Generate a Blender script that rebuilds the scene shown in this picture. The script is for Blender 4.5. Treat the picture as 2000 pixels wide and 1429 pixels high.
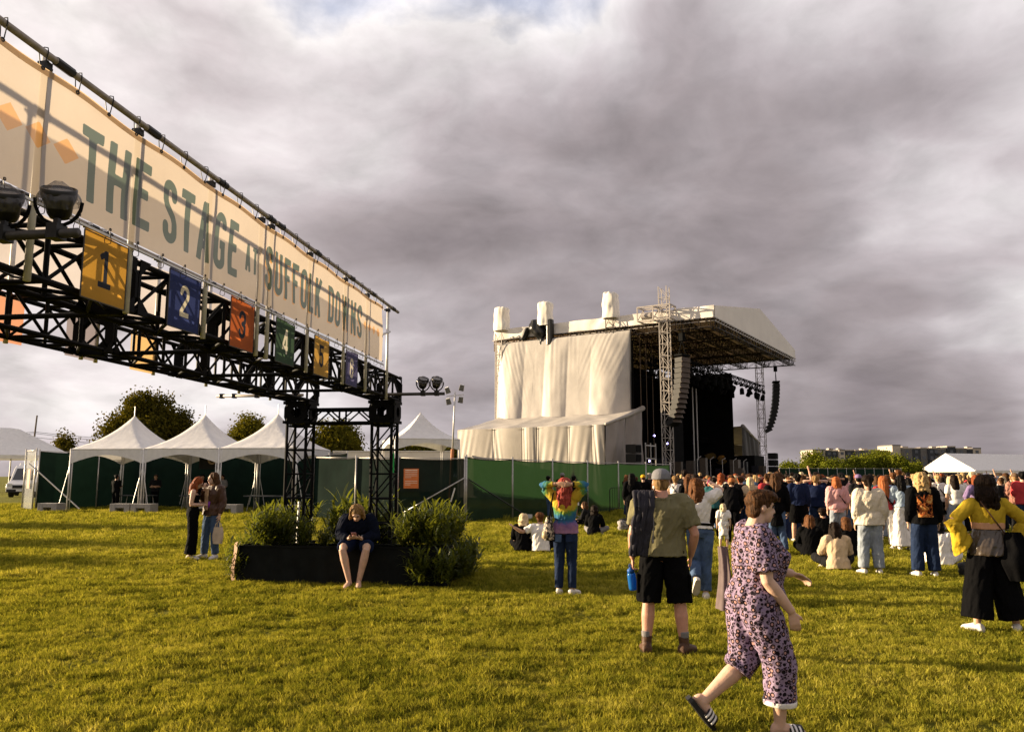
import bpy, bmesh, math, random
import numpy as np
from mathutils import Vector, Matrix, Euler, noise as mnoise
R = math.radians
random.seed(7); RNG = np.random.default_rng(7)
sc = bpy.context.scene
for o in list(bpy.data.objects): bpy.data.objects.remove(o)

# ------------------------------------------------------------------ camera, world, sun, exposure
SUN_AZ = R(-78)      # measured from +Y towards +X
SUN_EL = R(11)
cam = bpy.data.objects.new('camera', bpy.data.cameras.new('camera'))
sc.collection.objects.link(cam); sc.camera = cam
cam.location = (0, 0, 1.7); cam.rotation_euler = (R(90 + 7.833), 0, 0)
cam.data.sensor_width = 36; cam.data.lens = 28; cam.data.clip_end = 3000; cam.data.clip_start = 0.05
sc.render.resolution_x = 1024; sc.render.resolution_y = 731
sc.view_settings.view_transform = 'Standard'; sc.view_settings.look = 'None'
sc.view_settings.exposure = 1.5; sc.view_settings.gamma = 1.0
sc.cycles.max_bounces = 6; sc.cycles.transparent_max_bounces = 12
sc.cycles.diffuse_bounces = 2; sc.cycles.glossy_bounces = 2; sc.cycles.transmission_bounces = 4
sc.cycles.caustics_reflective = False; sc.cycles.caustics_refractive = False
sc.cycles.use_denoising = True

class NT:
    """small helper for writing node trees"""
    def __init__(s, tree): s.t = tree; s.n = tree.nodes; s.l = tree.links
    def new(s, kind, **kw):
        nd = s.n.new(kind)
        for k, v in kw.items():
            if k in nd.inputs.keys(): s.put(nd.inputs[k], v)
            else: setattr(nd, k, v)
        return nd
    def put(s, sock, v):
        if isinstance(v, bpy.types.NodeSocket): s.l.new(v, sock)
        elif isinstance(v, bpy.types.Node): s.l.new(v.outputs[0], sock)
        else: sock.default_value = v
    def math(s, op, a, b=None, c=None, clamp=False):
        nd = s.n.new('ShaderNodeMath'); nd.operation = op; nd.use_clamp = clamp
        for i, v in enumerate((a, b, c)):
            if v is not None: s.put(nd.inputs[i], v)
        return nd.outputs[0]
    def vmath(s, op, a, b=None, scale=None):
        nd = s.n.new('ShaderNodeVectorMath'); nd.operation = op
        s.put(nd.inputs[0], a)
        if b is not None: s.put(nd.inputs[1], b)
        if scale is not None: s.put(nd.inputs['Scale'], scale)
        return nd.outputs['Value'] if op in ('DOT_PRODUCT', 'LENGTH', 'DISTANCE') else nd.outputs[0]
    def mix(s, fac, a, b, blend='MIX'):
        nd = s.n.new('ShaderNodeMix'); nd.data_type = 'RGBA'; nd.blend_type = blend
        s.put(nd.inputs[0], fac); s.put(nd.inputs[6], a); s.put(nd.inputs[7], b)
        return nd.outputs[2]
    def ramp(s, fac, stops, interp='LINEAR'):
        nd = s.n.new('ShaderNodeValToRGB'); cr = nd.color_ramp; cr.interpolation = interp
        while len(cr.elements) < len(stops): cr.elements.new(0.5)
        for e, (p, c) in zip(cr.elements, stops):
            e.position = p; e.color = (*c, 1) if len(c) == 3 else c
        s.put(nd.inputs[0], fac); return nd.outputs[0]
    def noise(s, vec, scale, detail=4, rough=0.5, dist=0.0):
        nd = s.n.new('ShaderNodeTexNoise'); s.put(nd.inputs['Vector'], vec)
        nd.inputs['Scale'].default_value = scale; nd.inputs['Detail'].default_value = detail
        nd.inputs['Roughness'].default_value = rough; nd.inputs['Distortion'].default_value = dist
        return nd.outputs['Fac']
    def smooth(s, x, lo, hi, a=0.0, b=1.0):
        nd = s.n.new('ShaderNodeMapRange'); nd.interpolation_type = 'SMOOTHSTEP'
        s.put(nd.inputs[0], x)
        for i, v in zip((1, 2, 3, 4), (lo, hi, a, b)): s.put(nd.inputs[i], v)
        return nd.outputs[0]

def build_world():
    w = bpy.data.worlds.new('World'); sc.world = w; w.use_nodes = True
    w.node_tree.nodes.clear(); t = NT(w.node_tree)
    out = t.new('ShaderNodeOutputWorld'); bg = t.new('ShaderNodeBackground')
    t.l.new(bg.outputs[0], out.inputs[0])
    sky = t.new('ShaderNodeTexSky'); sky.sky_type = 'NISHITA'; sky.sun_disc = False
    sky.sun_elevation = SUN_EL; sky.sun_rotation = SUN_AZ; sky.air_density = 1.0; sky.dust_density = 2.0
    tc = t.new('ShaderNodeTexCoord'); d = t.vmath('NORMALIZE', tc.outputs['Generated'])
    sep = t.new('ShaderNodeSeparateXYZ', Vector=d); z = t.math('MAXIMUM', sep.outputs[2], 0.0)
    # the cloud deck: flattened towards the horizon, rolled by a broad warp
    zz = t.math('POWER', t.math('ADD', z, 0.02), 0.62)
    pv = t.new('ShaderNodeCombineXYZ', X=sep.outputs[0], Y=sep.outputs[1], Z=t.math('MULTIPLY', zz, 2.1)).outputs[0]
    warp = t.n.new('ShaderNodeTexNoise'); t.put(warp.inputs['Vector'], pv); warp.inputs['Scale'].default_value = 2.6; warp.inputs['Detail'].default_value = 4
    pw = t.vmath('ADD', pv, t.vmath('SCALE', t.vmath('SUBTRACT', warp.outputs['Color'], (0.5, 0.5, 0.5)), scale=0.20))
    big = t.noise(t.vmath('ADD', pw, (3.1, 7.7, 1.3)), 1.9, 4, 0.5)
    fine = t.noise(t.vmath('ADD', pw, (0.3, 1.1, 4.0)), 5.0, 9, 0.56)
    sunv = (math.sin(SUN_AZ) * math.cos(SUN_EL), math.cos(SUN_AZ) * math.cos(SUN_EL), math.sin(SUN_EL))
    cs = t.vmath('DOT_PRODUCT', d, sunv)
    def blob(x, y, rad, amp):      # broad cloud masses, as directions in the sky
        th = R(7.833); v = Vector(((x - 1000), 1555.6 * math.cos(th) - (714.5 - y) * math.sin(th), 1555.6 * math.sin(th) + (714.5 - y) * math.cos(th))).normalized()
        q = t.vmath('DOT_PRODUCT', d, tuple(v))
        return t.smooth(q, math.cos(R(rad)), 1.0, 0.0, amp)
    dens = t.math('ADD', t.math('MULTIPLY', t.math('SUBTRACT', t.math('MULTIPLY', big, 1.25), 0.125), 0.55), t.math('MULTIPLY', fine, 0.45))
    for b in CLOUDS: dens = t.math('ADD', dens, blob(*b))
    col = t.ramp(dens, [(0.28, (0.56, 0.60, 0.75)), (0.385, (0.86, 0.82, 0.82)), (0.455, (0.69, 0.64, 0.655)), (0.535, (0.49, 0.438, 0.455)), (0.64, (0.345, 0.30, 0.31)), (0.80, (0.235, 0.202, 0.215))])
    gap = t.smooth(dens, 0.24, 0.36, 1.0, 0.0)
    skyc = t.mix(1.0, sky.outputs[0], (0.09, 0.09, 0.10, 1), 'MULTIPLY')
    col = t.mix(t.math('MULTIPLY', gap, 0.15), col, skyc)
    # lit flanks: density a little nearer the sun against density here
    offs = tuple(c * 0.045 for c in sunv)
    fine2 = t.noise(t.vmath('ADD', t.vmath('ADD', pw, (0.3, 1.1, 4.0)), offs), 5.0, 9, 0.56)
    rim = t.math('MULTIPLY', t.math('SUBTRACT', fine, fine2), 1.6)
    glow = t.smooth(cs, 0.1, 1.0, 0.0, 1.0)
    gain = t.math('MULTIPLY', t.math('ADD', 1.0, rim), t.math('ADD', 0.96, t.math('MULTIPLY', glow, 0.30)))
    colv = t.vmath('SCALE', col, scale=gain)
    warm = t.mix(t.math('MULTIPLY', glow, 0.35), (1, 1, 1, 1), (1.0, 0.93, 0.82, 1))
    colv = t.mix(1.0, colv, warm, 'MULTIPLY')
    t.put(bg.inputs[0], colv); bg.inputs[1].default_value = 0.38
CLOUDS = [(250, 40, 20, -0.09), (900, 40, 16, -0.10), (1880, 60, 16, -0.10), (1250, 480, 20, 0.05), (1650, 430, 16, 0.08), (1100, 300, 14, 0.03), (850, 560, 12, 0.04),
          (1860, 620, 14, -0.10), (1750, 745, 7, -0.08), (1800, 840, 7, 0.20), (1600, 820, 6, 0.10), (1690, 655, 5, 0.10)]
build_world()
sun = bpy.data.objects.new('sun', bpy.data.lights.new('sun', 'SUN'))
sc.collection.objects.link(sun)
sun.data.energy = 5.0; sun.data.angle = R(0.6); sun.data.color = (1.0, 0.79, 0.52)
sdir = Vector((math.sin(SUN_AZ) * math.cos(SUN_EL), math.cos(SUN_AZ) * math.cos(SUN_EL), math.sin(SUN_EL)))
sun.rotation_euler = sdir.to_track_quat('Z', 'Y').to_euler()

# ------------------------------------------------------------------ pixel helpers (photograph pixel -> real place on the ground / at a depth)
_th = R(7.833); _f = 1555.6
def ray(x, y):
    v = 714.5 - y
    return Vector((x - 1000, _f * math.cos(_th) - v * math.sin(_th), _f * math.sin(_th) + v * math.cos(_th)))
def gp(x, y, z=0.0):
    r = ray(x, y); k = (z - 1.7) / r.z
    return Vector((r.x * k, r.y * k, z))
def at(x, y, Y):
    r = ray(x, y); k = Y / r.y
    return Vector((r.x * k, Y, 1.7 + r.z * k))

# ------------------------------------------------------------------ materials
MATS = {}
def M(name, col, rough=0.65, var=0.18, scale=6.0, bump=0.0, bscale=30.0, metal=0.0, spec=0.3, trans=0.0, tcol=None, alpha=1.0, emit=None, coord='Object'):
    if name in MATS: return MATS[name]
    m = bpy.data.materials.new(name); m.use_nodes = True; t = NT(m.node_tree); t.n.clear()
    out = t.new('ShaderNodeOutputMaterial'); p = t.new('ShaderNodeBsdfPrincipled')
    tc = t.new('ShaderNodeTexCoord').outputs[coord]
    n = t.noise(tc, scale, 5, 0.6)
    lo = tuple(max(0, c * (1 - var)) for c in col); hi = tuple(min(1, c * (1 + var)) for c in col)
    c = t.ramp(n, [(0.3, lo), (0.7, hi)])
    t.put(p.inputs['Base Color'], c); p.inputs['Roughness'].default_value = rough
    p.inputs['Metallic'].default_value = metal; p.inputs['Specular IOR Level'].default_value = spec
    if bump:
        b = t.new('ShaderNodeBump'); b.inputs['Strength'].default_value = min(1, bump); b.inputs['Distance'].default_value = 0.02 * max(1, bump)
        t.put(b.inputs['Height'], t.noise(tc, bscale, 4, 0.6)); t.put(p.inputs['Normal'], b)
    if emit:
        p.inputs['Emission Color'].default_value = (*emit[0], 1); p.inputs['Emission Strength'].default_value = emit[1]
    sh = p.outputs[0]
    if trans:
        tr = t.new('ShaderNodeBsdfTranslucent'); t.put(tr.inputs[0], (*tcol, 1) if tcol else c)
        mx = t.new('ShaderNodeMixShader'); mx.inputs[0].default_value = trans
        t.l.new(sh, mx.inputs[1]); t.l.new(tr.outputs[0], mx.inputs[2]); sh = mx.outputs[0]
    if alpha < 1:
        tp = t.new('ShaderNodeBsdfTransparent'); mx = t.new('ShaderNodeMixShader'); mx.inputs[0].default_value = alpha
        t.l.new(tp.outputs[0], mx.inputs[1]); t.l.new(sh, mx.inputs[2]); sh = mx.outputs[0]
    t.l.new(sh, out.inputs[0]); MATS[name] = m; return m

# ------------------------------------------------------------------ mesh builder
class MB:
    def __init__(s): s.v = []; s.f = []; s.m = []; s.mi = 0
    def add(s, vs, fs):
        b = len(s.v); s.v.extend([tuple(v) for v in vs]); s.f.extend([tuple(i + b for i in f) for f in fs]); s.m.extend([s.mi] * len(fs)); return s
    def box(s, c, size, rot=None, taper=1.0):
        x, y, z = (k / 2 for k in size)
        pts = [(-x, -y, -z), (x, -y, -z), (x, y, -z), (-x, y, -z), (-x * taper, -y * taper, z), (x * taper, -y * taper, z), (x * taper, y * taper, z), (-x * taper, y * taper, z)]
        pts = [Vector(p) for p in pts]
        if rot is not None:
            mr = rot if isinstance(rot, Matrix) else Euler(rot).to_matrix()
            pts = [mr @ p for p in pts]
        c = Vector(c)
        return s.add([p + c for p in pts], [(0, 3, 2, 1), (4, 5, 6, 7), (0, 1, 5, 4), (1, 2, 6, 5), (2, 3, 7, 6), (3, 0, 4, 7)])
    def bar(s, a, b, w, h=None, up=(0, 0, 1)):
        """square bar from a to b"""
        a = Vector(a); b = Vector(b); d = (b - a); L = d.length; d.normalize(); h = h or w
        u = Vector(up)
        if abs(d.dot(u)) > 0.98: u = Vector((1, 0, 0))
        x = d.cross(u).normalized(); y = x.cross(d)
        pts = [a + x * i * w / 2 + y * j * h / 2 for i, j in ((-1, -1), (1, -1), (1, 1), (-1, 1))]
        pts += [p + d * L for p in pts]
        return s.add(pts, [(0, 3, 2, 1), (4, 5, 6, 7), (0, 1, 5, 4), (1, 2, 6, 5), (2, 3, 7, 6), (3, 0, 4, 7)])
    def tube(s, pts, r, n=8, caps=True):
        pts = [Vector(p) for p in pts]; rs = r if isinstance(r, (list, tuple)) else [r] * len(pts)
        base = len(s.v); vs = []; fs = []; ref = None
        for i, p in enumerate(pts):
            d = (pts[min(i + 1, len(pts) - 1)] - pts[max(i - 1, 0)])
            d = d.normalized() if d.length > 1e-9 else Vector((0, 0, 1))
            if ref is None: ref = Vector((0, 0, 1)) if abs(d.z) < 0.9 else Vector((1, 0, 0))
            x = d.cross(ref)
            if x.length < 1e-4: x = d.orthogonal()
            x.normalize(); y = x.cross(d); ref = y if abs(d.z) >= 0.9 else ref
            for k in range(n):
                a = 2 * math.pi * k / n
                vs.append(p + (x * math.cos(a) + y * math.sin(a)) * rs[i])
        for i in range(len(pts) - 1):
            for k in range(n):
                fs.append((i * n + k, i * n + (k + 1) % n, (i + 1) * n + (k + 1) % n, (i + 1) * n + k))
        if caps:
            fs.append(tuple(range(n - 1, -1, -1))); fs.append(tuple((len(pts) - 1) * n + k for k in range(n)))
        return s.add(vs, fs)
    def lathe(s, prof, n=16, c=(0, 0, 0), rot=None, cap=True):
        vs = []; fs = []; c = Vector(c); mr = Euler(rot).to_matrix() if rot is not None else None
        for (r, z) in prof:
            for k in range(n):
                a = 2 * math.pi * k / n; p = Vector((r * math.cos(a), r * math.sin(a), z))
                vs.append((mr @ p if mr else p) + c)
        for i in range(len(prof) - 1):
            for k in range(n): fs.append((i * n + k, i * n + (k + 1) % n, (i + 1) * n + (k + 1) % n, (i + 1) * n + k))
        if cap:
            if prof[0][0] > 1e-4: fs.append(tuple(range(n - 1, -1, -1)))
            if prof[-1][0] > 1e-4: fs.append(tuple((len(prof) - 1) * n + k for k in range(n)))
        return s.add(vs, fs)
    def grid(s, fn, nu, nv):
        """surface from fn(u, v), u and v in 0..1"""
        vs = [fn(i / nu, j / nv) for j in range(nv + 1) for i in range(nu + 1)]
        fs = [(j * (nu + 1) + i, j * (nu + 1) + i + 1, (j + 1) * (nu + 1) + i + 1, (j + 1) * (nu + 1) + i) for j in range(nv) for i in range(nu)]
        return s.add(vs, fs)
    def mesh(s, name, smooth=False):
        me = bpy.data.meshes.new(name); me.from_pydata([tuple(v) for v in s.v], [], s.f); me.update()
        if any(s.m): me.polygons.foreach_set('material_index', s.m)
        if smooth: me.polygons.foreach_set('use_smooth', [True] * len(me.polygons))
        return me
    def obj(s, name, mats, parent=None, smooth=False, loc=None, rot=None, bevel=0.0):
        return link(name, s.mesh(name, smooth), mats, parent, loc, rot, bevel)
def link(name, me, mats=None, parent=None, loc=None, rot=None, bevel=0.0):
    o = bpy.data.objects.new(name, me); sc.collection.objects.link(o)
    if mats is not None and not me.materials:
        for m in (mats if isinstance(mats, (list, tuple)) else [mats]): me.materials.append(m)
    if parent: o.parent = parent
    if loc is not None: o.location = loc
    if rot is not None: o.rotation_euler = rot
    if bevel:
        b = o.modifiers.new('bevel', 'BEVEL'); b.width = bevel; b.segments = 2; b.limit_method = 'ANGLE'
    return o
def tag(o, label=None, cat=None, group=None, kind=None):
    if label: o['label'] = label
    if cat: o['category'] = cat
    if group: o['group'] = group
    if kind: o['kind'] = kind
    return o
def thing(name, label, cat, loc=(0, 0, 0), rz=0.0, group=None):
    o = bpy.data.objects.new(name, None); sc.collection.objects.link(o); o.empty_display_size = 0.1
    o.location = loc; o.rotation_euler = (0, 0, rz)
    return tag(o, label, cat, group)
def copy_tree(o, parent=None):
    c = o.copy(); sc.collection.objects.link(c); c.parent = parent
    for ch in list(o.children): copy_tree(ch, c)
    return c

# ------------------------------------------------------------------ ground and grass
def ground_z(x, y):
    return 0.02 * mnoise.noise(Vector((x * 0.35, y * 0.35, 0))) + 0.030 * mnoise.noise(Vector((x * 1.15, y * 1.6, 5))) + 0.010 * mnoise.noise(Vector((x * 3.1, y * 3.9, 2))) - 0.015
def gmat():
    m = bpy.data.materials.new('turf_soil'); m.use_nodes = True; t = NT(m.node_tree); p = t.n['Principled BSDF']
    tc = t.new('ShaderNodeTexCoord').outputs['Object']
    a = t.noise(tc, 0.25, 5, 0.6); b = t.noise(tc, 9.0, 5, 0.7)
    c = t.ramp(t.math('ADD', t.math('MULTIPLY', a, 0.5), t.math('MULTIPLY', b, 0.5)), [(0.3, (0.05, 0.058, 0.008)), (0.52, (0.14, 0.135, 0.016)), (0.72, (0.24, 0.21, 0.03))])
    t.put(p.inputs['Base Color'], c); p.inputs['Roughness'].default_value = 0.95; p.inputs['Specular IOR Level'].default_value = 0.05
    bm = t.new('ShaderNodeBump'); bm.inputs['Strength'].default_value = 1.0; bm.inputs['Distance'].default_value = 0.06
    t.put(bm.inputs['Height'], t.noise(tc, 14.0, 6, 0.7)); t.put(p.inputs['Normal'], bm)
    return m
def build_ground():
    mb = MB()
    xs = [-900, -300, -120, -60, -40] + [(-28 + i * 0.25) for i in range(227)] + [40, 60, 120, 300, 900]
    ys = [-60, -20, -8] + [(-4 + i * 0.25) for i in range(197)] + [55, 70, 100, 160, 300, 700, 1500]
    vs = []; fs = []
    for y in ys:
        for x in xs:
            near = -28 <= x <= 28.5 and -4 <= y <= 45
            vs.append((x, y, ground_z(x, y) if near else 0.0))
    n = len(xs)
    for j in range(len(ys) - 1):
        for i in range(n - 1): fs.append((j * n + i, j * n + i + 1, (j + 1) * n + i + 1, (j + 1) * n + i))
    mb.add(vs, fs)
    tag(mb.obj('ground', gmat(), smooth=True), kind='structure')
build_ground()

def blade_mat():
    m = bpy.data.materials.new('grass_blade'); m.use_nodes = True; t = NT(m.node_tree); t.n.clear()
    out = t.new('ShaderNodeOutputMaterial')
    geo = t.new('ShaderNodeNewGeometry'); n = t.noise(geo.outputs['Position'], 0.45, 4, 0.6)
    oi = t.new('ShaderNodeObjectInfo').outputs['Random']
    n2 = t.noise(geo.outputs['Position'], 3.1, 4, 0.65); n3 = t.noise(geo.outputs['Position'], 0.14, 2, 0.5)
    k = t.math('ADD', t.math('ADD', t.math('MULTIPLY', n, 0.38), t.math('MULTIPLY', n2, 0.30)), t.math('ADD', t.math('MULTIPLY', oi, 0.28), t.math('MULTIPLY', n3, 0.14)))
    c = t.ramp(k, [(0.34, (0.058, 0.078, 0.008)), (0.50, (0.20, 0.198, 0.021)), (0.64, (0.375, 0.34, 0.045)), (0.80, (0.51, 0.44, 0.10))])
    d = t.new('ShaderNodeBsdfDiffuse'); t.put(d.inputs[0], c)
    tr = t.new('ShaderNodeBsdfTranslucent'); t.put(tr.inputs[0], t.mix(1.0, c, (1.0, 0.95, 0.6, 1), 'MULTIPLY'))
    g = t.new('ShaderNodeBsdfGlossy'); g.inputs['Roughness'].default_value = 0.35; g.inputs[0].default_value = (0.5, 0.45, 0.25, 1)
    m1 = t.new('ShaderNodeMixShader'); m1.inputs[0].default_value = 0.42; t.l.new(d.outputs[0], m1.inputs[1]); t.l.new(tr.outputs[0], m1.inputs[2])
    m2 = t.new('ShaderNodeMixShader'); m2.inputs[0].default_value = 0.0; t.l.new(m1.outputs[0], m2.inputs[1]); t.l.new(g.outputs[0], m2.inputs[2])
    t.l.new(m2.outputs[0], out.inputs[0]); return m
def build_grass():
    bm_ = blade_mat()
    coll = bpy.data.collections.new('grass_tufts')
    for v in range(5):
        rg = random.Random(50 + v); vs = []; fs = []
        for b in range(15):
            a = rg.uniform(0, 6.283); rr = rg.uniform(0, 0.055) ; h = rg.uniform(0.030, 0.062); w = rg.uniform(0.0022, 0.0038)
            lean = rg.uniform(0.004, 0.050); la = rg.uniform(0, 6.283); fa = rg.uniform(0, 6.283)
            x, y = rr * math.cos(a), rr * math.sin(a); dx, dy = math.cos(la) * lean, math.sin(la) * lean; wx, wy = math.cos(fa) * w, math.sin(fa) * w
            i = len(vs)
            vs += [(x - wx, y - wy, -0.01), (x + wx, y + wy, -0.01), (x + dx * 0.35 + wx * 0.9, y + dy * 0.35 + wy * 0.9, h * 0.6), (x + dx * 0.35 - wx * 0.9, y + dy * 0.35 - wy * 0.9, h * 0.6), (x + dx, y + dy, h)]
            fs += [(i, i + 1, i + 2, i + 3), (i + 3, i + 2, i + 4)]
        me = bpy.data.meshes.new('grass_tuft'); me.from_pydata(vs, [], fs); me.materials.append(bm_)
        coll.objects.link(bpy.data.objects.new('grass_tuft', me))
    # points: dense close to the camera, thinning and growing with distance
    rg = np.random.default_rng(3); P = []; S = []
    for (y0, y1, dens, sc0) in [(2.6, 7, 620, 0.85), (7, 10, 520, 0.9), (10, 14, 330, 1.05), (14, 20, 170, 1.3), (20, 30, 70, 1.8), (30, 48, 26, 2.2)]:
        hw1 = min(36, 0.95 * y1 + 2.5); n = int(dens * (y1 - y0) * 2 * hw1)
        y = rg.uniform(y0, y1, n); x = rg.uniform(-hw1, hw1, n); k = np.abs(x) < 0.95 * y + 2.5
        x, y = x[k], y[k]
        P.append(np.stack([x, y], 1)); S.append(rg.uniform(0.65, 1.25, len(x)) * sc0)
    P = np.concatenate(P); S = np.concatenate(S)
    z = np.zeros(len(P)); cz = np.zeros(len(P))
    # terrain height and clumpiness on a coarse lattice, bilinear
    gx = np.arange(-40, 40.1, 0.7); 
    xs = np.array([-28 + i * 0.25 for i in range(227)]); ys = np.array([-4 + i * 0.25 for i in range(197)])
    Z = np.array([[ground_z(a, b) for a in xs] for b in ys])
    fx = np.clip((P[:, 0] + 28) / 0.25, 0, 225.999); fy = np.clip((P[:, 1] + 4) / 0.25, 0, 195.999)
    ix = fx.astype(int); iy = fy.astype(int); ux = fx - ix; uy = fy - iy
    z = Z[iy, ix] * (1 - ux) * (1 - uy) + Z[iy, ix + 1] * ux * (1 - uy) + Z[iy + 1, ix] * (1 - ux) * uy + Z[iy + 1, ix + 1] * ux * uy
    lat = 0.22; nx = int(72 / lat); ny = int(50 / lat)
    cl = np.array([[mnoise.noise(Vector((i * lat * 1.7, j * lat * 2.6, 9))) for i in range(nx)] for j in range(ny)])
    c = cl[np.clip((P[:, 1] / lat).astype(int), 0, ny - 1), np.clip(((P[:, 0] + 36) / lat).astype(int), 0, nx - 1)]
    S = S * (1 + 0.75 * c)
    me = bpy.data.meshes.new('grass'); me.vertices.add(len(P))
    me.vertices.foreach_set('co', np.column_stack([P, z]).astype(np.float32).ravel())
    at_ = me.attributes.new('sz', 'FLOAT', 'POINT'); at_.data.foreach_set('value', S.astype(np.float32))
    me.materials.append(bm_)
    o = link('grass', me); tag(o, 'short mown grass covering the whole field', None, None, 'stuff')
    ng = bpy.data.node_groups.new('scatter_grass', 'GeometryNodeTree')
    ng.interface.new_socket('Geometry', in_out='INPUT', socket_type='NodeSocketGeometry')
    ng.interface.new_socket('Geometry', in_out='OUTPUT', socket_type='NodeSocketGeometry')
    N = ng.nodes; L = ng.links
    gi = N.new('NodeGroupInput'); go = N.new('NodeGroupOutput')
    mp = N.new('GeometryNodeMeshToPoints'); ip = N.new('GeometryNodeInstanceOnPoints'); ci = N.new('GeometryNodeCollectionInfo')
    ci.inputs[0].default_value = coll; ci.inputs[1].default_value = True; ci.inputs[2].default_value = True
    ip.inputs['Pick Instance'].default_value = True
    rv = N.new('FunctionNodeRandomValue'); rv.data_type = 'FLOAT_VECTOR'
    rv.inputs[0].default_value = (-0.12, -0.12, 0); rv.inputs[1].default_value = (0.12, 0.12, 6.283)
    na = N.new('GeometryNodeInputNamedAttribute'); na.data_type = 'FLOAT'; na.inputs[0].default_value = 'sz'
    L.new(gi.outputs[0], mp.inputs[0]); L.new(mp.outputs[0], ip.inputs['Points']); L.new(ci.outputs[0], ip.inputs['Instance'])
    L.new(rv.outputs[0], ip.inputs['Rotation']); L.new(na.outputs[0], ip.inputs['Scale']); L.new(ip.outputs[0], go.inputs[0])
    o.modifiers.new('scatter', 'NODES').node_group = ng
build_grass()

# ------------------------------------------------------------------ shared materials
BLACK = M('black_painted_steel', (0.004, 0.004, 0.004), 0.55, 0.3, 12, spec=0.06)
POLE = M('weathered_scaffold_tube', (0.33, 0.29, 0.25), 0.5, 0.25, 25, metal=0.4)
WPOLE = M('white_aluminium_pole', (0.62, 0.6, 0.57), 0.45, 0.12, 15, metal=0.3)
RUBBER = M('black_clamp', (0.012, 0.012, 0.012), 0.45, 0.2, 20)
GALV = M('galvanised_pipe', (0.42, 0.40, 0.37), 0.42, 0.2, 18, metal=0.5)
VINYL = M('white_tent_vinyl', (0.74, 0.72, 0.70), 0.5, 0.08, 3, bump=0.7, bscale=4.5, trans=0.12)
CONC = M('grey_concrete', (0.30, 0.28, 0.26), 0.9, 0.2, 14, bump=0.3, bscale=60)

# ------------------------------------------------------------------ lettering as distance fields
def seg_d(P, a, b):
    a = np.array(a, float); b = np.array(b, float); ab = b - a; L = max(1e-12, ab @ ab)
    h = np.clip(((P - a) @ ab) / L, 0, 1); return np.linalg.norm(P - a - h[:, None] * ab, axis=1)
def box_d(P, a, b, t):
    """butt-ended stroke a-b, width t"""
    a = np.array(a, float); b = np.array(b, float); ab = b - a; L = np.linalg.norm(ab); u = ab / L; n = np.array([-u[1], u[0]])
    q = P - (a + b) / 2; x = np.abs(q @ u) - L / 2; y = np.abs(q @ n) - t / 2
    return np.minimum(np.maximum(x, y), 0) + np.hypot(np.maximum(x, 0), np.maximum(y, 0))
def arc_pts(cx, cy, rx, ry, a0, a1, n=10):
    return [(cx + rx * math.cos(R(a0 + (a1 - a0) * i / n)), cy + ry * math.sin(R(a0 + (a1 - a0) * i / n))) for i in range(n + 1)]
def poly_d(P, pts, t):
    d = np.full(len(P), 9.0)
    for a, b in zip(pts[:-1], pts[1:]): d = np.minimum(d, seg_d(P, a, b))
    return d - t / 2
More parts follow.
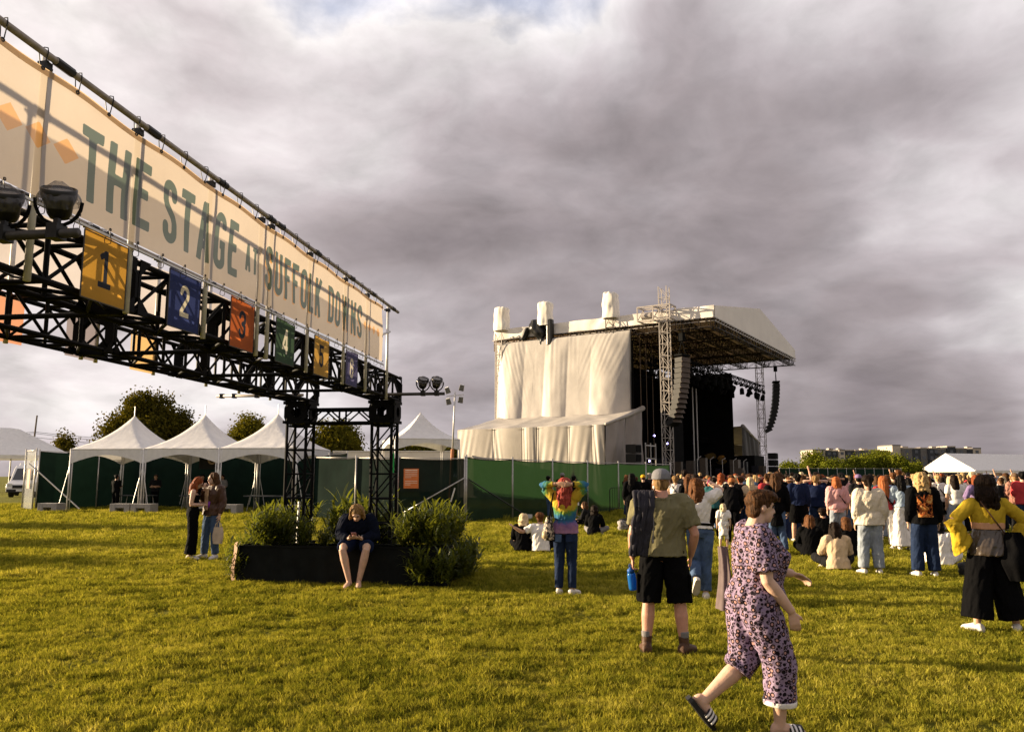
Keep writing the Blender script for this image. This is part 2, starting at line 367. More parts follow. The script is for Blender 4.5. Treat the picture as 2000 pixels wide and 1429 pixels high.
def glyph(ch, P, w, h, t):
    """signed distance to a condensed grotesque capital in the box 0..w, 0..h with stroke t"""
    i = t / 2; r = (w - t) / 2; x0, x1, y0, y1, xm = i, w - i, i, h - i, w / 2
    B = lambda a, b, tt=t: box_d(P, a, b, tt); mn = lambda *d: np.minimum.reduce(d)
    A = lambda *pts: poly_d(P, list(pts), t)
    if ch == 'T': return mn(B((0, y1), (w, y1)), B((xm, 0), (xm, h)))
    if ch == 'H': return mn(B((x0, 0), (x0, h)), B((x1, 0), (x1, h)), B((0, h * .5), (w, h * .5)))
    if ch == 'E': return mn(B((x0, 0), (x0, h)), B((0, y1), (w, y1)), B((0, y0), (w, y0)), B((0, h * .52), (w * .85, h * .52)))
    if ch == 'F': return mn(B((x0, 0), (x0, h)), B((0, y1), (w, y1)), B((0, h * .52), (w * .85, h * .52)))
    if ch == 'L': return mn(B((x0, 0), (x0, h)), B((0, y0), (w, y0)))
    if ch == 'A': return mn(B((x0, 0), (xm, h), t * .95), B((x1, 0), (xm, h), t * .95), B((w * .2, h * .27), (w * .8, h * .27), t * .85))
    if ch == 'K': return mn(B((x0, 0), (x0, h)), B((x0, h * .38), (x1, h)), B((w * .42, h * .55), (x1, 0)))
    if ch == 'N': return mn(B((x0, 0), (x0, h)), B((x1, 0), (x1, h)), B((x0, h), (x1, 0)))
    if ch == 'W':
        q = w * .25
        return mn(B((x0, h), (q + i * .3, 0), t * .85), B((q + i * .3, 0), (xm, h), t * .85), B((xm, h), (w - q - i * .3, 0), t * .85), B((w - q - i * .3, 0), (x1, h), t * .85))
    if ch == 'O': return A(*arc_pts(xm, y1 - r, r, r, 0, 180), *arc_pts(xm, y0 + r, r, r, 180, 360), (x1, y1 - r))
    if ch == 'U': return mn(A((x0, y0 + r), *arc_pts(xm, y0 + r, r, r, 180, 360)), B((x0, y0 + r), (x0, h)), B((x1, y0 + r), (x1, h)))
    if ch == 'D': return mn(B((x0, 0), (x0, h)), A((x0, y1), *arc_pts(xm, y1 - r, r, r, 90, 0), *arc_pts(xm, y0 + r, r, r, 0, -90), (x0, y0)))
    if ch == 'G': return mn(A(*arc_pts(xm, y1 - r, r, r, 0, 180), *arc_pts(xm, y0 + r, r, r, 180, 360), (x1, h * .42)), B((x1, h * .72), (x1, y1 - r)), B((xm, h * .42 + i * .3), (w, h * .42 + i * .3)))
    if ch == 'S': return A((x1, h * .74), *arc_pts(xm, y1 - r, r, r, 0, 180), (x0, h * .66), (x0 + r * .3, h * .58), (x1 - r * .3, h * .43), (x1, h * .34), *arc_pts(xm, y0 + r, r, r, 0, -180), (x0, h * .26))
    if ch == '1': return mn(B((xm + i * .3, 0), (xm + i * .3, h)), B((w * .08, h * .78), (xm + i * .3, h - i * .9)), B((0, y0), (w, y0)))
    if ch == '2': return mn(A((x0, h * .74), *arc_pts(xm, y1 - r, r, r, 180, 0), (x1, h * .62), (x0, y0 + i)), B((0, y0), (w, y0)))
    if ch == '3': return A((x0, h * .76), *arc_pts(xm, y1 - r, r, r, 180, 0), (x1, h * .6), (xm, h * .52), (x1, h * .44), *arc_pts(xm, y0 + r, r, r, 0, -180), (x0, h * .24))
    if ch == '4': return mn(B((x1 - i * .6, 0), (x1 - i * .6, h)), B((x0 - i * .4, h * .27), (x1 - i * .6, h)), B((0, h * .25), (w, h * .25)))
    if ch == '5': return mn(B((0, y1), (w, y1)), B((x0, h * .52), (x0, h)), A((x0, h * .56), *arc_pts(xm, h * .6 - r, r, r, 110, 0), *arc_pts(xm, y0 + r, r, r, 0, -180), (x0, h * .24)))
    if ch == '6': return A((x1, h * .74), *arc_pts(xm, y1 - r, r, r, 0, 180), *arc_pts(xm, y0 + r, r, r, 180, 360), *arc_pts(xm, h * .58 - r, r, r, 0, 180))
    return np.full(len(P), 9.0)
def text_d(P, s, x0, x1, y0, h, t, widths=None):
    widths = widths or {}; g = t * 0.75
    W = [widths.get(c, 1.0) for c in s]; tot = sum(W); unit = (x1 - x0 - g * (len(s) - 1)) / tot
    d = np.full(len(P), 9.0); x = x0
    for c, k in zip(s, W):
        w = unit * k; near = (P[:, 0] > x - 0.1) & (P[:, 0] < x + w + 0.1)
        if near.any(): d[near] = np.minimum(d[near], glyph(c, P[near] - np.array([x, y0]), w, h, t))
        x += w + g
    return d

def cloth_print_mat(name, base, inks, trans=0.5, mesh=0.0):
    """fabric with flat prints: inks = [(attribute, colour)], drawn where the stored distance is below zero"""
    m = bpy.data.materials.new(name); m.use_nodes = True; t = NT(m.node_tree); t.n.clear()
    out = t.new('ShaderNodeOutputMaterial'); tc = t.new('ShaderNodeTexCoord').outputs['Object']
    n = t.noise(tc, 2.2, 5, 0.6)
    c = t.ramp(n, [(0.3, tuple(k * 0.9 for k in base)), (0.7, base)])
    for at_, ink in inks:
        a = t.new('ShaderNodeAttribute'); a.attribute_name = at_
        e = t.math('ADD', a.outputs['Fac'], t.math('MULTIPLY', t.math('SUBTRACT', t.noise(tc, 90, 2), 0.5), 0.004))
        c = t.mix(t.smooth(e, -0.0015, 0.0015, 1.0, 0.0), c, (*ink, 1))
    d = t.new('ShaderNodeBsdfPrincipled'); t.put(d.inputs['Base Color'], c); d.inputs['Roughness'].default_value = 0.7; d.inputs['Specular IOR Level'].default_value = 0.15
    b = t.new('ShaderNodeBump'); b.inputs['Strength'].default_value = 0.5; b.inputs['Distance'].default_value = 0.015
    t.put(b.inputs['Height'], t.noise(tc, 9, 4, 0.6)); t.put(d.inputs['Normal'], b)
    tr = t.new('ShaderNodeBsdfTranslucent'); t.put(tr.inputs[0], c)
    mx = t.new('ShaderNodeMixShader'); mx.inputs[0].default_value = trans
    t.l.new(d.outputs[0], mx.inputs[1]); t.l.new(tr.outputs[0], mx.inputs[2]); sh = mx.outputs[0]
    if mesh:                       # open weave of mesh banner
        tp = t.new('ShaderNodeBsdfTransparent'); m2 = t.new('ShaderNodeMixShader'); m2.inputs[0].default_value = mesh
        t.l.new(sh, m2.inputs[1]); t.l.new(tp.outputs[0], m2.inputs[2]); sh = m2.outputs[0]
    t.l.new(sh, out.inputs[0]); return m
def cloth_sheet(name, mat, parent, a, s0, s1, z0, z1, step, fields, amp=0.012, seed=0.0):
    """hanging sheet in the gantry's own frame: plane a (lateral), s along, z up"""
    nu = max(2, int((s1 - s0) / step)); nv = max(2, int((z1 - z0) / step))
    U, V = np.meshgrid(np.linspace(s0, s1, nu + 1), np.linspace(z0, z1, nv + 1)); P = np.column_stack([U.ravel(), V.ravel()])
    fold = [amp * (mnoise.noise(Vector((u * 1.1 + seed, v * 1.6, seed))) + 0.5 * mnoise.noise(Vector((u * 3.1 + v * 1.5, v * 2.2, seed + 3)))) for u, v in P]
    edge = [0.012 * math.sin(u * 5.2 + seed) * (1 if v > z1 - step * 1.5 else 0) for u, v in P]
    co = np.column_stack([a + np.array(fold), P[:, 0], P[:, 1] + np.array(edge)])
    F = []
    w = nu + 1
    for j in range(nv):
        for i in range(nu): F.append((j * w + i, j * w + i + 1, (j + 1) * w + i + 1, (j + 1) * w + i))
    me = bpy.data.meshes.new(name); me.from_pydata(co.tolist(), [], F); me.polygons.foreach_set('use_smooth', [True] * len(F))
    for k, fn in fields.items():
        at_ = me.attributes.new(k, 'FLOAT', 'POINT'); at_.data.foreach_set('value', fn(P).astype(np.float32))
    return link(name, me, mat, parent)

# ------------------------------------------------------------------ entrance gantry
GAZ = math.atan(212 / 1570.3)
GA_F, GA_B = -4.10, -5.65        # lateral centre lines of the front and back truss
GZ0, GZ1 = 3.00, 3.455           # underside and top of the trusses
GS0, GS1 = 1.87, 13.87
gantry = thing('entrance_gantry', 'black truss entrance gantry with long cream banners over number panels', 'gantry', rz=-GAZ)
TW = 0.225
_brace = {}
def brace_mesh(L, r):
    k = (round(L, 3), r)
    if k not in _brace: _brace[k] = MB().tube([(0, 0, 0), (0, 0, L)], r, 6).mesh('brace')
    return _brace[k]
def brace(parent, a, b, r=0.013, mat=None):
    a = Vector(a); b = Vector(b); d = b - a
    o = link('brace', brace_mesh(d.length, r), mat or BLACK, parent); o.location = a; o.rotation_mode = 'QUATERNION'; o.rotation_quaternion = d.to_track_quat('Z', 'Y'); return o
def gusset_frame(mb, c, half, axis, th=0.02, hole=0.62):
    """square end plate with an eight-sided hole"""
    pts_o = []; pts_i = []
    for k in range(8):
        a = math.pi / 8 + k * math.pi / 4; q = (math.cos(a), math.sin(a)); m_ = max(abs(q[0]), abs(q[1]))
        pts_o.append((q[0] / m_ * half, q[1] / m_ * half)); pts_i.append((q[0] * half * hole * 1.05, q[1] * half * hole * 1.05))
    vs = []
    for dz in (-th / 2, th / 2):
        for p in pts_o + pts_i:
            v = (p[0], dz, p[1]) if axis == 'y' else (dz, p[0], p[1]) if axis == 'x' else (p[0], p[1], dz)
            vs.append((c[0] + v[0], c[1] + v[1], c[2] + v[2]))
    fs = []
    for k in range(8):
        n = (k + 1) % 8
        fs += [(k, n, 8 + n, 8 + k), (16 + n, 16 + k, 24 + k, 24 + n), (k, 16 + k, 16 + n, n), (8 + n, 24 + n, 24 + k, 8 + k)]
    mb.add(vs, fs)
def truss_section(parent, ac, s0, s1, z0, z1, hw=TW, nb=4, mats=BLACK):
    mb = MB(); cr = 0.026
    for a in (ac - hw + cr, ac + hw - cr):
        for z in (z0 + cr, z1 - cr): mb.tube([(a, s0 + 0.001, z), (a, s1 - 0.001, z)], cr, 8)
    zc = (z0 + z1) / 2
    for s in (s0 + 0.022, s1 - 0.022):
        gusset_frame(mb, (ac, s, zc), hw + 0.012, 'y', 0.034)
        for a in (ac - hw - 0.004, ac + hw + 0.004):                 # corner cheek plates
            for z, sg in ((z0, 1), (z1, -1)):
                w = 0.15; d = w if s < (s0 + s1) / 2 else -w
                mb.add([(a - .004, s, z), (a - .004, s + d, z), (a - .004, s, z + sg * w), (a + .004, s, z), (a + .004, s + d, z), (a + .004, s, z + sg * w)], [(0, 1, 2), (3, 5, 4), (0, 3, 4, 1), (1, 4, 5, 2), (2, 5, 3, 0)])
    st = (s1 - s0) / nb
    for i in range(1, nb):
        s = s0 + i * st
        for a in (ac - hw + cr, ac + hw - cr): mb.tube([(a, s, z0 + cr), (a, s, z1 - cr)], 0.019, 6)
        for z in (z0 + cr, z1 - cr): mb.tube([(ac - hw + cr, s, z), (ac + hw - cr, s, z)], 0.019, 6)
    sec = mb.obj('truss_section', mats, parent)
    for i in range(nb):
        sa, sb = s0 + i * st, s0 + (i + 1) * st
        if i % 2: sa, sb = sb, sa
        for a in (ac - hw + cr, ac + hw - cr): brace(sec, (a, sa, z0 + cr), (a, sb, z1 - cr), 0.016)
        for z in (z0 + cr, z1 - cr): brace(sec, (ac - hw + cr, sa, z), (ac + hw - cr, sb, z), 0.016)
    return sec
for ac in (GA_F, GA_B):
    for k in range(6): truss_section(gantry, ac, GS0 + 2 * k, GS0 + 2 * k + 2, GZ0, GZ1)
def tower(parent, ac, sc_, h, hw=0.205):
    mb = MB(); cr = 0.028
    for a in (ac - hw + cr, ac + hw - cr):
        for s in (sc_ - hw + cr, sc_ + hw - cr): mb.tube([(a, s, 0.02), (a, s, h)], cr, 8)
    for z in np.arange(0.05, h, 0.42):
        for q in (-1, 1):
            mb.tube([(ac - hw + cr, sc_ + q * (hw - cr), z), (ac + hw - cr, sc_ + q * (hw - cr), z)], 0.018, 6)
            mb.tube([(ac + q * (hw - cr), sc_ - hw + cr, z), (ac + q * (hw - cr), sc_ + hw - cr, z)], 0.018, 6)
    mb.box((ac, sc_, 0.012), (0.75, 0.75, 0.024))
    # sleeve block at the head, solid cheeks with round-cornered holes
    for z in (h - 0.36, h - 0.02): mb.box((ac, sc_, z), (2 * hw + 0.07, 2 * hw + 0.07, 0.05))
    for q in (-1, 1):
        gusset_frame(mb, (ac, sc_ + q * (hw + 0.02), h - 0.19), 0.2, 'y', 0.02, 0.45); gusset_frame(mb, (ac + q * (hw + 0.02), sc_, h - 0.19), 0.2, 'x', 0.02, 0.45)
    tw = mb.obj('tower', BLACK, parent)
    zs = list(np.arange(0.05, h - 0.4, 0.42))
    for i, (za, zb) in enumerate(zip(zs[:-1], zs[1:])):
        a0, a1 = ((-1, 1) if i % 2 else (1, -1))
        for q in (-1, 1):
            brace(tw, (ac + a0 * (hw - cr), sc_ + q * (hw - cr), za), (ac + a1 * (hw - cr), sc_ + q * (hw - cr), zb), 0.013)
            brace(tw, (ac + q * (hw - cr), sc_ + a0 * (hw - cr), za), (ac + q * (hw - cr), sc_ + a1 * (hw - cr), zb), 0.013)
    return tw
TS = 13.62
for ac in (GA_F, GA_B): tower(gantry, ac, TS, GZ0 - 0.005)
for ac in (GA_F, GA_B): tower(gantry, ac, GS0 + 0.25, GZ0 - 0.005)
# cross truss between the towers at the far end
mb = MB(); x0, x1 = GA_B + 0.21, GA_F - 0.21
for z in (2.62, 2.86):
    for s in (TS - 0.17, TS + 0.17): mb.tube([(x0, s, z), (x1, s, z)], 0.024, 8)
for z in (2.62, 2.86): mb.tube([((x0 + x1) / 2, TS - 0.17, z), ((x0 + x1) / 2, TS + 0.17, z)], 0.018, 6)
for s in (TS - 0.17, TS + 0.17): mb.tube([((x0 + x1) / 2, s, 2.62), ((x0 + x1) / 2, s, 2.86)], 0.018, 6)
ct = mb.obj('cross_truss', BLACK, gantry)
for s in (TS - 0.17, TS + 0.17):
    for i in range(4):
        xa, xb = x0 + (x1 - x0) * i / 4, x0 + (x1 - x0) * (i + 1) / 4
        za, zb = ((2.62, 2.86) if i % 2 == 0 else (2.86, 2.62)); brace(ct, (xa, s, za), (xb, s, zb), 0.014)
for s in (4.0, 6.0, 8.0, 10.0, 12.0): MB().tube([(GA_B + TW, s, GZ0 + 0.03), (GA_F - TW, s, GZ0 + 0.03)], 0.024, 8).obj('spreader_bar', BLACK, gantry)

# banners
BZ0, BZ1 = 3.53, 4.42
def green_print(P):
    d = text_d(P, 'THE', 5.01, 5.86, 3.67, 0.56, 0.085, {'H': 1.0, 'T': .92, 'E': .85})
    d = np.minimum(d, text_d(P, 'STAGE', 6.05, 7.39, 3.67, 0.56, 0.085, {'A': 1.08, 'T': .95, 'E': .85}))
    d = np.minimum(d, text_d(P, 'AT', 7.55, 7.83, 3.80, 0.29, 0.05, {'A': 1.1}))
    d = np.minimum(d, text_d(P, 'SUFFOLK', 8.02, 9.70, 3.72, 0.49, 0.075, {'F': .85, 'L': .8}))
    d = np.minimum(d, text_d(P, 'DOWNS', 9.92, 11.33, 3.72, 0.49, 0.075, {'W': 1.45}))
    return d
def orange_print(P):
    d = np.full(len(P), 9.0)
    for k in range(8):
        c = np.array([4.86 - 0.275 * k, 3.95]); q = np.abs(P - c); d = np.minimum(d, (q[:, 0] / 0.125 + q[:, 1] / 0.095 - 1) * 0.07)
    for k in range(4):
        c = np.array([11.50 + 0.215 * k, 3.965]); q = np.abs(P - c); d = np.minimum(d, (q[:, 0] / 0.085 + q[:, 1] / 0.075 - 1) * 0.05)
    Q = P + np.array([0.022, 0.018])                                  # drop shadow of the second line
    d = np.minimum(d, text_d(Q, 'SUFFOLK', 8.02, 9.70, 3.72, 0.49, 0.078, {'F': .85, 'L': .8}))
    return np.minimum(d, text_d(Q, 'DOWNS', 9.92, 11.33, 3.72, 0.49, 0.078, {'W': 1.45}))
CREAM = (0.395, 0.335, 0.27); INK = (0.055, 0.075, 0.055); ORANGE = (0.42, 0.23, 0.085)
BAN = cloth_print_mat('printed_banner_cloth', CREAM, [('orange', ORANGE), ('green', INK)], 0.5, 0.10)
BACKB = cloth_print_mat('printed_banner_reverse', CREAM, [], 0.5, 0.34)
ab = GA_F + TW + 0.075
banner = cloth_sheet('banner', BAN, gantry, ab, 1.9, 12.37, BZ0, BZ1, 0.0165, {'green': green_print, 'orange': orange_print}, 0.022, 1.0)
tag(banner, 'cream banner reading THE STAGE AT SUFFOLK DOWNS in dark green')
backb = cloth_sheet('banner', BACKB, gantry, GA_B - TW - 0.075, 1.9, 12.37, BZ0, BZ1 - 0.03, 0.06, {}, 0.02, 7.0)
tag(backb, 'plain reverse of the cream banner on the far side of the gantry')
# folded hem along the top of the front banner
MB().grid(lambda u, v: (ab + 0.006 + 0.0, 1.9 + 10.47 * u, BZ1 - 0.045 + 0.05 * v + 0.012 * math.sin((1.9 + 10.47 * u) * 5.2 + 1.0)), 120, 1).obj('hem', M('hem_cloth', (0.5, 0.36, 0.22), 0.7, 0.1, trans=0.45), gantry)
# top rails, posts, clamps, ties
for a, nm in ((ab, 'f'), (GA_B - TW - 0.075, 'b')):
    zr = 4.525
    MB().tube([(a, 1.7, zr), (a, 13.27, zr)], 0.026, 10).obj('top_rail', POLE, gantry, smooth=True)
    for s in (2.4, 3.5, 4.65, 5.72, 6.9, 8.0, 8.25, 9.39, 10.71, 11.72, 12.85):
        pa = a - 0.055 if nm == 'f' else a + 0.055
        MB().tube([(pa, s, GZ0 - 0.03), (pa, s, zr + 0.01)], 0.024, 8).obj('post', WPOLE, gantry, smooth=True)
        MB().tube([(a, s + 0.03, zr), (a, s + 0.20, zr)], 0.033, 8).obj('clamp', RUBBER, gantry)
        MB().box((pa, s, zr - 0.05), (0.07, 0.06, 0.05)).tube([(pa - 0.06, s - 0.05, zr - 0.045), (pa + 0.02, s + 0.05, zr - 0.06)], 0.012, 6).obj('bracket', RUBBER, gantry)
if True:
    mb0 = MB(); n = 13
    loop = [(0.036 * math.cos(k * 6.283 / 8) + 0.0, 0, 0.036 * math.sin(k * 6.283 / 8)) for k in range(9)]
    mb0.tube([(0.034, 0.0, 0.0), (0.028, 0.0, 0.03), (0, 0, 0.036), (-0.03, 0, 0.02), (-0.034, 0, -0.01), (-0.01, -0.012, -0.10), (0.0, -0.012, -0.118), (0.012, -0.0, -0.10), (0.034, 0.0, 0.0)], 0.004, 5)
    mb0.lathe([(0.008, -0.004), (0.016, -0.004), (0.016, 0.004), (0.008, 0.004)], 10, (0.012, -0.01, -0.118), (0, R(90), 0), cap=False)
    tie = mb0.mesh('bungee_tie')
    for i in range(30):
        s = 2.1 + i * 0.352; o = link('bungee_tie', tie, RUBBER, gantry); o.location = (ab, s, 4.525); o.rotation_euler = (0, 0, random.uniform(-.3, .3))
    for i in range(30):
        s = 2.2 + i * 0.352; o = link('bungee_tie', tie, RUBBER, gantry); o.location = (ab - 0.004, s, 3.455); o.rotation_euler = (R(180), 0, random.uniform(-.3, .3)); o.scale = (0.8, 0.8, 0.75)
MB().bar((ab - 0.012, 1.9, 3.495), (ab - 0.012, 12.5, 3.495), 0.02, 0.018).obj('lower_rail', WPOLE, gantry)
# diagonal stay on the last post
MB().tube([(ab - 0.05, 12.35, 3.95), (ab - 0.04, 12.92, 4.12)], 0.02, 8).obj('stay', WPOLE, gantry)

# number panels
PCOL = {'1': ((0.62, 0.33, 0.05), (0.03, 0.035, 0.05)), '2': ((0.035, 0.05, 0.16), (0.75, 0.68, 0.5)), '3': ((0.52, 0.13, 0.035), (0.03, 0.035, 0.05)), '4': ((0.055, 0.10, 0.06), (0.75, 0.7, 0.55)), '5': ((0.62, 0.36, 0.08), (0.03, 0.035, 0.05)), '6': ((0.10, 0.095, 0.20), (0.72, 0.66, 0.55))}
PN = {'1': 'mustard', '2': 'navy blue', '3': 'orange red', '4': 'dark green', '5': 'ochre', '6': 'muted violet'}
for c, s in zip('123456', (5.16, 6.28, 7.39, 8.46, 9.61, 10.80)):
    base, ink = PCOL[c]; pm = cloth_print_mat('panel_' + PN[c].replace(' ', '_'), base, [('ink', ink)], 0.42)
    fld = {'ink': lambda P, c=c, s=s: glyph(c, P - np.array([s + 0.185, 3.10]), 0.15, 0.29, 0.044)}
    o = cloth_sheet('number_panel', pm, gantry, GA_F + TW + 0.03, s, s + 0.52, 2.985, 3.485, 0.011, fld, 0.004, s)
    tag(o, PN[c] + ' hanging panel with the number ' + c)
    mb = MB(); a = GA_F + TW + 0.03
    for q in ((s, 2.985, s + .52, 2.985), (s, 3.485, s + .52, 3.485), (s, 2.985, s, 3.485), (s + .52, 2.985, s + .52, 3.485)): mb.bar((a, q[0], q[1]), (a, q[2], q[3]), 0.008)
    mb.obj('panel_frame', M('dark_edge', (0.05, 0.045, 0.04), 0.6), o)
for c, s in zip('654321', (3.1, 4.25, 5.45, 6.6, 7.75, 8.9)):
    base, ink = PCOL[c]; pm = cloth_print_mat('reverse_' + PN[c].replace(' ', '_'), tuple(k * .5 + c_ * .42 for k, c_ in zip(base, CREAM)), [], 0.5)
    o = cloth_sheet('number_panel', pm, gantry, GA_B - TW - 0.03, s, s + 0.52, 2.985, 3.485, 0.05, {}, 0.006, s)
# flood lights on outrigger arms
def par_can(parent, loc, rz, tilt, wrap=True):
    pc = MB(); prof = [(0.02, -0.15), (0.055, -0.145), (0.075, -0.11), (0.085, -0.05), (0.108, 0.0), (0.112, 0.055), (0.104, 0.06), (0.10, 0.045)]
    pc.lathe(prof, 18)
    can = pc.obj('lamp_can', M('lamp_black', (0.012, 0.012, 0.012), 0.4, 0.2), parent, smooth=True, loc=loc, rot=(tilt, 0, rz)); can.scale = (.88, .88, .88)
    MB().lathe([(0.0, 0.052), (0.06, 0.05), (0.1, 0.042)], 18).obj('lens', M('lamp_glass', (0.32, 0.31, 0.29), 0.12, 0.3, 40, bump=0.4, bscale=90, spec=0.8), can, smooth=True)
    if wrap:
        w = MB(); rg = random.Random(int(loc[1] * 100 + loc[0] * 37))
        def f(u, v):
            a = u * 6.283; z = 0.105 - 0.16 * v; r = 0.02 + 0.105 * math.sin(min(1, v * 1.3) * math.pi / 2)
            r += 0.014 * (mnoise.noise(Vector((math.cos(a) * 5, math.sin(a) * 5, v * 1.6 + loc[0]))) + 0.8 * abs(math.sin(a * 9 + 3 * mnoise.noise(Vector((a, v * 2, 1))))) * v)
            return (r * math.cos(a), r * math.sin(a), z)
        w.grid(f, 72, 10).obj('plastic_wrap', M('clear_plastic_wrap', (0.10, 0.095, 0.10), 0.18, 0.9, 22, spec=0.8, alpha=0.38), can, smooth=True)
    y = MB(); pts = [(0.122 * math.cos(a), 0, -0.02 - 0.15 * math.sin(a)) for a in np.linspace(0, math.pi, 11)]
    y.tube(pts, 0.011, 6).obj('yoke', BLACK, parent, loc=loc, rot=(0, 0, rz))
    return can
for s, tips in ((4.08, (-3.22, -3.56)), (13.3, (-3.10, -3.34))):
    MB().tube([(GA_F - 0.2, s, 3.09), (tips[0] + 0.14, s, 3.09)], 0.028, 10).obj('lamp_arm', M('dark_arm_tube', (0.06, 0.055, 0.05), 0.45, 0.2, 20, metal=0.4), gantry, smooth=True)
    for a in tips:
        par_can(gantry, (a, s, 3.31), 0.5, R(28))
        MB().box((a, s, 3.10), (0.07, 0.09, 0.09)).box((a, s, 3.15), (0.03, 0.03, 0.06)).obj('clamp', RUBBER, gantry)
MB().tube([(GA_B + 0.2, 13.2, 3.09), (-7.05, 13.2, 3.09)], 0.026, 10).obj('lamp_arm', POLE, gantry, smooth=True)
for a in (-6.95, -6.72, -6.3): MB().box((a, 13.2, 3.09), (0.06, 0.08, 0.08)).obj('clamp', RUBBER, gantry)
# loose cable along the truss
pts = [(GA_F + 0.05 + 0.05 * math.sin(k * 1.3), 3 + k * 0.35, GZ0 + 0.06 + 0.035 * math.sin(k * 2.1)) for k in range(31)]
MB().tube(pts, 0.009, 5).obj('cable', RUBBER, gantry)
pts = [(GA_F + 0.235, 13.4 + 0.01 * math.sin(k), 3.0 - k * 0.15) for k in range(18)]
MB().tube(pts, 0.008, 5).obj('cable', RUBBER, gantry)
MB().tube([(GA_F + 0.235, 13.4, 1.75), (GA_F + 0.235, 13.4, 2.1)], 0.012, 6).obj('cable_sleeve', M('green_tape', (0.01, 0.35, 0.06), 0.5), gantry)
# grey-white upright pipes standing inside the far legs
for a, s in ((GA_B + 0.02, TS - 0.05), (GA_B + 0.09, TS + 0.02)): MB().tube([(a, s, 0.03), (a + 0.02, s, 1.25)], 0.02, 6).obj('leg_pipe', WPOLE, gantry)

# ------------------------------------------------------------------ planters round the far legs
def gl(a, s, z=0.0):                    # gantry frame -> world
    return Vector((a * math.cos(GAZ) + s * math.sin(GAZ), -a * math.sin(GAZ) + s * math.cos(GAZ), z))
DRAPE = M('black_drape', (0.008, 0.009, 0.008), 0.85, 0.3, 5, bump=0.3, bscale=9, spec=0.08)
LINER = M('tan_liner', (0.32, 0.2, 0.12), 0.8)
def planter(label, a0, a1, s0, s1, h, skew=0.0):
    c = gl((a0 + a1) / 2, (s0 + s1) / 2); t = thing('planter_box', label, 'planter', c, -GAZ, 'black draped planters around the gantry legs')
    w, d = a1 - a0, s1 - s0
    def f(u, v):                        # draped cloth wall, four sides
        per = 2 * (w + d); q = u * per
        if q < w: x, y = -w / 2 + q, -d / 2; nx, ny = 0, -1
        elif q < w + d: x, y = w / 2, -d / 2 + (q - w); nx, ny = 1, 0
        elif q < 2 * w + d: x, y = w / 2 - (q - w - d), d / 2; nx, ny = 0, 1
        else: x, y = -w / 2, d / 2 - (q - 2 * w - d); nx, ny = -1, 0
        k = (1 - v) * 0.05 + 0.02 * math.sin(q * 23) * (1 - v) + 0.012 * mnoise.noise(Vector((q * 4, v * 3, a0)))
        return (x + nx * k, y + ny * k, v * h)
    MB().grid(f, 160, 6).obj('drape', DRAPE, t, smooth=True)
    MB().box((0, 0, h - 0.06), (w - 0.03, d - 0.03, 0.06)).obj('soil', M('dark_soil', (0.012, 0.01, 0.007), 0.95, 0.4, 30, bump=0.6, bscale=40), t)
    mb = MB()
    for p, q in (((-w / 2, -d / 2), (w / 2, -d / 2)), ((w / 2, -d / 2), (w / 2, d / 2)), ((w / 2, d / 2), (-w / 2, d / 2)), ((-w / 2, d / 2), (-w / 2, -d / 2))): mb.bar((*p, h), (*q, h), 0.03, 0.03)
    mb.obj('rim', DRAPE, t)
    return t
planter('long black planter box under the seated phone user', -6.15, -2.75, 12.5, 13.0, 0.57)
planter('black planter box at the side nearer the couple', -6.15, -5.95 + 0.3, 13.05, 14.5, 0.5)
planter('black planter box at the stage side of the gantry legs', -3.25, -2.75, 13.05, 14.5, 0.5)
# torn liner flap hanging at the left front corner
c = gl(-6.2, 12.45)
mb = MB(); mb.grid(lambda u, v: (-0.02 + 0.10 * u + 0.03 * math.sin(v * 5), -0.05 * math.sin(v * 3.1) - 0.02 * u, 0.62 - 0.6 * v + 0.03 * u), 4, 12)
tag(mb.obj('drape_flap', LINER, None, True, loc=c, rot=(0, 0, -GAZ - 0.4)), 'tan edge of loose liner hanging at the planter corner', 'liner')

LEAF = M('arching_leaf', (0.050, 0.070, 0.008), 0.45, 0.45, 9, spec=0.35, trans=0.45, tcol=(0.17, 0.18, 0.015))
def fern_mesh(seed, n=46, L=0.55):
    """upright leafy stems; short strap leaves set all the way up each stem"""
    rg = random.Random(seed); mb = MB()
    def leaf(p, a, e, l, w):
        dx, dy = math.cos(a), math.sin(a); px, py = -dy, dx; k = 4; vs = []; x, y, z = p; dr = rg.uniform(.3, 1.3)
        for j in range(k + 1):
            t = j / k; ww = w * (0.45 + 2.2 * t * (1 - t)) * (1 if j < k else .1); vs += [(x - px * ww, y - py * ww, z), (x + px * ww, y + py * ww, z)]
            x += dx * math.cos(e) * l / k; y += dy * math.cos(e) * l / k; z += math.sin(e) * l / k; e -= dr / k
        mb.add(vs, [(2 * j, 2 * j + 1, 2 * j + 3, 2 * j + 2) for j in range(k)])
    for i in range(n):
        a = rg.uniform(0, 6.283); out = rg.uniform(0, .22); h = L * rg.uniform(.55, 1.1) * (1 - .9 * out); x, y = rg.gauss(0, .06), rg.gauss(0, .06); m = rg.randint(7, 11)
        for j in range(m):
            t = (j + 1) / m; p = (x + math.cos(a) * out * t, y + math.sin(a) * out * t, h * t - .05 * out * t * t); leaf(p, rg.uniform(0, 6.283), rg.uniform(.1, 1.2) + .25 * t, rg.uniform(.13, .24), rg.uniform(.010, .017))
    return mb.mesh('foliage')
FERNS = [fern_mesh(s) for s in range(5)]
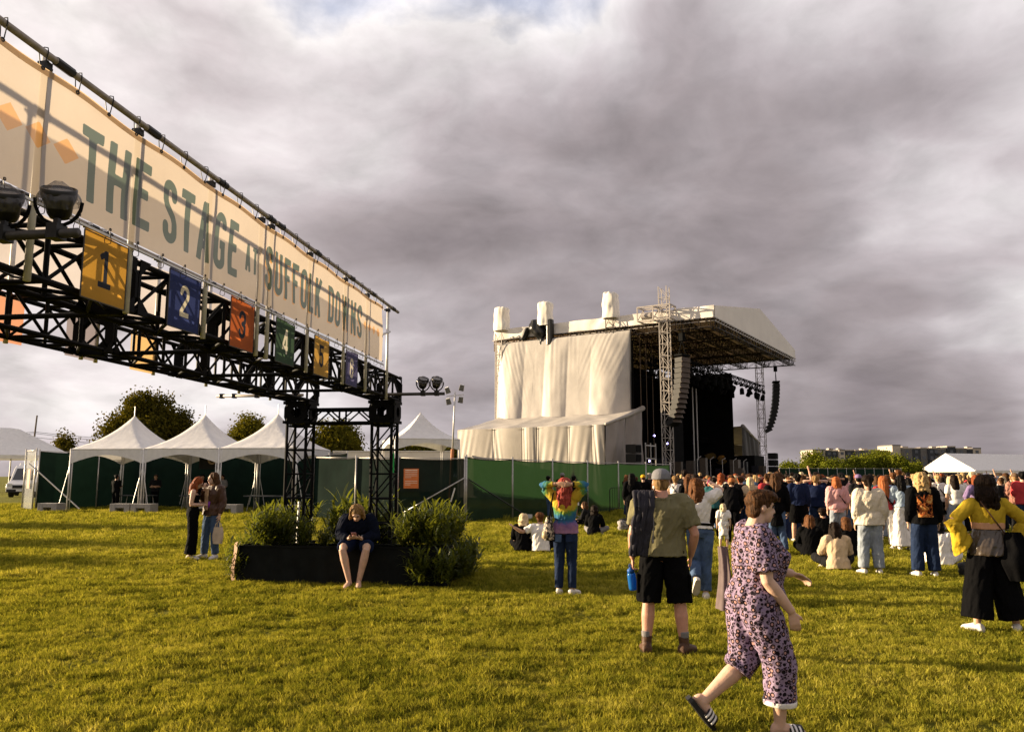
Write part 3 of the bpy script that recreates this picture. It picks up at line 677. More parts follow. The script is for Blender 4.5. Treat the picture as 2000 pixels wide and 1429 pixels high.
def fern(loc, scale, label, rz=0.0, pot=True, group='leafy plants round the gantry legs'):
    t = thing('leafy_plant', label, 'plant', loc, rz, group)
    o = link('foliage', random.choice(FERNS), LEAF, t); o.location = (0, 0, 0.22 * (1 if pot else 0.2)); o.scale = (scale, scale, scale * random.uniform(0.95, 1.1)); o['kind'] = 'stuff'
    if pot: MB().lathe([(0.11, 0.0), (0.15, 0.24), (0.16, 0.26), (0.14, 0.26), (0.13, 0.2), (0.0, 0.2)], 14).obj('pot', M('dark_pot', (0.02, 0.016, 0.012), 0.6), t, smooth=True)
    return t
_pl = [(-5.85, 12.75, .5, 1.0, 'in the long box at the end nearer the couple'), (-5.5, 12.8, .5, .9, 'in the long box just in front of the couple-side leg'), (-5.9, 13.3, .45, 1.1, 'rising behind the couple-side corner of the long box'),
       (-5.85, 13.85, .45, 1.15, 'behind the couple-side leg'), (-5.8, 14.3, .45, 1.1, 'at the back of the couple-side box'),
       (-3.0, 12.75, .5, 1.05, 'in the long box right of the seated person'), (-3.05, 13.25, .45, 1.2, 'tall behind the right end of the long box'), (-3.0, 13.8, .45, 1.15, 'in the middle of the stage-side box'), (-3.0, 14.35, .45, 1.1, 'at the back of the stage-side box'),
       (-3.45, 12.78, .5, .95, 'in the long box close to the seated person'),
       (-4.3, 14.5, 0, 1.7, 'standing in a pot behind the seated person'), (-4.75, 14.55, 0, 1.75, 'standing in a pot midway between the two legs'), (-5.15, 14.5, 0, 1.65, 'standing in a pot nearest the couple-side leg'),
       (-6.28, 12.85, 0, .85, 'sprawling low outside the couple-side corner'), (-6.34, 13.3, 0, .95, 'low outside the couple-side planter'), (-6.3, 13.8, 0, 1.0, 'low at the far end of the couple-side planter'),
       (-2.62, 12.85, 0, .95, 'sprawling low outside the stage-side corner'), (-2.58, 13.2, 0, 1.0, 'low outside the stage-side planter'), (-2.6, 13.7, 0, 1.0, 'low at the far end of the stage-side planter'), (-2.72, 12.3, 0, .9, 'lowest, at the front stage-side corner'), (-3.1, 12.32, 0, .85, 'low in front of the long box, right of the seated person'), (-6.2, 12.5, 0, .8, 'low at the liner corner of the long box'), (-5.2, 12.8, .5, .75, 'in the long box midway to the couple-side end'), (-3.25, 12.9, .5, 1.1, 'in the long box behind its stage-side end'), (-5.75, 12.68, .5, 1.05, 'in the long box, frontmost at the couple-side end'), (-4.85, 12.85, .5, .55, 'small, in the middle of the long box'), (-6.3, 13.05, 0, 1.15, 'bushy outside the couple-side corner')]
for a, s, z, k, w in _pl:
    fern(gl(a, s, z), k * 1.02, 'green strap-leaved plant ' + w, random.uniform(0, 6), pot=(z == 0 and s > 14))

# ------------------------------------------------------------------ peaked frame tents
def tent(label, c0, ux, uy, W, eave, peak, drop=0.72, arch=0.55, group='white peaked frame tents', legs=True, finial=0.45, blocks=True):
    """c0: front left corner; ux, uy unit vectors along the front and the depth"""
    t = thing('frame_tent', label, 'tent', c0, math.atan2(ux.y, ux.x), group)
    def f(u, v):
        q = 1 - max(abs(u - .5), abs(v - .5)) * 2          # 0 at the eave, 1 at the peak
        e = math.hypot(u - .5, v - .5) * 2
        z = eave + (peak - eave) * (0.52 * q + 0.48 * q ** 2.6)
        z += 0.02 * mnoise.noise(Vector((u * 14, v * 14, c0[0]))) * (1 - q)
        return (u * W, v * W, z)
    MB().grid(f, 28, 28).obj('canopy', VINYL, t, smooth=True)
    for k in range(4):
        def g(u, v):
            w = u * W; z0 = eave - 0.30 - (drop - 0.30) * abs(2 * u - 1) ** 1.7; z = eave + (z0 - eave) * v
            o = -0.012 - 0.02 * v * math.sin(u * 60 + k) * abs(2 * u - 1)
            return ((w, o, z), (W - o, w, z), (W - w, W - o, z), (o, W - w, z))[k]
        MB().grid(g, 40, 5).obj('valance', VINYL, t, smooth=True)
    if finial: MB().tube([(W / 2, W / 2, peak - 0.1), (W / 2, W / 2, peak + finial)], 0.025, 6).obj('finial', WPOLE, t)
    if legs:
        for x, y in ((0, 0), (W, 0), (W, W), (0, W)):
            sx = 1 if x == 0 else -1; sy = 1 if y == 0 else -1
            mb = MB(); mb.tube([(x, y, 0), (x, y, eave)], 0.04, 8); mb.obj('leg', WPOLE, t, smooth=True)
            MB().tube([(x + sx * 0.12, y, 0), (x + sx * 0.12, y, eave - 0.05)], 0.026, 6).obj('leg_brace', WPOLE, t, smooth=True)
            MB().tube([(x - sx * 0.42, y - sy * 0.05, 0.25), (x + sx * 0.02, y, eave - 0.65)], 0.018, 6).obj('strap', WPOLE, t)
        mb = MB()
        for a, b in (((0, 0), (W, 0)), ((W, 0), (W, W)), ((W, W), (0, W)), ((0, W), (0, 0))): mb.tube([(*a, eave - .03), (*b, eave - .03)], 0.03, 6)
        mb.obj('eave_frame', WPOLE, t)
    return t
tc0 = Vector((-21.2, 38.5, 0)); tux = Vector((0.986, -0.164, 0)); tuy = Vector((0.164, 0.986, 0)); TWd = 3.85
for k, w in enumerate(('white peaked tent nearest the parked van', 'white peaked tent in the middle of the row of three', 'white peaked tent partly behind the black gantry leg')):
    tent(w, tc0 + tux * (TWd * k), tux, tuy, TWd - 0.02, 2.98, 4.70)
def conc_block(p, rz, label, w=1.0):
    mb = MB(); h = 0.42                          # block with a fork slot through its foot
    mb.box((-w * 0.36, 0, h / 2), (w * 0.28, 0.62, h)).box((w * 0.36, 0, h / 2), (w * 0.28, 0.62, h)).box((0, 0, h * 0.76), (w * 0.438, 0.616, h * 0.46))
    o = mb.obj('concrete_block', CONC, None, loc=p, rot=(0, 0, rz), bevel=0.015); tag(o, label, 'block', 'concrete ballast blocks at the tent legs')
cb = tc0 + tux * -0.45 + tuy * -0.45; conc_block(cb, -0.17, 'concrete ballast block at the tent leg nearest the van')
for k, (q, w) in enumerate(((3.3, 'concrete ballast block, left one of a pair under the first tent join'), (4.35, 'concrete ballast block, right one of a pair under the first tent join'), (7.3, 'concrete ballast block behind the standing couple'), (8.6, 'concrete ballast block just right of the standing couple'), (11.5, 'concrete ballast block behind the planter foliage'))):
    conc_block(tc0 + tux * q + tuy * -0.45, -0.17, w)

# tables and gear under the tents
def folding_table(p, rz, label, L=1.8):
    t = thing('folding_table', label, 'table', p, rz, 'folding tables under the tents')
    MB().box((0, 0, 0.735), (L, 0.76, 0.05)).obj('tabletop', M('dark_table', (0.05, 0.055, 0.06), 0.5), t, bevel=0.01)
    for sx in (-1, 1):
        for sy in (-1, 1): MB().tube([(sx * L * .38, sy * .3, 0.71), (sx * L * .44, sy * .3, 0.0)], 0.016, 6).obj('leg', GALV, t)
    return t
folding_table(tc0 + tux * 2.5 + tuy * 1.6, -0.16, 'dark folding table under the first tent')
folding_table(tc0 + tux * 5.8 + tuy * 1.8, -0.1, 'dark folding table under the middle tent')
folding_table(tc0 + tux * 9.6 + tuy * 1.5, -0.2, 'dark folding table under the tent behind the gantry leg', 2.4)
folding_table(gp(560, 1003) + Vector((0, 5, 0)), 0.05, 'long low table behind the gantry leg', 2.6)

# ------------------------------------------------------------------ fences with windscreens
SCREEN = M('green_windscreen', (0.012, 0.030, 0.014), 0.75, 0.42, 1.1, bump=0.9, bscale=1.8, trans=0.5, tcol=(0.011, 0.030, 0.009), alpha=0.98)
DSCREEN = M('dark_windscreen', (0.006, 0.017, 0.012), 0.85, 0.25, 1.6, bump=0.3, bscale=2.0, trans=0.05, tcol=(0.01, 0.03, 0.016), spec=0.1)  # dark tone includes the shade behind the tents, put into the colour
GSCREEN = M('gate_windscreen', (0.006, 0.015, 0.011), 0.85, 0.25, 1.6, bump=0.3, bscale=2.0, alpha=0.985, spec=0.05)
def chain_mat():
    m = bpy.data.materials.new('chain_link'); m.use_nodes = True; t = NT(m.node_tree); t.n.clear()
    out = t.new('ShaderNodeOutputMaterial'); uv = t.new('ShaderNodeTexCoord').outputs['Object']
    s = t.new('ShaderNodeSeparateXYZ', Vector=uv)
    p = t.math('ADD', s.outputs[0], s.outputs[2]); q = t.math('SUBTRACT', s.outputs[0], s.outputs[2])
    w = [t.math('LESS_THAN', t.math('ABSOLUTE', t.math('SUBTRACT', t.math('FRACT', t.math('MULTIPLY', k, 11.0)), 0.5)), 0.028) for k in (p, q)]
    d = t.new('ShaderNodeBsdfPrincipled'); d.inputs['Base Color'].default_value = (0.025, 0.025, 0.022, 1); d.inputs['Metallic'].default_value = 0.4; d.inputs['Roughness'].default_value = 0.5
    tp = t.new('ShaderNodeBsdfTransparent'); mx = t.new('ShaderNodeMixShader'); t.put(mx.inputs[0], t.math('MAXIMUM', w[0], w[1]))
    t.l.new(tp.outputs[0], mx.inputs[1]); t.l.new(d.outputs[0], mx.inputs[2]); t.l.new(mx.outputs[0], out.inputs[0]); return m
CHAIN = chain_mat()
def fence(label, pts, hs, mat, chain=False, post_mat=GALV, name='screened_fence', cat='fence', back=0.04, lo=0.03):
    """posts at every point; one screen per bay; screens hang behind the posts"""
    t = thing(name, label, cat, (0, 0, 0))
    for p, h in zip(pts, hs): MB().tube([(p.x, p.y, 0), (p.x, p.y, h + 0.12)], 0.035, 8).obj('post', post_mat, t, smooth=True)
    for i, (a, b) in enumerate(zip(pts[:-1], pts[1:])):
        d = (b - a); L = d.length; d = d / L; n = Vector((-d.y, d.x, 0)); ha, hb = hs[i], hs[i + 1]
        def f(u, v, off=0.0):
            h = ha + (hb - ha) * u; sag = -0.05 * math.sin(u * math.pi) * v; z = lo + (h - lo) * v + sag * (1 + 0.4 * math.sin(i * 3.0))
            k = back + off + 0.05 * mnoise.noise(Vector((u * 3 + i * 7, v * 2, 1))) * math.sin(u * math.pi)
            p = a + d * (L * u) + n * k; return (p.x, p.y, z)
        MB().grid(f, 18, 12).obj('windscreen', mat, t, smooth=True)
        MB().tube([f(k / 8, 1.0) for k in range(9)], 0.016, 6).obj('screen_rope', RUBBER, t)
        MB().tube([(a.x + n.x * .02, a.y + n.y * .02, ha + .02), (b.x + n.x * .02, b.y + n.y * .02, hb + .02)], 0.02, 6).obj('top_rail', post_mat, t, smooth=True)
        if chain:
            o = MB().grid(lambda u, v: (L * u, 0, lo + (ha + (hb - ha) * u - lo) * v), 2, 2).obj('chain_link', CHAIN, t); o.location = (a.x - n.x * .01, a.y - n.y * .01, 0); o.rotation_euler = (0, 0, math.atan2(d.y, d.x))
    return t
F0 = Vector((-1.69, 29.8, 0)); FU = Vector((0.60, 0.80, 0))
fpts = [F0 + FU * (2.85 * k) for k in range(7)]
fR = fence('bright green screened fence running back beside the stage', fpts, [2.36, 2.32, 2.30, 2.28, 2.28, 2.28, 2.28], SCREEN)
b0 = F0 + FU * 0.1; MB().tube([(b0.x + .05, b0.y - .05, 1.55), (b0.x + FU.x * 3.0 + .5, b0.y + FU.y * 3.0 - .6, 0.08)], 0.025, 6).obj('brace', RUBBER, fR)
MB().box((b0.x + FU.x * 3.0 + .5, b0.y + FU.y * 3.0 - .6, 0.1), (0.25, 0.12, 0.2)).obj('brace_foot', M('white_foot', (0.6, 0.58, 0.55), 0.6), fR)
gpt = [Vector((-7.9, 32.0, 0)), Vector((-6.0, 30.9, 0)), Vector((-4.25, 29.95, 0)), F0 + Vector((-0.06, 0, 0))]
fG = fence('dark chain link gate section with see-through screen and orange notice', gpt, [2.4, 2.36, 2.34, 2.30], GSCREEN, name='gate_fence')
MB().tube([(-4.0, 29.8, 0.35), (-1.75, 29.7, 1.62)], 0.028, 6).obj('brace', GALV, fG, smooth=True)
MB().tube([(-2.25, 29.7, 0.75), (-2.1, 29.68, 1.25)], 0.03, 6).obj('gate_latch', WPOLE, fG)
fL = [Vector((-7.9, 32.0, 0)), Vector((-8.2, 36.0, 0)), Vector((-8.6, 41.8, 0)), Vector((-12.6, 42.6, 0)), Vector((-16.4, 43.2, 0)), Vector((-20.2, 43.8, 0)), Vector((-24.2, 44.4, 0))]
fence('dark green screened fence standing behind the row of tents', fL, [2.4, 2.6, 2.85, 2.95, 3.0, 3.0, 3.0], DSCREEN)
# orange notice on the gate section
def notice(name, label, p, w, h, rz, lines=True):
    n = MB().box((0, 0, 0), (w, 0.012, h)).obj(name, M('orange_notice', (0.62, 0.17, 0.045), 0.55, 0.1, 8), None, loc=p, rot=(0, 0, rz)); tag(n, label, 'notice')
    if lines:
        rg = random.Random(4); mb = MB()
        for k in range(9):
            zz = h * 0.42 - k * h * 0.092; ww = w * (0.82 if k not in (4, 8) else rg.uniform(0.35, 0.6)); th = 0.032 if k == 0 else 0.016
            if k == 5: continue
            mb.box((-(w * 0.82 - ww) / 2, -0.008, zz), (ww, 0.003, th))
        o = mb.obj('print_lines', M('pale_print', (0.8, 0.68, 0.55), 0.6), n); o['kind'] = 'stuff'
    return n
notice('safety_notice', 'orange printed notice hung on the dark chain link fence', at(803, 934, 29.72), 0.55, 0.72, 0.03)
# free-standing end panel beside the van, with a leaning brace
ep = [at(43, 985, 41.5), at(63, 988, 40.2)]; ep = [Vector((p.x, p.y, 0)) for p in ep]
fe = fence('narrow chain link gate panel at the end of the dark fence', ep, [2.95, 2.95], M('pale_mesh', (0.10, 0.115, 0.115), 0.7, 0.2, alpha=0.55), chain=True, name='end_gate', cat='gate')
fence('dark screened fence bay between the gate panel and the first tent', [ep[1] + Vector((0.1, 0.1, 0)), Vector((-24.2, 44.3, 0)) + Vector((1.9, -1.0, 0)), Vector((-20.0, 43.6, 0))], [2.9, 2.9, 2.95], DSCREEN)
MB().tube([(ep[1].x - 0.2, ep[1].y - .2, 2.3), (ep[1].x + 2.9, ep[1].y - 1.0, 0.1)], 0.03, 6).obj('brace', GALV, fe)
notice('safety_notice', 'narrow orange notice on the end gate panel by the van', Vector((ep[0].x * .45 + ep[1].x * .55, ep[0].y * .45 + ep[1].y * .55 - 0.1, 1.55)), 0.42, 0.95, math.atan2(ep[1].y - ep[0].y, ep[1].x - ep[0].x), False)

# ------------------------------------------------------------------ trees and shrubs
BARK = M('bark', (0.06, 0.04, 0.025), 0.9, 0.3, 20, bump=0.5)
def leaf_mat(name, a, b, tr=0.3):
    m = bpy.data.materials.new(name); m.use_nodes = True; t = NT(m.node_tree); t.n.clear(); out = t.new('ShaderNodeOutputMaterial')
    n = t.noise(t.new('ShaderNodeNewGeometry').outputs['Position'], 1.3, 3, 0.6)
    c = t.ramp(n, [(0.32, a), (0.68, b)])
    d = t.new('ShaderNodeBsdfDiffuse'); t.put(d.inputs[0], c); x = t.new('ShaderNodeBsdfTranslucent'); t.put(x.inputs[0], t.mix(1.0, c, (1.1, 1.0, 0.5, 1), 'MULTIPLY'))
    mx = t.new('ShaderNodeMixShader'); mx.inputs[0].default_value = tr; t.l.new(d.outputs[0], mx.inputs[1]); t.l.new(x.outputs[0], mx.inputs[2]); t.l.new(mx.outputs[0], out.inputs[0]); return m
LDARK = leaf_mat('oak_leaves', (0.035, 0.038, 0.006), (0.14, 0.115, 0.016))
LMID = leaf_mat('maple_leaves', (0.055, 0.062, 0.008), (0.17, 0.145, 0.018))
LLIGHT = leaf_mat('shrub_leaves', (0.06, 0.085, 0.008), (0.20, 0.21, 0.025), 0.35)
def tree(label, base, lobes, leaf, mat, trunk_r=0.25, n=3000, seed=1, cat='tree', name='tree', group=None):
    """lobes: (x, y, z, rx, ry, rz) crown volumes, local to the base; leaves sit in twig clumps through them"""
    rg = np.random.default_rng(seed); t = thing(name, label, cat, base, group=group)
    mb = MB(); top = max(l[2] for l in lobes)
    mb.tube([(0, 0, -0.1), (trunk_r * .3, 0, top * .35), (0, trunk_r * .3, top * .8)], [trunk_r, trunk_r * .75, trunk_r * .35], 8)
    for l in lobes: mb.tube([(0, 0, top * .3), (l[0] * .5, l[1] * .5, (top * .3 + l[2]) / 2), (l[0], l[1], l[2])], [trunk_r * .5, trunk_r * .3, trunk_r * .12], 6)
    mb.obj('trunk', BARK, t, smooth=True)
    vol = np.array([l[3] * l[4] * l[5] for l in lobes]); vol = vol / vol.sum(); V = []
    nc = max(12, n // 6)
    for l, q in zip(lobes, vol):
        k = max(4, int(nc * q)); d = rg.normal(size=(k, 3)); d /= np.linalg.norm(d, axis=1)[:, None]
        rr = rg.uniform(0.25, 0.96, k)[:, None] ** 0.6; cc = np.array(l[:3]) + d * rr * np.array(l[3:]) * (1 + 0.09 * rg.normal(size=(k, 1)).clip(-1.5, 1.5))
        cr = leaf * 1.9
        for c in cc:
            m_ = 22; p = c + rg.normal(size=(m_, 3)) * cr * np.array([.62, .62, .5]); V.append(p)
    P = np.concatenate(V); m_ = len(P)
    u = rg.normal(size=(m_, 3)); u /= np.linalg.norm(u, axis=1)[:, None]; w = np.cross(u, rg.normal(size=(m_, 3))); w /= np.linalg.norm(w, axis=1)[:, None]
    sz = leaf * rg.uniform(0.5, 1.05, (m_, 1))
    Q = np.stack([P - u * sz * .5, P + w * sz * .32, P + u * sz * .5, P - w * sz * .32], 1).reshape(-1, 3)
    me = bpy.data.meshes.new('crown'); me.from_pydata(Q.tolist(), [], (np.arange(m_ * 4).reshape(-1, 4)).tolist())
    link('crown', me, mat, t); return t
def px_tree(label, x0, x1, ytop, Y, leaf, mat, n, seed, squash=1.0, low=0.25, **kw):
    c = at((x0 + x1) / 2, 928, Y); W = (x1 - x0) / 1570 * Y; H = at(0, ytop, Y).z; rg = random.Random(seed); lobes = []
    cz = H * (low + 1) / 2; rz = H * (1 - low) / 2
    lobes.append((0, 0, cz, W * .33, W * .33, rz * .85))
    for k in range(8):
        a = k * 0.785 + rg.uniform(-.3, .3); r = W * .27 * rg.uniform(.8, 1.15); z = cz + rz * rg.uniform(-.5, .35)
        lobes.append((r * math.cos(a), r * math.sin(a), z, W * .2 * rg.uniform(.8, 1.2), W * .2, rz * .42))
    for k in range(3): lobes.append((rg.uniform(-.18, .18) * W, rg.uniform(-.15, .15) * W, H - rz * .38, W * .19, W * .18, rz * .38))
    return tree(label, (c.x, Y, 0), lobes, leaf, mat, 0.02 * H + .05, n, seed, **kw)
px_tree('big dark round tree rising behind the first tent', 196, 345, 766, 95, 0.42, LDARK, 9000, 11, low=0.12)
px_tree('smaller dark tree leaning on the right of the big round tree', 312, 388, 802, 97, 0.40, LDARK, 4000, 12, low=0.1)
px_tree('small dark bush at the roof edge of the distant white tent', 103, 141, 846, 90, 0.35, LDARK, 1500, 13)
px_tree('rounded tree between the peaks of the second and third tents', 428, 528, 812, 100, 0.42, LMID, 5000, 14, low=0.15)
px_tree('rounded tree seen through the opening between the gantry legs', 603, 712, 826, 98, 0.42, LMID, 5500, 15, low=0.15)
for k, (a, b, y) in enumerate(((742, 800, 868), (792, 835, 862), (828, 872, 866), (862, 900, 870))):
    px_tree(('low hazy tree just right of the gantry leg', 'low tree under the far tent, left one', 'low tree under the far tent, middle one', 'low tree beside the lighting mast')[k], a, b, y, 190, 0.8, LMID, 1500, 30 + k, group='low trees on the horizon')
# long white trailer behind the gate fence
t = thing('site_trailer', 'long low white trailer roofline behind the gate fence', 'trailer', at(765, 928, 62) * Vector((1, 1, 0)) if False else (at(770, 928, 62).x, 62, 0))
MB().box((0, 0, 2.0), (8.9, 2.6, 3.0)).obj('body', M('white_panel', (0.68, 0.62, 0.54), 0.6, 0.06, 2), t, bevel=0.05)
MB().box((0, 0, 3.53), (9.0, 2.7, 0.07)).obj('roof_edge', M('pale_trim', (0.72, 0.68, 0.62), 0.6), t)
for x in (-2.5, 2.5): MB().lathe([(0.42, -.12), (0.42, .12)], 16, (x, -1.0, 0.42), (R(90), 0, 0)).obj('wheel', RUBBER, t)
# far tent on tall legs
fx = at(773, 928, 52).x
tent('white peaked tent on tall legs behind the gate fence', Vector((fx, 51.5, 0)), Vector((0.94, 0.34, 0)), Vector((-0.34, 0.94, 0)), 4.3, 4.1, 6.0, drop=0.75, group=None, finial=0.0, legs=True)

# lighting mast
mp = at(885, 928, 46); t = thing('lighting_mast', 'tall rusty lighting mast with four floodlights beside the stage tarpaulin', 'mast', (mp.x - .15, 46, 0))
MB().tube([(0, 0, 0), (0.10, 0, 3.2)], 0.10, 10).obj('mast_base', M('rust_orange', (0.42, 0.15, 0.05), 0.6, 0.25, 10), t)
MB().tube([(0.10, 0, 3.2), (0.22, 0, 6.5)], 0.05, 8).obj('mast_tube', WPOLE, t, smooth=True)
MB().bar((-0.28, 0, 6.25), (0.72, 0, 6.35), 0.05).obj('crossbar', WPOLE, t)
for k, (x, z) in enumerate(((-0.22, 6.6), (-0.16, 5.95), (0.6, 6.75), (0.55, 6.05))):
    o = MB().box((0, 0, 0), (0.30, 0.18, 0.36), taper=0.8).obj('floodlight', M('grey_flood', (0.20, 0.19, 0.17), 0.4, 0.2, 10), t, loc=(x, -0.05, z), rot=(R(25), R((-18, -12, 14, 10)[k]), 0), bevel=0.02)
    MB().box((0, 0.0, 0.183), (0.2, 0.12, 0.012)).obj('lens', M('pale_lens', (0.7, 0.68, 0.62), 0.15, spec=0.8), o)

# far left: vans, marquee, utility pole
VANW = M('white_van_paint', (0.72, 0.70, 0.67), 0.3, 0.04, 3, spec=0.5); GLASS = M('dark_glass', (0.012, 0.014, 0.018), 0.08, 0.2, spec=0.8); TYRE = M('tyre', (0.01, 0.01, 0.01), 0.8); TRIM = M('black_plastic', (0.012, 0.012, 0.013), 0.55)
def van(label, p, rz):
    """nose towards -y"""
    t = thing('parked_van', label, 'van', p, rz, 'white vans parked beyond the fence')
    prof = [(-2.75, .45), (-2.8, .75), (-2.72, 1.05), (-2.0, 1.32), (-1.15, 2.3), (-0.8, 2.5), (2.6, 2.55), (2.75, 2.4), (2.8, .45)]
    mb = MB(); n = len(prof)
    secs = [(-0.98, 0.90), (-0.92, 1.0), (0.92, 1.0), (0.98, .90)]; vs = []
    for x, k in secs:
        for (y, z) in prof: vs.append((x, y * (0.985 if abs(x) > .95 else 1), .45 + (z - .45) * (0.985 if abs(x) > .95 else 1)))
    fs = []
    for s in range(3):
        for i in range(n): j = (i + 1) % n; fs.append((s * n + i, s * n + j, (s + 1) * n + j, (s + 1) * n + i))
    fs += [tuple(range(n - 1, -1, -1)), tuple(3 * n + i for i in range(n))]; mb.add(vs, fs)
    mb.obj('body', VANW, t, bevel=0.03)
    MB().add([(-.82, -1.97, 1.36), (.82, -1.97, 1.36), (.76, -1.18, 2.28), (-.76, -1.18, 2.28)], [(0, 1, 2, 3)]).obj('windscreen', GLASS, t)
    for s in (-1, 1):
        MB().add([(s * .99, -1.7, 1.38), (s * .99, -.5, 1.38), (s * .99, -.5, 2.1), (s * .99, -1.15, 2.1)], [(0, 1, 2, 3)]).obj('side_window', GLASS, t)
        MB().box((s * .72, -2.76, 1.0), (.36, .1, .2)).obj('headlight', M('clear_lamp', (0.6, 0.6, 0.58), 0.1, spec=.8), t, bevel=0.02)
        for y in (-1.85, 1.75): MB().lathe([(.2, -.12), (.36, -.12), (.36, .12), (.2, .12)], 18, (s * .84, y, .36), (0, R(90), 0)).obj('wheel', TYRE, t)
        MB().box((s * 1.12, -1.35, 1.5), (.2, .12, .32)).obj('mirror', TRIM, t)
    MB().box((0, -2.78, .84), (1.0, .07, .24)).obj('grille', TRIM, t); MB().box((0, -2.8, .52), (1.8, .1, .22)).obj('bumper', TRIM, t)
    MB().box((0, -2.86, .55), (.42, .02, .14)).obj('number_plate', VANW, t)
    return t
van('white van with sloping bonnet facing the field beyond the fence', (at(34, 928, 64).x, 66, 0), R(14))
v2 = van('white van standing further back, cut off at the edge of view', (at(-4, 928, 66).x, 71, 0), R(20)); v2.scale = (1, 1, 1.12)
def marquee(label, p, rz, W, L, eave, peak, name='marquee', hip=False):
    """gable towards -y, length along +y"""
    t = thing(name, label, 'marquee', p, rz)
    nb = max(2, int(L / 5))
    for s in (-1, 1):
        for k in range(nb):
            y0, y1 = k * L / nb, (k + 1) * L / nb
            def f(u, v, s=s, y0=y0, y1=y1):
                y = y0 + (y1 - y0) * u; x = W / 2 * v; r0 = max(0, min(1, y / (W * .5), (L - y) / (W * .5))) if hip else 1
                pk = eave + (peak - eave) * r0
                return (s * x, y, pk + (eave - pk) * v - 0.10 * math.sin(u * math.pi) * math.sin(v * math.pi))
            MB().grid(f, 8, 8).obj('roof_panel', VINYL, t, smooth=True)
        MB().grid(lambda u, v: (s * (W / 2 + .01), L * u, eave - 0.35 * v + 0.01 * math.sin(u * 200)), 40, 1).obj('valance', VINYL, t)
        for k in range(nb + 1): MB().tube([(s * W / 2 * .985, k * L / nb, 0), (s * W / 2 * .985, k * L / nb, eave)], 0.07, 6).obj('leg', WPOLE, t)
    if not hip: MB().grid(lambda u, v: ((2 * u - 1) * W / 2, -0.03 - 0.05 * math.sin(u * math.pi) * v, eave - .25 + v * (.25 + (peak - eave) * (1 - abs(2 * u - 1)))), 20, 6).obj('gable', VINYL, t, smooth=True)
    return t
marquee('large white marquee roof beyond the fence, nearest the vans', (at(-60, 928, 88).x, 80, 0), R(-70), 11, 14, 3.7, 6.6, hip=True)
c = at(57, 928, 120)
t = thing('utility_pole', 'leaning wooden utility pole behind the white marquee', 'pole', (c.x, 120, 0)); MB().tube([(0, 0, 0), (0.45, 0, 10.7)], [.17, .11], 8).obj('pole_shaft', M('grey_wood', (0.14, 0.11, 0.085), 0.85, 0.2, 12), t)
for k, (z0, z1) in enumerate(((8.2, 6.9), (8.0, 6.2), (7.4, 5.9))):
    mb = MB(); mb.tube([(0.35 + 30 * u, 4 * u, z0 + (z1 - z0) * u - 2.2 * u * (1 - u)) for u in np.linspace(0, 1, 9)], 0.03, 4); mb.tube([(0.35 - 20 * u, -2 * u, z0 - .3 * u - 1.5 * u * (1 - u)) for u in np.linspace(0, 1, 7)], 0.03, 4); mb.obj('wire', RUBBER, t)

# small trees added out of view on the left to shade the lawn
for k, (x, y, h, lab) in enumerate(((-31.0, 20.5, 4.9, 'unseen tree added to shade the lawn, nearest the gantry'), (-35.0, 25.0, 5.6, 'unseen tree added to shade the lawn, middle of three'), (-36.0, 31.0, 5.8, 'unseen tree added to shade the lawn, nearest the vans'))):
    tree(lab, (x, y, 0), [(0, 0, h * .62, 1.5, 1.5, h * .30), (.9, .4, h * .5, 1.0, 1.0, h * .22), (-.8, .5, h * .55, 1.0, 1.0, h * .2), (.1, -.9, h * .5, 1.0, 1.0, h * .2), (0, .2, h * .8, .9, .9, h * .18)], .22, LMID, .12, 2200, 80 + k, group='unseen trees added to shade the lawn')
# round emblem board hung at the back of the middle tent
bp = tc0 + tux * (TWd * 1.35) + tuy * 3.6
t = thing('hanging_board', 'black board with pale round emblem inside the middle tent', 'sign', (bp.x, bp.y, 2.45), math.atan2(tux.y, tux.x)); MB().box((0, 0, 0), (1.25, .04, .85)).obj('board', M('black_board', (.01, .01, .01), .6), t)
MB().lathe([(.14, -.01), (.24, -.01), (.24, .01), (.14, .01)], 28, (.1, -.035, .05), (R(90), 0, 0), cap=False).obj('emblem_ring', M('tan_emblem', (.35, .24, .14), .6), t); MB().lathe([(0, -.008), (.09, -.008), (.09, .008), (0, .008)], 20, (.1, -.035, .05), (R(90), 0, 0)).obj('emblem_centre', M('tan_emblem', (.35, .24, .14)), t)
# items on the grass
def bag(label, p, w, mat, cat='bag', name='backpack'):
    t = thing(name, label, cat, (p.x, p.y, 0), random.uniform(0, 3))
    MB().grid(lambda u, v: (w * (.5 + .1 * math.sin(v * 3)) * math.copysign(abs(math.cos(u * 6.283)) ** .7, math.cos(u * 6.283)) * (1 if v < .95 else .2), w * .34 * math.sin(u * 6.283) * (1 if v < .95 else .2) + .03 * mnoise.noise(Vector((u * 5, v * 5, 1))), w * .9 * v), 24, 10).obj('pack', mat, t, smooth=True)
    MB().tube([(-.05, 0, w * .85), (-.04, 0, w * 1.0), (.04, 0, w * 1.0), (.05, 0, w * .85)], .012, 6).obj('handle', RUBBER, t); MB().box((0, -w * .34, w * .35), (w * .6, .05, w * .4)).obj('pocket', mat, t, bevel=.02)
bag('black backpack lying on the grass left of the mustard top', gp(1888, 1124), .26, M('black_nylon', (.008, .008, .009), .6)); bag('dusky pink bag on the grass beside the black backpack', gp(1899, 1120), .24, M('pink_canvas', (.26, .13, .14), .8))
bag('pale patterned bag on the grass by the dark group', gp(1216, 1036), .36, M('mixed_canvas', (.25, .23, .22), .8, .9, 16)); bag('small black bag behind the pale patterned bag', gp(1219, 1028), .3, M('black_nylon', (.008, .008, .009)))
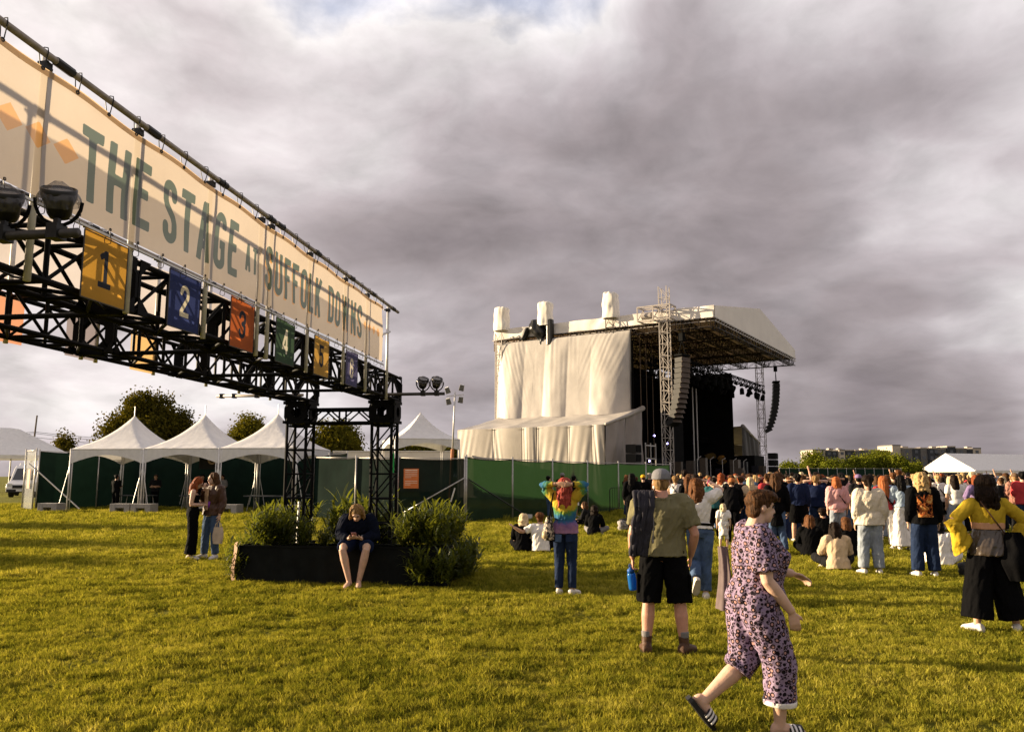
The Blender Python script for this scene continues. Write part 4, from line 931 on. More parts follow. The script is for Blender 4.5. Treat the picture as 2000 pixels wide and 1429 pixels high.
q = gp(1205, 999); t = thing('crowd_barrier', 'low black crowd barrier standing in front of the green fence', 'barrier', (q.x, q.y - 1.0, 0), .5)
MB().tube([(-.55, 0, .05), (-.55, 0, 1.05), (-.45, 0, 1.15), (.45, 0, 1.15), (.55, 0, 1.05), (.55, 0, .05)], .022, 6).obj('frame', RUBBER, t)
for k in range(7): MB().tube([(-.4 + k * .133, 0, .2), (-.4 + k * .133, 0, 1.12)], .009, 5).obj('bar', RUBBER, t)
MB().tube([(-.55, 0, .2), (.55, 0, .2)], .016, 5).obj('rail', RUBBER, t)
for x in (-.5, .5): MB().bar((x, -.3, .02), (x, .3, .02), .05, .02).obj('foot', RUBBER, t)

# ------------------------------------------------------------------ concert stage (local x along the front edge, local y to the back)
SN = at(1395, 612, 59.7); SR = at(1553, 697, 81.6); STD = Vector((SR.x - SN.x, SR.y - SN.y, 0)); SW = STD.length; SRZ = math.atan2(STD.y, STD.x)
SD = 20.2; RZ0 = 13.7
stage = thing('concert_stage', 'large concert stage under a white roof with tarpaulin-covered side', 'stage', (SN.x, SN.y, 0), SRZ)
SVINYL = M('white_roof_vinyl', (0.80, 0.74, 0.66), 0.55, 0.07, 0.6, bump=0.5, bscale=1.2, trans=0.06, tcol=(0.5, 0.30, 0.15))
TARP = M('cream_tarpaulin', (0.40, 0.37, 0.335), 0.5, 0.09, 0.8, bump=0.8, bscale=1.6, spec=0.2)
GTARP = M('grey_tarpaulin', (0.27, 0.235, 0.21), 0.5, 0.12, 0.8, bump=0.6, bscale=1.6, spec=0.3)
ALU = M('aluminium_truss', (0.38, 0.34, 0.30), 0.5, 0.2, 6, metal=0.25)
SBLACK = M('stage_black', (0.006, 0.006, 0.006), 0.8, 0.4, 2, spec=0.05)
UNDERLIT = M('underlit_truss', (0.020, 0.013, 0.008), 0.6, 0.4, 4, metal=0.2)  # dim brown light under the roof, put into the truss colour
def roof_z(x): return RZ0 + 0.88 + 2.05 * (1 - abs(2 * x / SW - 1))
roof = MB().grid(lambda u, v: (u * SW, v * SD, roof_z(u * SW) - 0.10 * abs(math.sin(v * 12))), 24, 30).obj('roof_skin', SVINYL, stage, smooth=True)
for k in range(4):                                   # front gable in two laced halves, and the side fascias
    if k < 2:
        x0, x1 = (0, SW * .5) if k == 0 else (SW * .5, SW)
        MB().grid(lambda u, v: ((x0 + (x1 - x0) * u), -0.03, RZ0 + v * (roof_z(x0 + (x1 - x0) * u) - RZ0)), 12, 4).obj('gable_panel', SVINYL, roof)
    elif k == 2:
        def fs_(u, v):
            y = u * SD; return (-0.04 - 0.06 * mnoise.noise(Vector((y * 1.3, v * 2, 1))) - 0.05 * math.sin(y * 3) * v, y, RZ0 + 0.02 + v * 0.9 - 0.02 * math.sin(y * 2.0))
        MB().grid(fs_, 120, 5).obj('side_fascia', SVINYL, roof, smooth=True)
    else: MB().grid(lambda u, v: (SW + 0.03, u * SD, RZ0 + v * 0.9), 10, 2).obj('side_fascia', SVINYL, roof)
MB().grid(lambda u, v: (u * SW, SD, RZ0 - 1 + v * (roof_z(u * SW) - RZ0 + 1)), 8, 2).obj('rear_panel', SVINYL, roof)
def lattice(parent, a, b, h, w, mat, bay=1.0, r=0.05, name='roof_truss'):
    """box girder between two points, top at the given height"""
    a = Vector(a); b = Vector(b); d = b - a; L = d.length; d.normalize(); s = Vector((-d.y, d.x, 0)) if abs(d.z) < .9 else Vector((1, 0, 0)); up = Vector((0, 0, 1)) if abs(d.z) < .9 else Vector((0, 1, 0))
    mb = MB(); n = max(2, int(L / bay))
    for i in (-1, 1):
        for j in (0, 1): mb.bar(a + s * (i * w / 2) - up * (h * j), b + s * (i * w / 2) - up * (h * j), r)
    for k in range(n):
        p = a + d * (L * k / n); q = a + d * (L * (k + 1) / n)
        if k % 2: p, q = q, p
        for i in (-1, 1): mb.bar(p + s * (i * w / 2), q + s * (i * w / 2) - up * h, r * .6)
        for j in (0, 1): mb.bar(p - s * (w / 2) - up * (h * j), q + s * (w / 2) - up * (h * j), r * .6)
        e = a + d * (L * k / n)
        for j in (0, 1): mb.bar(e - s * (w / 2) - up * (h * j), e + s * (w / 2) - up * (h * j), r * .7)
        for i in (-1, 1): mb.bar(e + s * (i * w / 2), e + s * (i * w / 2) - up * h, r * .7)
    return mb.obj(name, mat, parent)
for k in range(9): lattice(stage, (0.1, 0.25 + k * 2.45, RZ0 + 0.0), (SW - .1, 0.25 + k * 2.45, RZ0), 0.75, 0.5, UNDERLIT, 0.85, 0.055)
for k in range(6): lattice(stage, (0.15 + k * (SW - .3) / 5, 0.3, RZ0 - .05), (0.15 + k * (SW - .3) / 5, SD - .3, RZ0 - .05), 0.65, 0.45, UNDERLIT, 0.9, 0.05)
for k in range(7):                                   # purlins under the skin
    for s in (0, 1):
        y = 0.4 + k * 3.2; x0, x1 = (0, SW / 2) if s == 0 else (SW, SW / 2)
        MB().bar((x0, y, RZ0 + .7), (x1, y, RZ0 + 2.75), 0.08).obj('rafter', UNDERLIT, stage)
mb = MB()
for k in range(60):
    y = 0.3 + k * SD / 60; mb.bar((-0.02, y, RZ0 - .1), (-0.02, y + 0.2, RZ0 - .02), .05)
mb.bar((-.03, 0, RZ0 - .03), (-.03, SD, RZ0 - .03), .07); mb.bar((-.03, 0, RZ0 - .28), (-.03, SD, RZ0 - .28), .05); mb.bar((0, -.02, RZ0 - .03), (SW, -.02, RZ0 - .03), .08); mb.bar((0, -.02, RZ0 - .3), (SW, -.02, RZ0 - .3), .06)
for k in range(40): mb.bar((k * SW / 40, -.02, RZ0 - .3), ((k + 1) * SW / 40, -.02, RZ0 - .03), .04)
mb.obj('edge_truss', ALU, stage)
def mast(x, y, h, mat=ALU, w=0.66, r=0.055, bay=0.9):
    mb = MB()
    for i in (-1, 1):
        for j in (-1, 1): mb.bar((x + i * w / 2, y + j * w / 2, 0), (x + i * w / 2, y + j * w / 2, h), r)
    n = int(h / bay)
    for k in range(n):
        z0, z1 = k * h / n, (k + 1) * h / n
        for i in (-1, 1):
            mb.bar((x + i * w / 2, y - w / 2, z0), (x + i * w / 2, y + w / 2, z0), r * .7); mb.bar((x - w / 2, y + i * w / 2, z0), (x + w / 2, y + i * w / 2, z0), r * .7)
            a, b = (-1, 1) if k % 2 else (1, -1)
            mb.bar((x + i * w / 2, y + a * w / 2, z0), (x + i * w / 2, y + b * w / 2, z1), r * .55); mb.bar((x + a * w / 2, y + i * w / 2, z0), (x + b * w / 2, y + i * w / 2, z1), r * .55)
    return mb.obj('mast', mat, stage)
mast(-0.55, 3.8, 16.4); mast(SW + .3, 3.8, RZ0 - .3)
tag(mast(-0.3, 19.3, RZ0 + .5), None)
for y in (8.6, 14.8): mast(-0.1, y, RZ0 + .9, UNDERLIT)
for y in (9.5, 16): mast(SW + .1, y, RZ0 - .2, UNDERLIT)
mb = MB()                                            # sleeve and winch frame at roof level
for z in (RZ0 + .05, RZ0 + 1.15):
    for y in (3.1, 4.5, 5.8):
        mb.bar((-1.2, y, z), (0.1, y, z), .09)
    for x in (-1.2, -.6, .05): mb.bar((x, 3.1, z), (x, 5.8, z), .08)
for y in (3.1, 4.5, 5.8):
    for x in (-1.2, .05): mb.bar((x, y, RZ0 + .05), (x, y, RZ0 + 1.15), .08)
    mb.bar((-1.2, y, RZ0 + .05), (.05, y, RZ0 + 1.15), .06)
mb.lathe([(.28, -.4), (.28, .4)], 12, (-.7, 5.2, RZ0 + .5), (R(90), 0, 0))
mb.obj('winch_frame', ALU, stage)
# wrapped mast heads standing over the side fascia
for k, (y, h) in enumerate(((19.3, 2.15), (14.8, 2.1), (8.6, 2.15))):
    def f(u, v, k=k, y=y, h=h):
        a = u * 6.283; r = 0.62 * (1 / max(abs(math.cos(a)), abs(math.sin(a)))) ** 0.65
        r *= (1 - 0.12 * v + 0.13 * mnoise.noise(Vector((math.cos(a) * 1.6, math.sin(a) * 1.6, v * 3 + k * 9)))) * (1 if v < .93 else (1 - v) / .07 * .98 + .02)
        return (-0.1 + r * math.cos(a), y + r * math.sin(a), RZ0 + .75 + h * min(v, .95) / .95 + (0.14 * mnoise.noise(Vector((a * 2, 1, k))) if v > .8 else 0))
    MB().grid(f, 36, 18).obj('mast_cover', M('white_wrap', (0.72, 0.67, 0.58), 0.5, 0.06, 1.5, bump=0.5, bscale=2.5), stage, smooth=True)
# side tarpaulins
def tarp_panel(y0, y1, k):
    def f(u, v):
        y = y0 + (y1 - y0) * u; z = 6.5 + (RZ0 - 0.42 - 6.5) * v
        sm = max(0, math.sin(u * math.pi)) ** .6; edge = (u if k == 2 else 1 - u if k == 0 else 1); sm = max(sm, .80 * min(1, edge * 4)) if k == 1 or (k == 0 and u < .5) or (k == 2 and u > .5) else sm
        bul = 1.15 * sm * (1 - v) ** 0.5 * (1 - .25 * v)
        w = u + (0.55 * (1 - v) if k == 0 else -0.65 * (1 - v) if k == 2 else 0.12 * (1 - v))        # folds sweep to a corner
        fold = 0.012 * math.sin(w * 60 + 3.0 * mnoise.noise(Vector((w * 3, v * 1.6, k)))) * (0.15 + v) * max(0, .35 + mnoise.noise(Vector((w * 4, v * 2, k + 4)))) + 0.03 * mnoise.noise(Vector((u * 6, v * 4, k)))
        return (-0.35 - bul - fold * (0.3 + math.sin(u * math.pi)), y, z)
    return MB().grid(f, 90, 60).obj('side_tarpaulin', TARP, stage, smooth=True)
tp = [tarp_panel(15.6, 19.6, 0), tarp_panel(11.25, 15.6, 1), tarp_panel(6.8, 11.25, 2)]
MB().tube([(-.5, 6.78, 6.9), (-.45, 6.75, RZ0 - .35)], 0.05, 6).obj('edge_rope', RUBBER, stage)
MB().grid(lambda u, v: (-0.2, 19.6 + 0.25 * v, 6 + (RZ0 - 6.4) * u), 8, 2).obj('return_flap', GTARP, stage)
# side wings: low flat-roofed tarpaulin boxes
def wing(sx, x0):
    X = lambda t: x0 + sx * t
    def top(u, v):
        t = 6.7 * v; y = 6 + 13 * u; z = 6.95 - 1.65 * v ** .8 - 0.10 * abs(math.sin(u * 9.4)) + 0.06 * mnoise.noise(Vector((y, t, 3)))
        return (X(t + .1), y, z)
    MB().grid(top, 60, 24).obj('wing_roof', TARP, stage, smooth=True)
    for i, (ya, yb) in enumerate(((6, 7.0), (7.0, 9.0), (9.0, 11.6), (11.6, 12.9), (12.9, 15.6), (15.6, 19))):
        def fr(u, v, ya=ya, yb=yb, i=i):
            y = ya + (yb - ya) * u; w = u + (0.5, -.4, -.35, .1, .25, -.3)[i] * (1 - v)
            d = 0.12 * math.sin(u * math.pi) + (0.032 * math.sin(w * (14 + 5 * i) + 1.5 * mnoise.noise(Vector((w * 2, v, i)))) * (0.25 + .75 * (1 - abs(2 * v - 1)))) * max(0, mnoise.noise(Vector((w * 2.2, v * .7, i + 2))) + .45)
            return (X(6.72 + d), y, 5.32 * v)
        MB().grid(fr, 44, 22).obj('wing_tarpaulin', M('wing_cloth', (0.36, 0.325, 0.28), 0.5, 0.1, 0.9, bump=0.5, bscale=2.0), stage, smooth=True)
        MB().tube([(X(6.8), ya, 0), (X(6.8), ya, 5.3)], 0.022, 5).obj('seam', M('seam_tape', (.10, .085, .07), .7), stage)
    for i, (ta, tb) in enumerate(((0.1, 3.2), (3.2, 6.72))):
        def en(u, v, ta=ta, tb=tb, i=i):
            t = ta + (tb - ta) * u; return (X(t), 6 - 0.08 - 0.12 * math.sin(u * math.pi) - 0.07 * math.sin(u * 13 + v * 6 + 2 * mnoise.noise(Vector((u * 2, v * 2, i)))) , (6.95 - 1.65 * (t / 6.7) ** .8) * v)
        MB().grid(en, 30, 22).obj('wing_end', GTARP if sx < 0 else M('shade_dark_tarp', (.05, .045, .042), .6, .2, bump=.5, bscale=1.6), stage, smooth=True)  # far wing end: darker tarp colour stands in for shade
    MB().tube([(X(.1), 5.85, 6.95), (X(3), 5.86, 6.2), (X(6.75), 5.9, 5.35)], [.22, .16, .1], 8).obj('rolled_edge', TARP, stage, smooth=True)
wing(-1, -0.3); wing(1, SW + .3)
# black interior: backdrop, far side masking, deck
MB().box((SW / 2, 15.5, 6.6), (SW, 0.15, 13.2)).obj('backdrop', SBLACK, stage)
MB().box((SW - .4, 12.8, 6.3), (0.12, 12.4, 12.6)).obj('side_masking', SBLACK, stage)
MB().box((0.5, 13.2, 6.3), (0.12, 12.4, 12.6)).obj('side_masking', SBLACK, stage)
MB().box((SW * .44, 7.5, 4.6), (2.6, 0.15, 9.2)).obj('side_masking', SBLACK, stage)
MB().box((SW / 2, 8.3, 0.82), (SW - 1, 15, 1.64)).obj('deck', SBLACK, stage)
for k in range(8): MB().grid(lambda u, v: (0.6 + (k + u) * (SW - 1.2) / 8, 0.78 + 0.05 * math.sin(u * 40), 1.6 * v), 20, 1).obj('deck_skirt', SBLACK, stage)
MB().box((SW - 2.2, 5.0, 2.6), (3.6, 3.0, 2.2)).obj('monitor_riser', SBLACK, stage)
MB().box((SW * .55, 10, 2.3), (6, 3, 1.2)).obj('riser', SBLACK, stage)
# amplifier stacks, drum gear and lit bits on the deck
rg = random.Random(5)
for k in range(16):
    x, y = rg.uniform(1, SW - 3), rg.uniform(2.5, 8); h = rg.uniform(.5, 1.6)
    MB().box((x, y, 1.64 + h / 2), (rg.uniform(.4, 1.0), rg.uniform(.4, .8), h)).obj('stage_case', M('gear_%d' % (k % 4), ((.02, .02, .022), (.06, .045, .03), (.015, .015, .02), (.10, .08, .06))[k % 4], .5), stage, rot=None)
for k in range(5):
    x = 2 + k * 3.1; MB().tube([(x, 2.4, 1.64), (x, 2.4, 3.0), (x + .3, 2.2, 3.2)], .025, 5).obj('microphone_stand', GALV, stage)
for k in range(8):                                   # gold cymbals and horns glinting on the deck
    MB().lathe([(.0, .03), (.12, .02), (.34, 0)], 14, (SW * .40 + rg.uniform(-1.8, 2.2), 3.4 + rg.uniform(-.5, 1), 2.9 + rg.uniform(-.3, .6)), (rg.uniform(-.5, .5), rg.uniform(.2, .9), 0)).obj('cymbal', M('brass', (0.65, 0.42, 0.15), 0.3, metal=0.8), stage)
# hung lighting trusses with moving heads and small lit lamps
for y, z in ((3.2, 10.9), (6.5, 11.4), (10, 11.2)): lattice(stage, (2.5, y, z), (SW - 1.0, y, z), 0.5, 0.45, SBLACK, .9, .06, 'lighting_truss')
for y, z in ((3.2, 10.9), (6.5, 11.4)):
    for k in range(15):
        x = 3 + k * 1.6
        MB().box((0, 0, -.12), (.36, .26, .2)).lathe([(.1, -.34), (.2, -.5), (.22, -.95), (.18, -1.0)], 10).obj('moving_head', SBLACK, stage, loc=(x, y, z - .5), rot=(rg.uniform(-.5, .5), rg.uniform(-.4, .4), 0))
VIOLET = M('lit_violet_lamp', (.2, .15, .8), .4, emit=((0.45, 0.38, 1.0), 3.0))
for x, z in ((9.5, 5.3), (12.6, 4.7), (10.8, 3.2), (8.2, 3.0), (14.5, 4.9)): MB().lathe([(0, .1), (.09, .05), (.09, -.05), (0, -.1)], 10, (x, 9, z)).obj('lamp', VIOLET, stage)
for x in (SW * .53, SW * .57): MB().tube([(x, 6.8, 1.6), (x, 6.8, 10)], .06, 5).obj('cable_drop', GALV, stage)
for x in (0.8, 2.0, 3.3): MB().tube([(x, 6.5, 1.6), (x, 6.5, 13)], .03, 5).obj('cable_drop', M('dull_cable', (.12, .08, .05), .6), stage)
lattice(stage, (SW - 4.2, 9.0, 5.6), (SW + 1.5, 9.0, 5.6), .4, .4, SBLACK, .7, .05, 'lighting_truss')
MB().lathe([(.0, .35), (.3, .3), (.36, -.3), (.2, -.45)], 12, (SW - .1, 9.0, 4.9)).tube([(SW - .1, 9, 5.6), (SW - .1, 9, 8.6), (SW - .3, 9, 12.8)], .03, 4).box((SW - .15, 9, 8.4), (.5, .4, 1.0)).obj('hung_fixture', SBLACK, stage)
# black drape bundle and coiled cables on the side fascia
def lump(u, v):
    a = u * 6.283; z = RZ0 + 1.35 - 2.6 * v; r = 0.30 + 0.42 * math.sin(min(1, v * 1.6) * math.pi) ** 1 * (1 if v < .6 else .8) + 0.22 * mnoise.noise(Vector((math.cos(a) * 2, math.sin(a) * 2, v * 5)))
    return (-.35 + r * .6 * math.cos(a), 15.4 + r * 1.0 * math.sin(a) - (v - .4) * .9, z)
MB().grid(lump, 28, 24).obj('drape_bundle', M('black_sack', (.008, .008, .008), .35, .3, bump=.6, bscale=4), stage, smooth=True)
MB().grid(lambda u, v: (-.3 + .3 * math.cos(u * 6.283), 16.4 + .9 * v + .25 * math.sin(u * 6.283) - .2, RZ0 + .7 - .9 * v + .2 * math.sin(v * 6)), 12, 12).obj('drape_bundle', M('black_sack', (.008, .008, .008)), stage, smooth=True)
MB().box((-.35, 14.2, RZ0 + 0.1), (.5, .55, 2.3)).obj('cable_sock', M('black_sack', (.008, .008, .008)), stage, rot=None, bevel=.12)

# line arrays and ground stacks are things of their own
CAB = M('speaker_cabinet', (0.008, 0.007, 0.006), 0.55, 0.2, 3); GRL = M('speaker_grille', (0.10, 0.065, 0.04), 0.5, 0.2, 30, metal=.3)
def line_array(label, lx, ly, ztop, n, rz_extra=0.0):
    m = Matrix.Rotation(SRZ, 3, 'Z'); p = Vector((SN.x, SN.y, 0)) + m @ Vector((lx, ly, 0))
    t = thing('line_array', label, 'speaker', (p.x, p.y, ztop), SRZ + rz_extra, 'hanging line array loudspeakers'); y, z, a = 0.0, -.3, R(3)
    lens = 0.40
    for k in range(n):
        o = MB().box((0, .0, 0), (1.12, .66, lens - .012)).obj('cabinet', CAB, t, loc=(0, y + .3, z - lens / 2), rot=(-a, 0, 0), bevel=.02)
        g = MB()
        for i in range(-3, 4): g.box((i * .155, -.325, 0), (.10, .02, lens - .09))
        g.box((0, -.33, lens / 2 - .045), (1.12, .03, .03)).box((0, -.33, -lens / 2 + .045), (1.12, .03, .03)).obj('grille', GRL, o)
        z -= lens * math.cos(a); y += lens * math.sin(a); a += R(0.9 + 0.2 * k)
    MB().box((0, .3, -.12), (1.2, .7, .14)).bar((-.5, .3, -.1), (0, .3, 1.1), .05).bar((.5, .3, -.1), (0, .3, 1.1), .05).obj('fly_frame', SBLACK, t)
    MB().tube([(0, .3, 1.0), (0, .3, RZ0 - ztop - .2)], .03, 5).box((0, .3, 1.3), (.35, .35, .6)).obj('hoist', SBLACK, t)
    return t
line_array('curved hanging line array in front of the lit stage mast', -1.0, 2.0, 10.9, 13, -.25)
line_array('curved hanging line array silhouetted against the sky', SW + 1.0, 2.0, 11.6, 13, .35)
def stack(label, p, n, rz, w=1.1):
    t = thing('speaker_stack', label, 'speaker', p, rz, 'ground stacked loudspeakers')
    for k in range(n):
        MB().box((0, 0, .32 + k * .66), (w, .8, .62)).obj('cabinet', CAB, t, bevel=.02)
        MB().box((0, -.42, .32 + k * .66), (w * .9, .03, .48)).obj('grille', SBLACK, t)
q = at(1238, 928, 58); stack('black loudspeaker stack at the end of the tarpaulin wing', (q.x, 58, 0), 6, SRZ, 1.0)
q = at(1511, 928, 80); stack('black loudspeaker stack beneath the silhouetted line array', (q.x, 80, 0), 6, SRZ, .8)
q = at(1496, 928, 80); stack('low black loudspeakers beside the taller ground stack', (q.x, 79, 0), 2, SRZ, 1.2)
# lit truss bits beside the near mast
lp = at(1272, 928, 62); tt = thing('side_rack', 'small lit scaffold rack beside the near stage mast', 'scaffold', (lp.x, 62, 0), SRZ)
for z in (2.0, 3.0, 4.0): MB().bar((-1.0, 0, z), (1.0, 0, z), .08).obj('rail', GALV, tt)
for x in (-1, 0, 1): MB().bar((x, 0, 0), (x, 0, 4.2), .07).obj('upright', GALV, tt)

# ------------------------------------------------------------------ far right: fence, shrubs, apartments, marquee
pts = [Vector((at(x, 928, 118).x, 118 + (x - 1515) * .02, 0)) for x in range(1524, 1800, 21)]
fence('dark green screened fence on the far side of the crowd', pts, [2.75] * len(pts), DSCREEN)
for k, (a, b, y, Y, lab) in enumerate(((1564, 1612, 884, 135, 'round green tree at the fence end nearer the stage'), (1598, 1668, 899, 132, 'low green shrub beside the round tree'), (1640, 1720, 893, 134, 'broad yellow-green shrub left of the tallest shrub'), (1684, 1750, 879, 136, 'tallest yellow-green shrub in front of the apartments'), (1728, 1785, 892, 133, 'dark green shrub tapering towards the white marquee'), (1516, 1575, 905, 140, 'low green shrubs beside the ground speakers'), (1770, 1802, 908, 138, 'small green bush beside the marquee gable'))):
    px_tree(lab, a, b, y, Y, 0.42, LLIGHT, 2600, 60 + k, low=0.02, cat='shrub' if k else 'tree', name='shrub' if k else 'tree', group='greenery in front of the apartments')
WALLS = {'c': M('sunlit_cream', (.44, .38, .31), .7, .08, .3), 'd': M('slate_cladding', (.03, .033, .042), .6, .15, .3), 'g': M('grey_cladding', (.13, .12, .115), .7, .1, .3), 'b': M('brown_cladding', (.28, .17, .11), .7, .1, .3)}  # cream sections carry the sunlit side faces as wall colour
WIN = M('far_window', (.03, .035, .045), .15, .3, .8, spec=.6)
def apartments(label, x0, x1, ytop, Y, seed, secs):
    t = thing('apartment_building', label, 'building', (at(x0, 928, Y).x, Y, 0), R(6)); L = (x1 - x0) / 1570 * Y; H = at(0, ytop, Y).z; x = 0; rg = random.Random(seed); fl = 5
    tot = sum(w for w, _, _ in secs); fh = H / fl
    wm = MB().box((0, 0, 0), (1.7, .12, fh * .5)).mesh('window')
    for w, cl, dh in secs:
        w = w / tot * L; off = rg.choice((0, -1.6, -.9)) ; h = H + dh
        MB().box((x + w / 2, 6 + off, h / 2), (w - .05, 14, h)).obj('wing', WALLS[cl], t)
        MB().box((x + w / 2, 6 + off, h + .25), (w + .1, 14.2, .5)).obj('parapet', WALLS['c' if cl != 'c' else 'g'], t)
        n = max(1, int(w / 3.4))
        for f in range(fl):
            for k in range(n):
                if rg.random() < .08: continue
                o = link('window', wm, WIN, t); o.location = (x + w * (k + .5) / n, -1.03 + off, (f + .52) * fh)
                if cl in 'gd' and rg.random() < .35: MB().box((x + w * (k + .5) / n, -1.6 + off, f * fh + fh * .15), (2.4, 1.1, fh * .25)).obj('balcony', WALLS['g' if cl == 'd' else 'd'], t)
        x += w
    for k in range(int(L / 9)): MB().box((rg.uniform(1, L - 1), 6, H + 1.0), (rg.uniform(1.5, 3.5), 2.5, 1.0)).obj('roof_unit', WALLS['c'], t)
apartments('pale and slate apartment block on the horizon nearer the stage', 1588, 1742, 880, 420, 3, [(9, 'c', .3), (4, 'd', 0), (5, 'd', -.2), (4, 'c', .2), (8, 'd', .1), (4, 'g', 0), (3, 'd', 0), (9, 'g', .2), (3, 'd', 0), (5, 'g', -.2)])
apartments('taller pale apartment block on the horizon behind the marquee', 1744, 1930, 876, 425, 4, [(5, 'c', 1.6), (6, 'g', 0), (5, 'd', 0), (4, 'g', .2), (4, 'd', 0), (8, 'g', 0), (5, 'd', 1.0), (6, 'g', 0), (5, 'd', -.3), (5, 'c', .2)])
t = thing('brick_chimney_block', 'small reddish brick rooftop block far behind the marquee ridge', 'building', (at(1949, 928, 430).x, 430, 0)); MB().box((0, 0, 6.2), (3.2, 3.2, 12.6)).obj('wall', WALLS['b'], t); MB().box((0, 0, 12.6), (3.5, 3.5, .3)).obj('cap', WALLS['g'], t)
mqa, mqb = at(1797, 928, 146), at(1907, 928, 136)
d = Vector((mqb.x - mqa.x, mqb.y - mqa.y, 0)); W = d.length
marquee('long white clearspan marquee with bright gable behind the crowd', ((mqa.x + mqb.x) / 2, (mqa.y + mqb.y) / 2, 0), math.atan2(d.y, d.x), W, 45, 2.6, 5.6, name='clearspan_marquee')

# ------------------------------------------------------------------ people
V3 = Vector
def cloth(name, col, rough=0.8, bump=0.45, bscale=13, var=0.16, spec=0.04, trans=0.0):
    return M(name, col, rough, var, 7, bump=bump, bscale=bscale, spec=spec, trans=trans)
def hair_mat(name, col, hi):
    if name in MATS: return MATS[name]
    m = bpy.data.materials.new(name); m.use_nodes = True; t = NT(m.node_tree); p = t.n['Principled BSDF']
    tc = t.vmath('MULTIPLY', t.new('ShaderNodeTexCoord').outputs['Object'], (1, 1, 0.13))
    n = t.noise(tc, 75, 4, 0.65); t.put(p.inputs['Base Color'], t.ramp(n, [(0.32, col), (0.70, hi)])); p.inputs['Roughness'].default_value = 0.5; p.inputs['Specular IOR Level'].default_value = 0.06
    b = t.new('ShaderNodeBump'); b.inputs['Strength'].default_value = 0.9; b.inputs['Distance'].default_value = 0.012; t.put(b.inputs['Height'], n); t.put(p.inputs['Normal'], b)
    MATS[name] = m; return m
HAIR = {'dark': hair_mat('hair_dark', (.003, .002, .0015), (.022, .012, .007)), 'black': hair_mat('hair_black', (.002, .002, .002), (.009, .007, .006)), 'brown': hair_mat('hair_brown', (.02, .01, .005), (.12, .055, .022)),
        'auburn': hair_mat('hair_auburn', (.032, .013, .006), (.19, .078, .027)), 'red': hair_mat('hair_red', (.08, .018, .006), (.32, .085, .026)), 'orange': hair_mat('hair_orange', (.18, .045, .014), (.50, .17, .06)),
        'blonde': hair_mat('hair_blonde', (.22, .13, .05), (.62, .43, .20)), 'pale': hair_mat('hair_pale', (.42, .31, .17), (.75, .60, .38)), 'sandy': hair_mat('hair_sandy', (.10, .055, .022), (.36, .22, .09)), 'magenta': hair_mat('hair_magenta', (.10, .012, .012), (.48, .09, .06)), 'grey': hair_mat('hair_grey', (.18, .16, .14), (.4, .36, .32))}
def skin_mat(name, col):
    if name in MATS: return MATS[name]
    m = M(name, col, 0.5, 0.10, 18, bump=0.15, bscale=90, spec=0.3); p = [n for n in m.node_tree.nodes if n.type == 'BSDF_PRINCIPLED'][0]
    p.inputs['Subsurface Weight'].default_value = 0.12; p.inputs['Subsurface Radius'].default_value = (0.02, 0.008, 0.004); return m
SKIN = {'pale': skin_mat('skin_pale', (.56, .36, .26)), 'tan': skin_mat('skin_tan', (.46, .27, .175)), 'ruddy': skin_mat('skin_ruddy', (.50, .26, .18)), 'brown': skin_mat('skin_brown', (.22, .12, .075)), 'dark': skin_mat('skin_dark', (.10, .055, .035))}
PARTS = []
_clouds = bpy.data.textures.new('cloth_creases', 'CLOUDS'); _clouds.noise_scale = 0.09; _clouds.noise_depth = 2
_fold = bpy.data.textures.new('cloth_folds', 'CLOUDS'); _fold.noise_scale = 0.055; _fold.noise_depth = 1
_fmap = bpy.data.objects.new('fold_map', None); sc.collection.objects.link(_fmap); _fmap.scale = (1, 1, 4.5); _fmap.rotation_euler = (0, R(28), 0.3)
_curl = bpy.data.textures.new('hair_curls', 'CLOUDS'); _curl.noise_scale = 0.035; _curl.noise_depth = 2
def part(name, mb, mat, parent, voxel, smooth=4, disp=0.0, tex=None, mats=None):
    """closed overlapping shells fused to one continuous skin"""
    o = mb.obj(name, mats or mat, parent)
    r = o.modifiers.new('fuse', 'REMESH'); r.mode = 'VOXEL'; r.voxel_size = voxel; r.use_smooth_shade = True
    if smooth: s = o.modifiers.new('soft', 'SMOOTH'); s.factor = 0.5; s.iterations = smooth
    if disp:
        d = o.modifiers.new('crease', 'DISPLACE'); d.texture = tex or _clouds; d.strength = disp * (.7 if tex is None else 1); d.mid_level = 0.5; d.texture_coords = 'LOCAL'
    if disp and tex is None and voxel < .02:
        d = o.modifiers.new('fold', 'DISPLACE'); d.texture = _fold; d.strength = disp * 1.9; d.mid_level = 0.5; d.texture_coords = 'OBJECT'; d.texture_coords_object = _fmap
    PARTS.append(o); return o
def finalize():
    dg = bpy.context.evaluated_depsgraph_get()
    for o in PARTS:
        me = bpy.data.meshes.new_from_object(o.evaluated_get(dg)); ms = list(o.data.materials)
        o.modifiers.clear(); old = o.data; o.data = me; bpy.data.meshes.remove(old)
        me.materials.clear()
        for m in ms: me.materials.append(m)
    PARTS.clear()
def rings(mb, rs, n=16):
    """rs: (centre, x axis, y axis, rx, ry)"""
    vs = []; fs = []
    for c, X, Y, rx, ry in rs:
        for k in range(n):
            a = 6.28318 * k / n; vs.append(c + X * (rx * math.cos(a)) + Y * (ry * math.sin(a)))
    for i in range(len(rs) - 1):
        for k in range(n): fs.append((i * n + k, i * n + (k + 1) % n, (i + 1) * n + (k + 1) % n, (i + 1) * n + k))
    fs.append(tuple(range(n - 1, -1, -1))); fs.append(tuple((len(rs) - 1) * n + k for k in range(n)))
    mb.add(vs, fs)
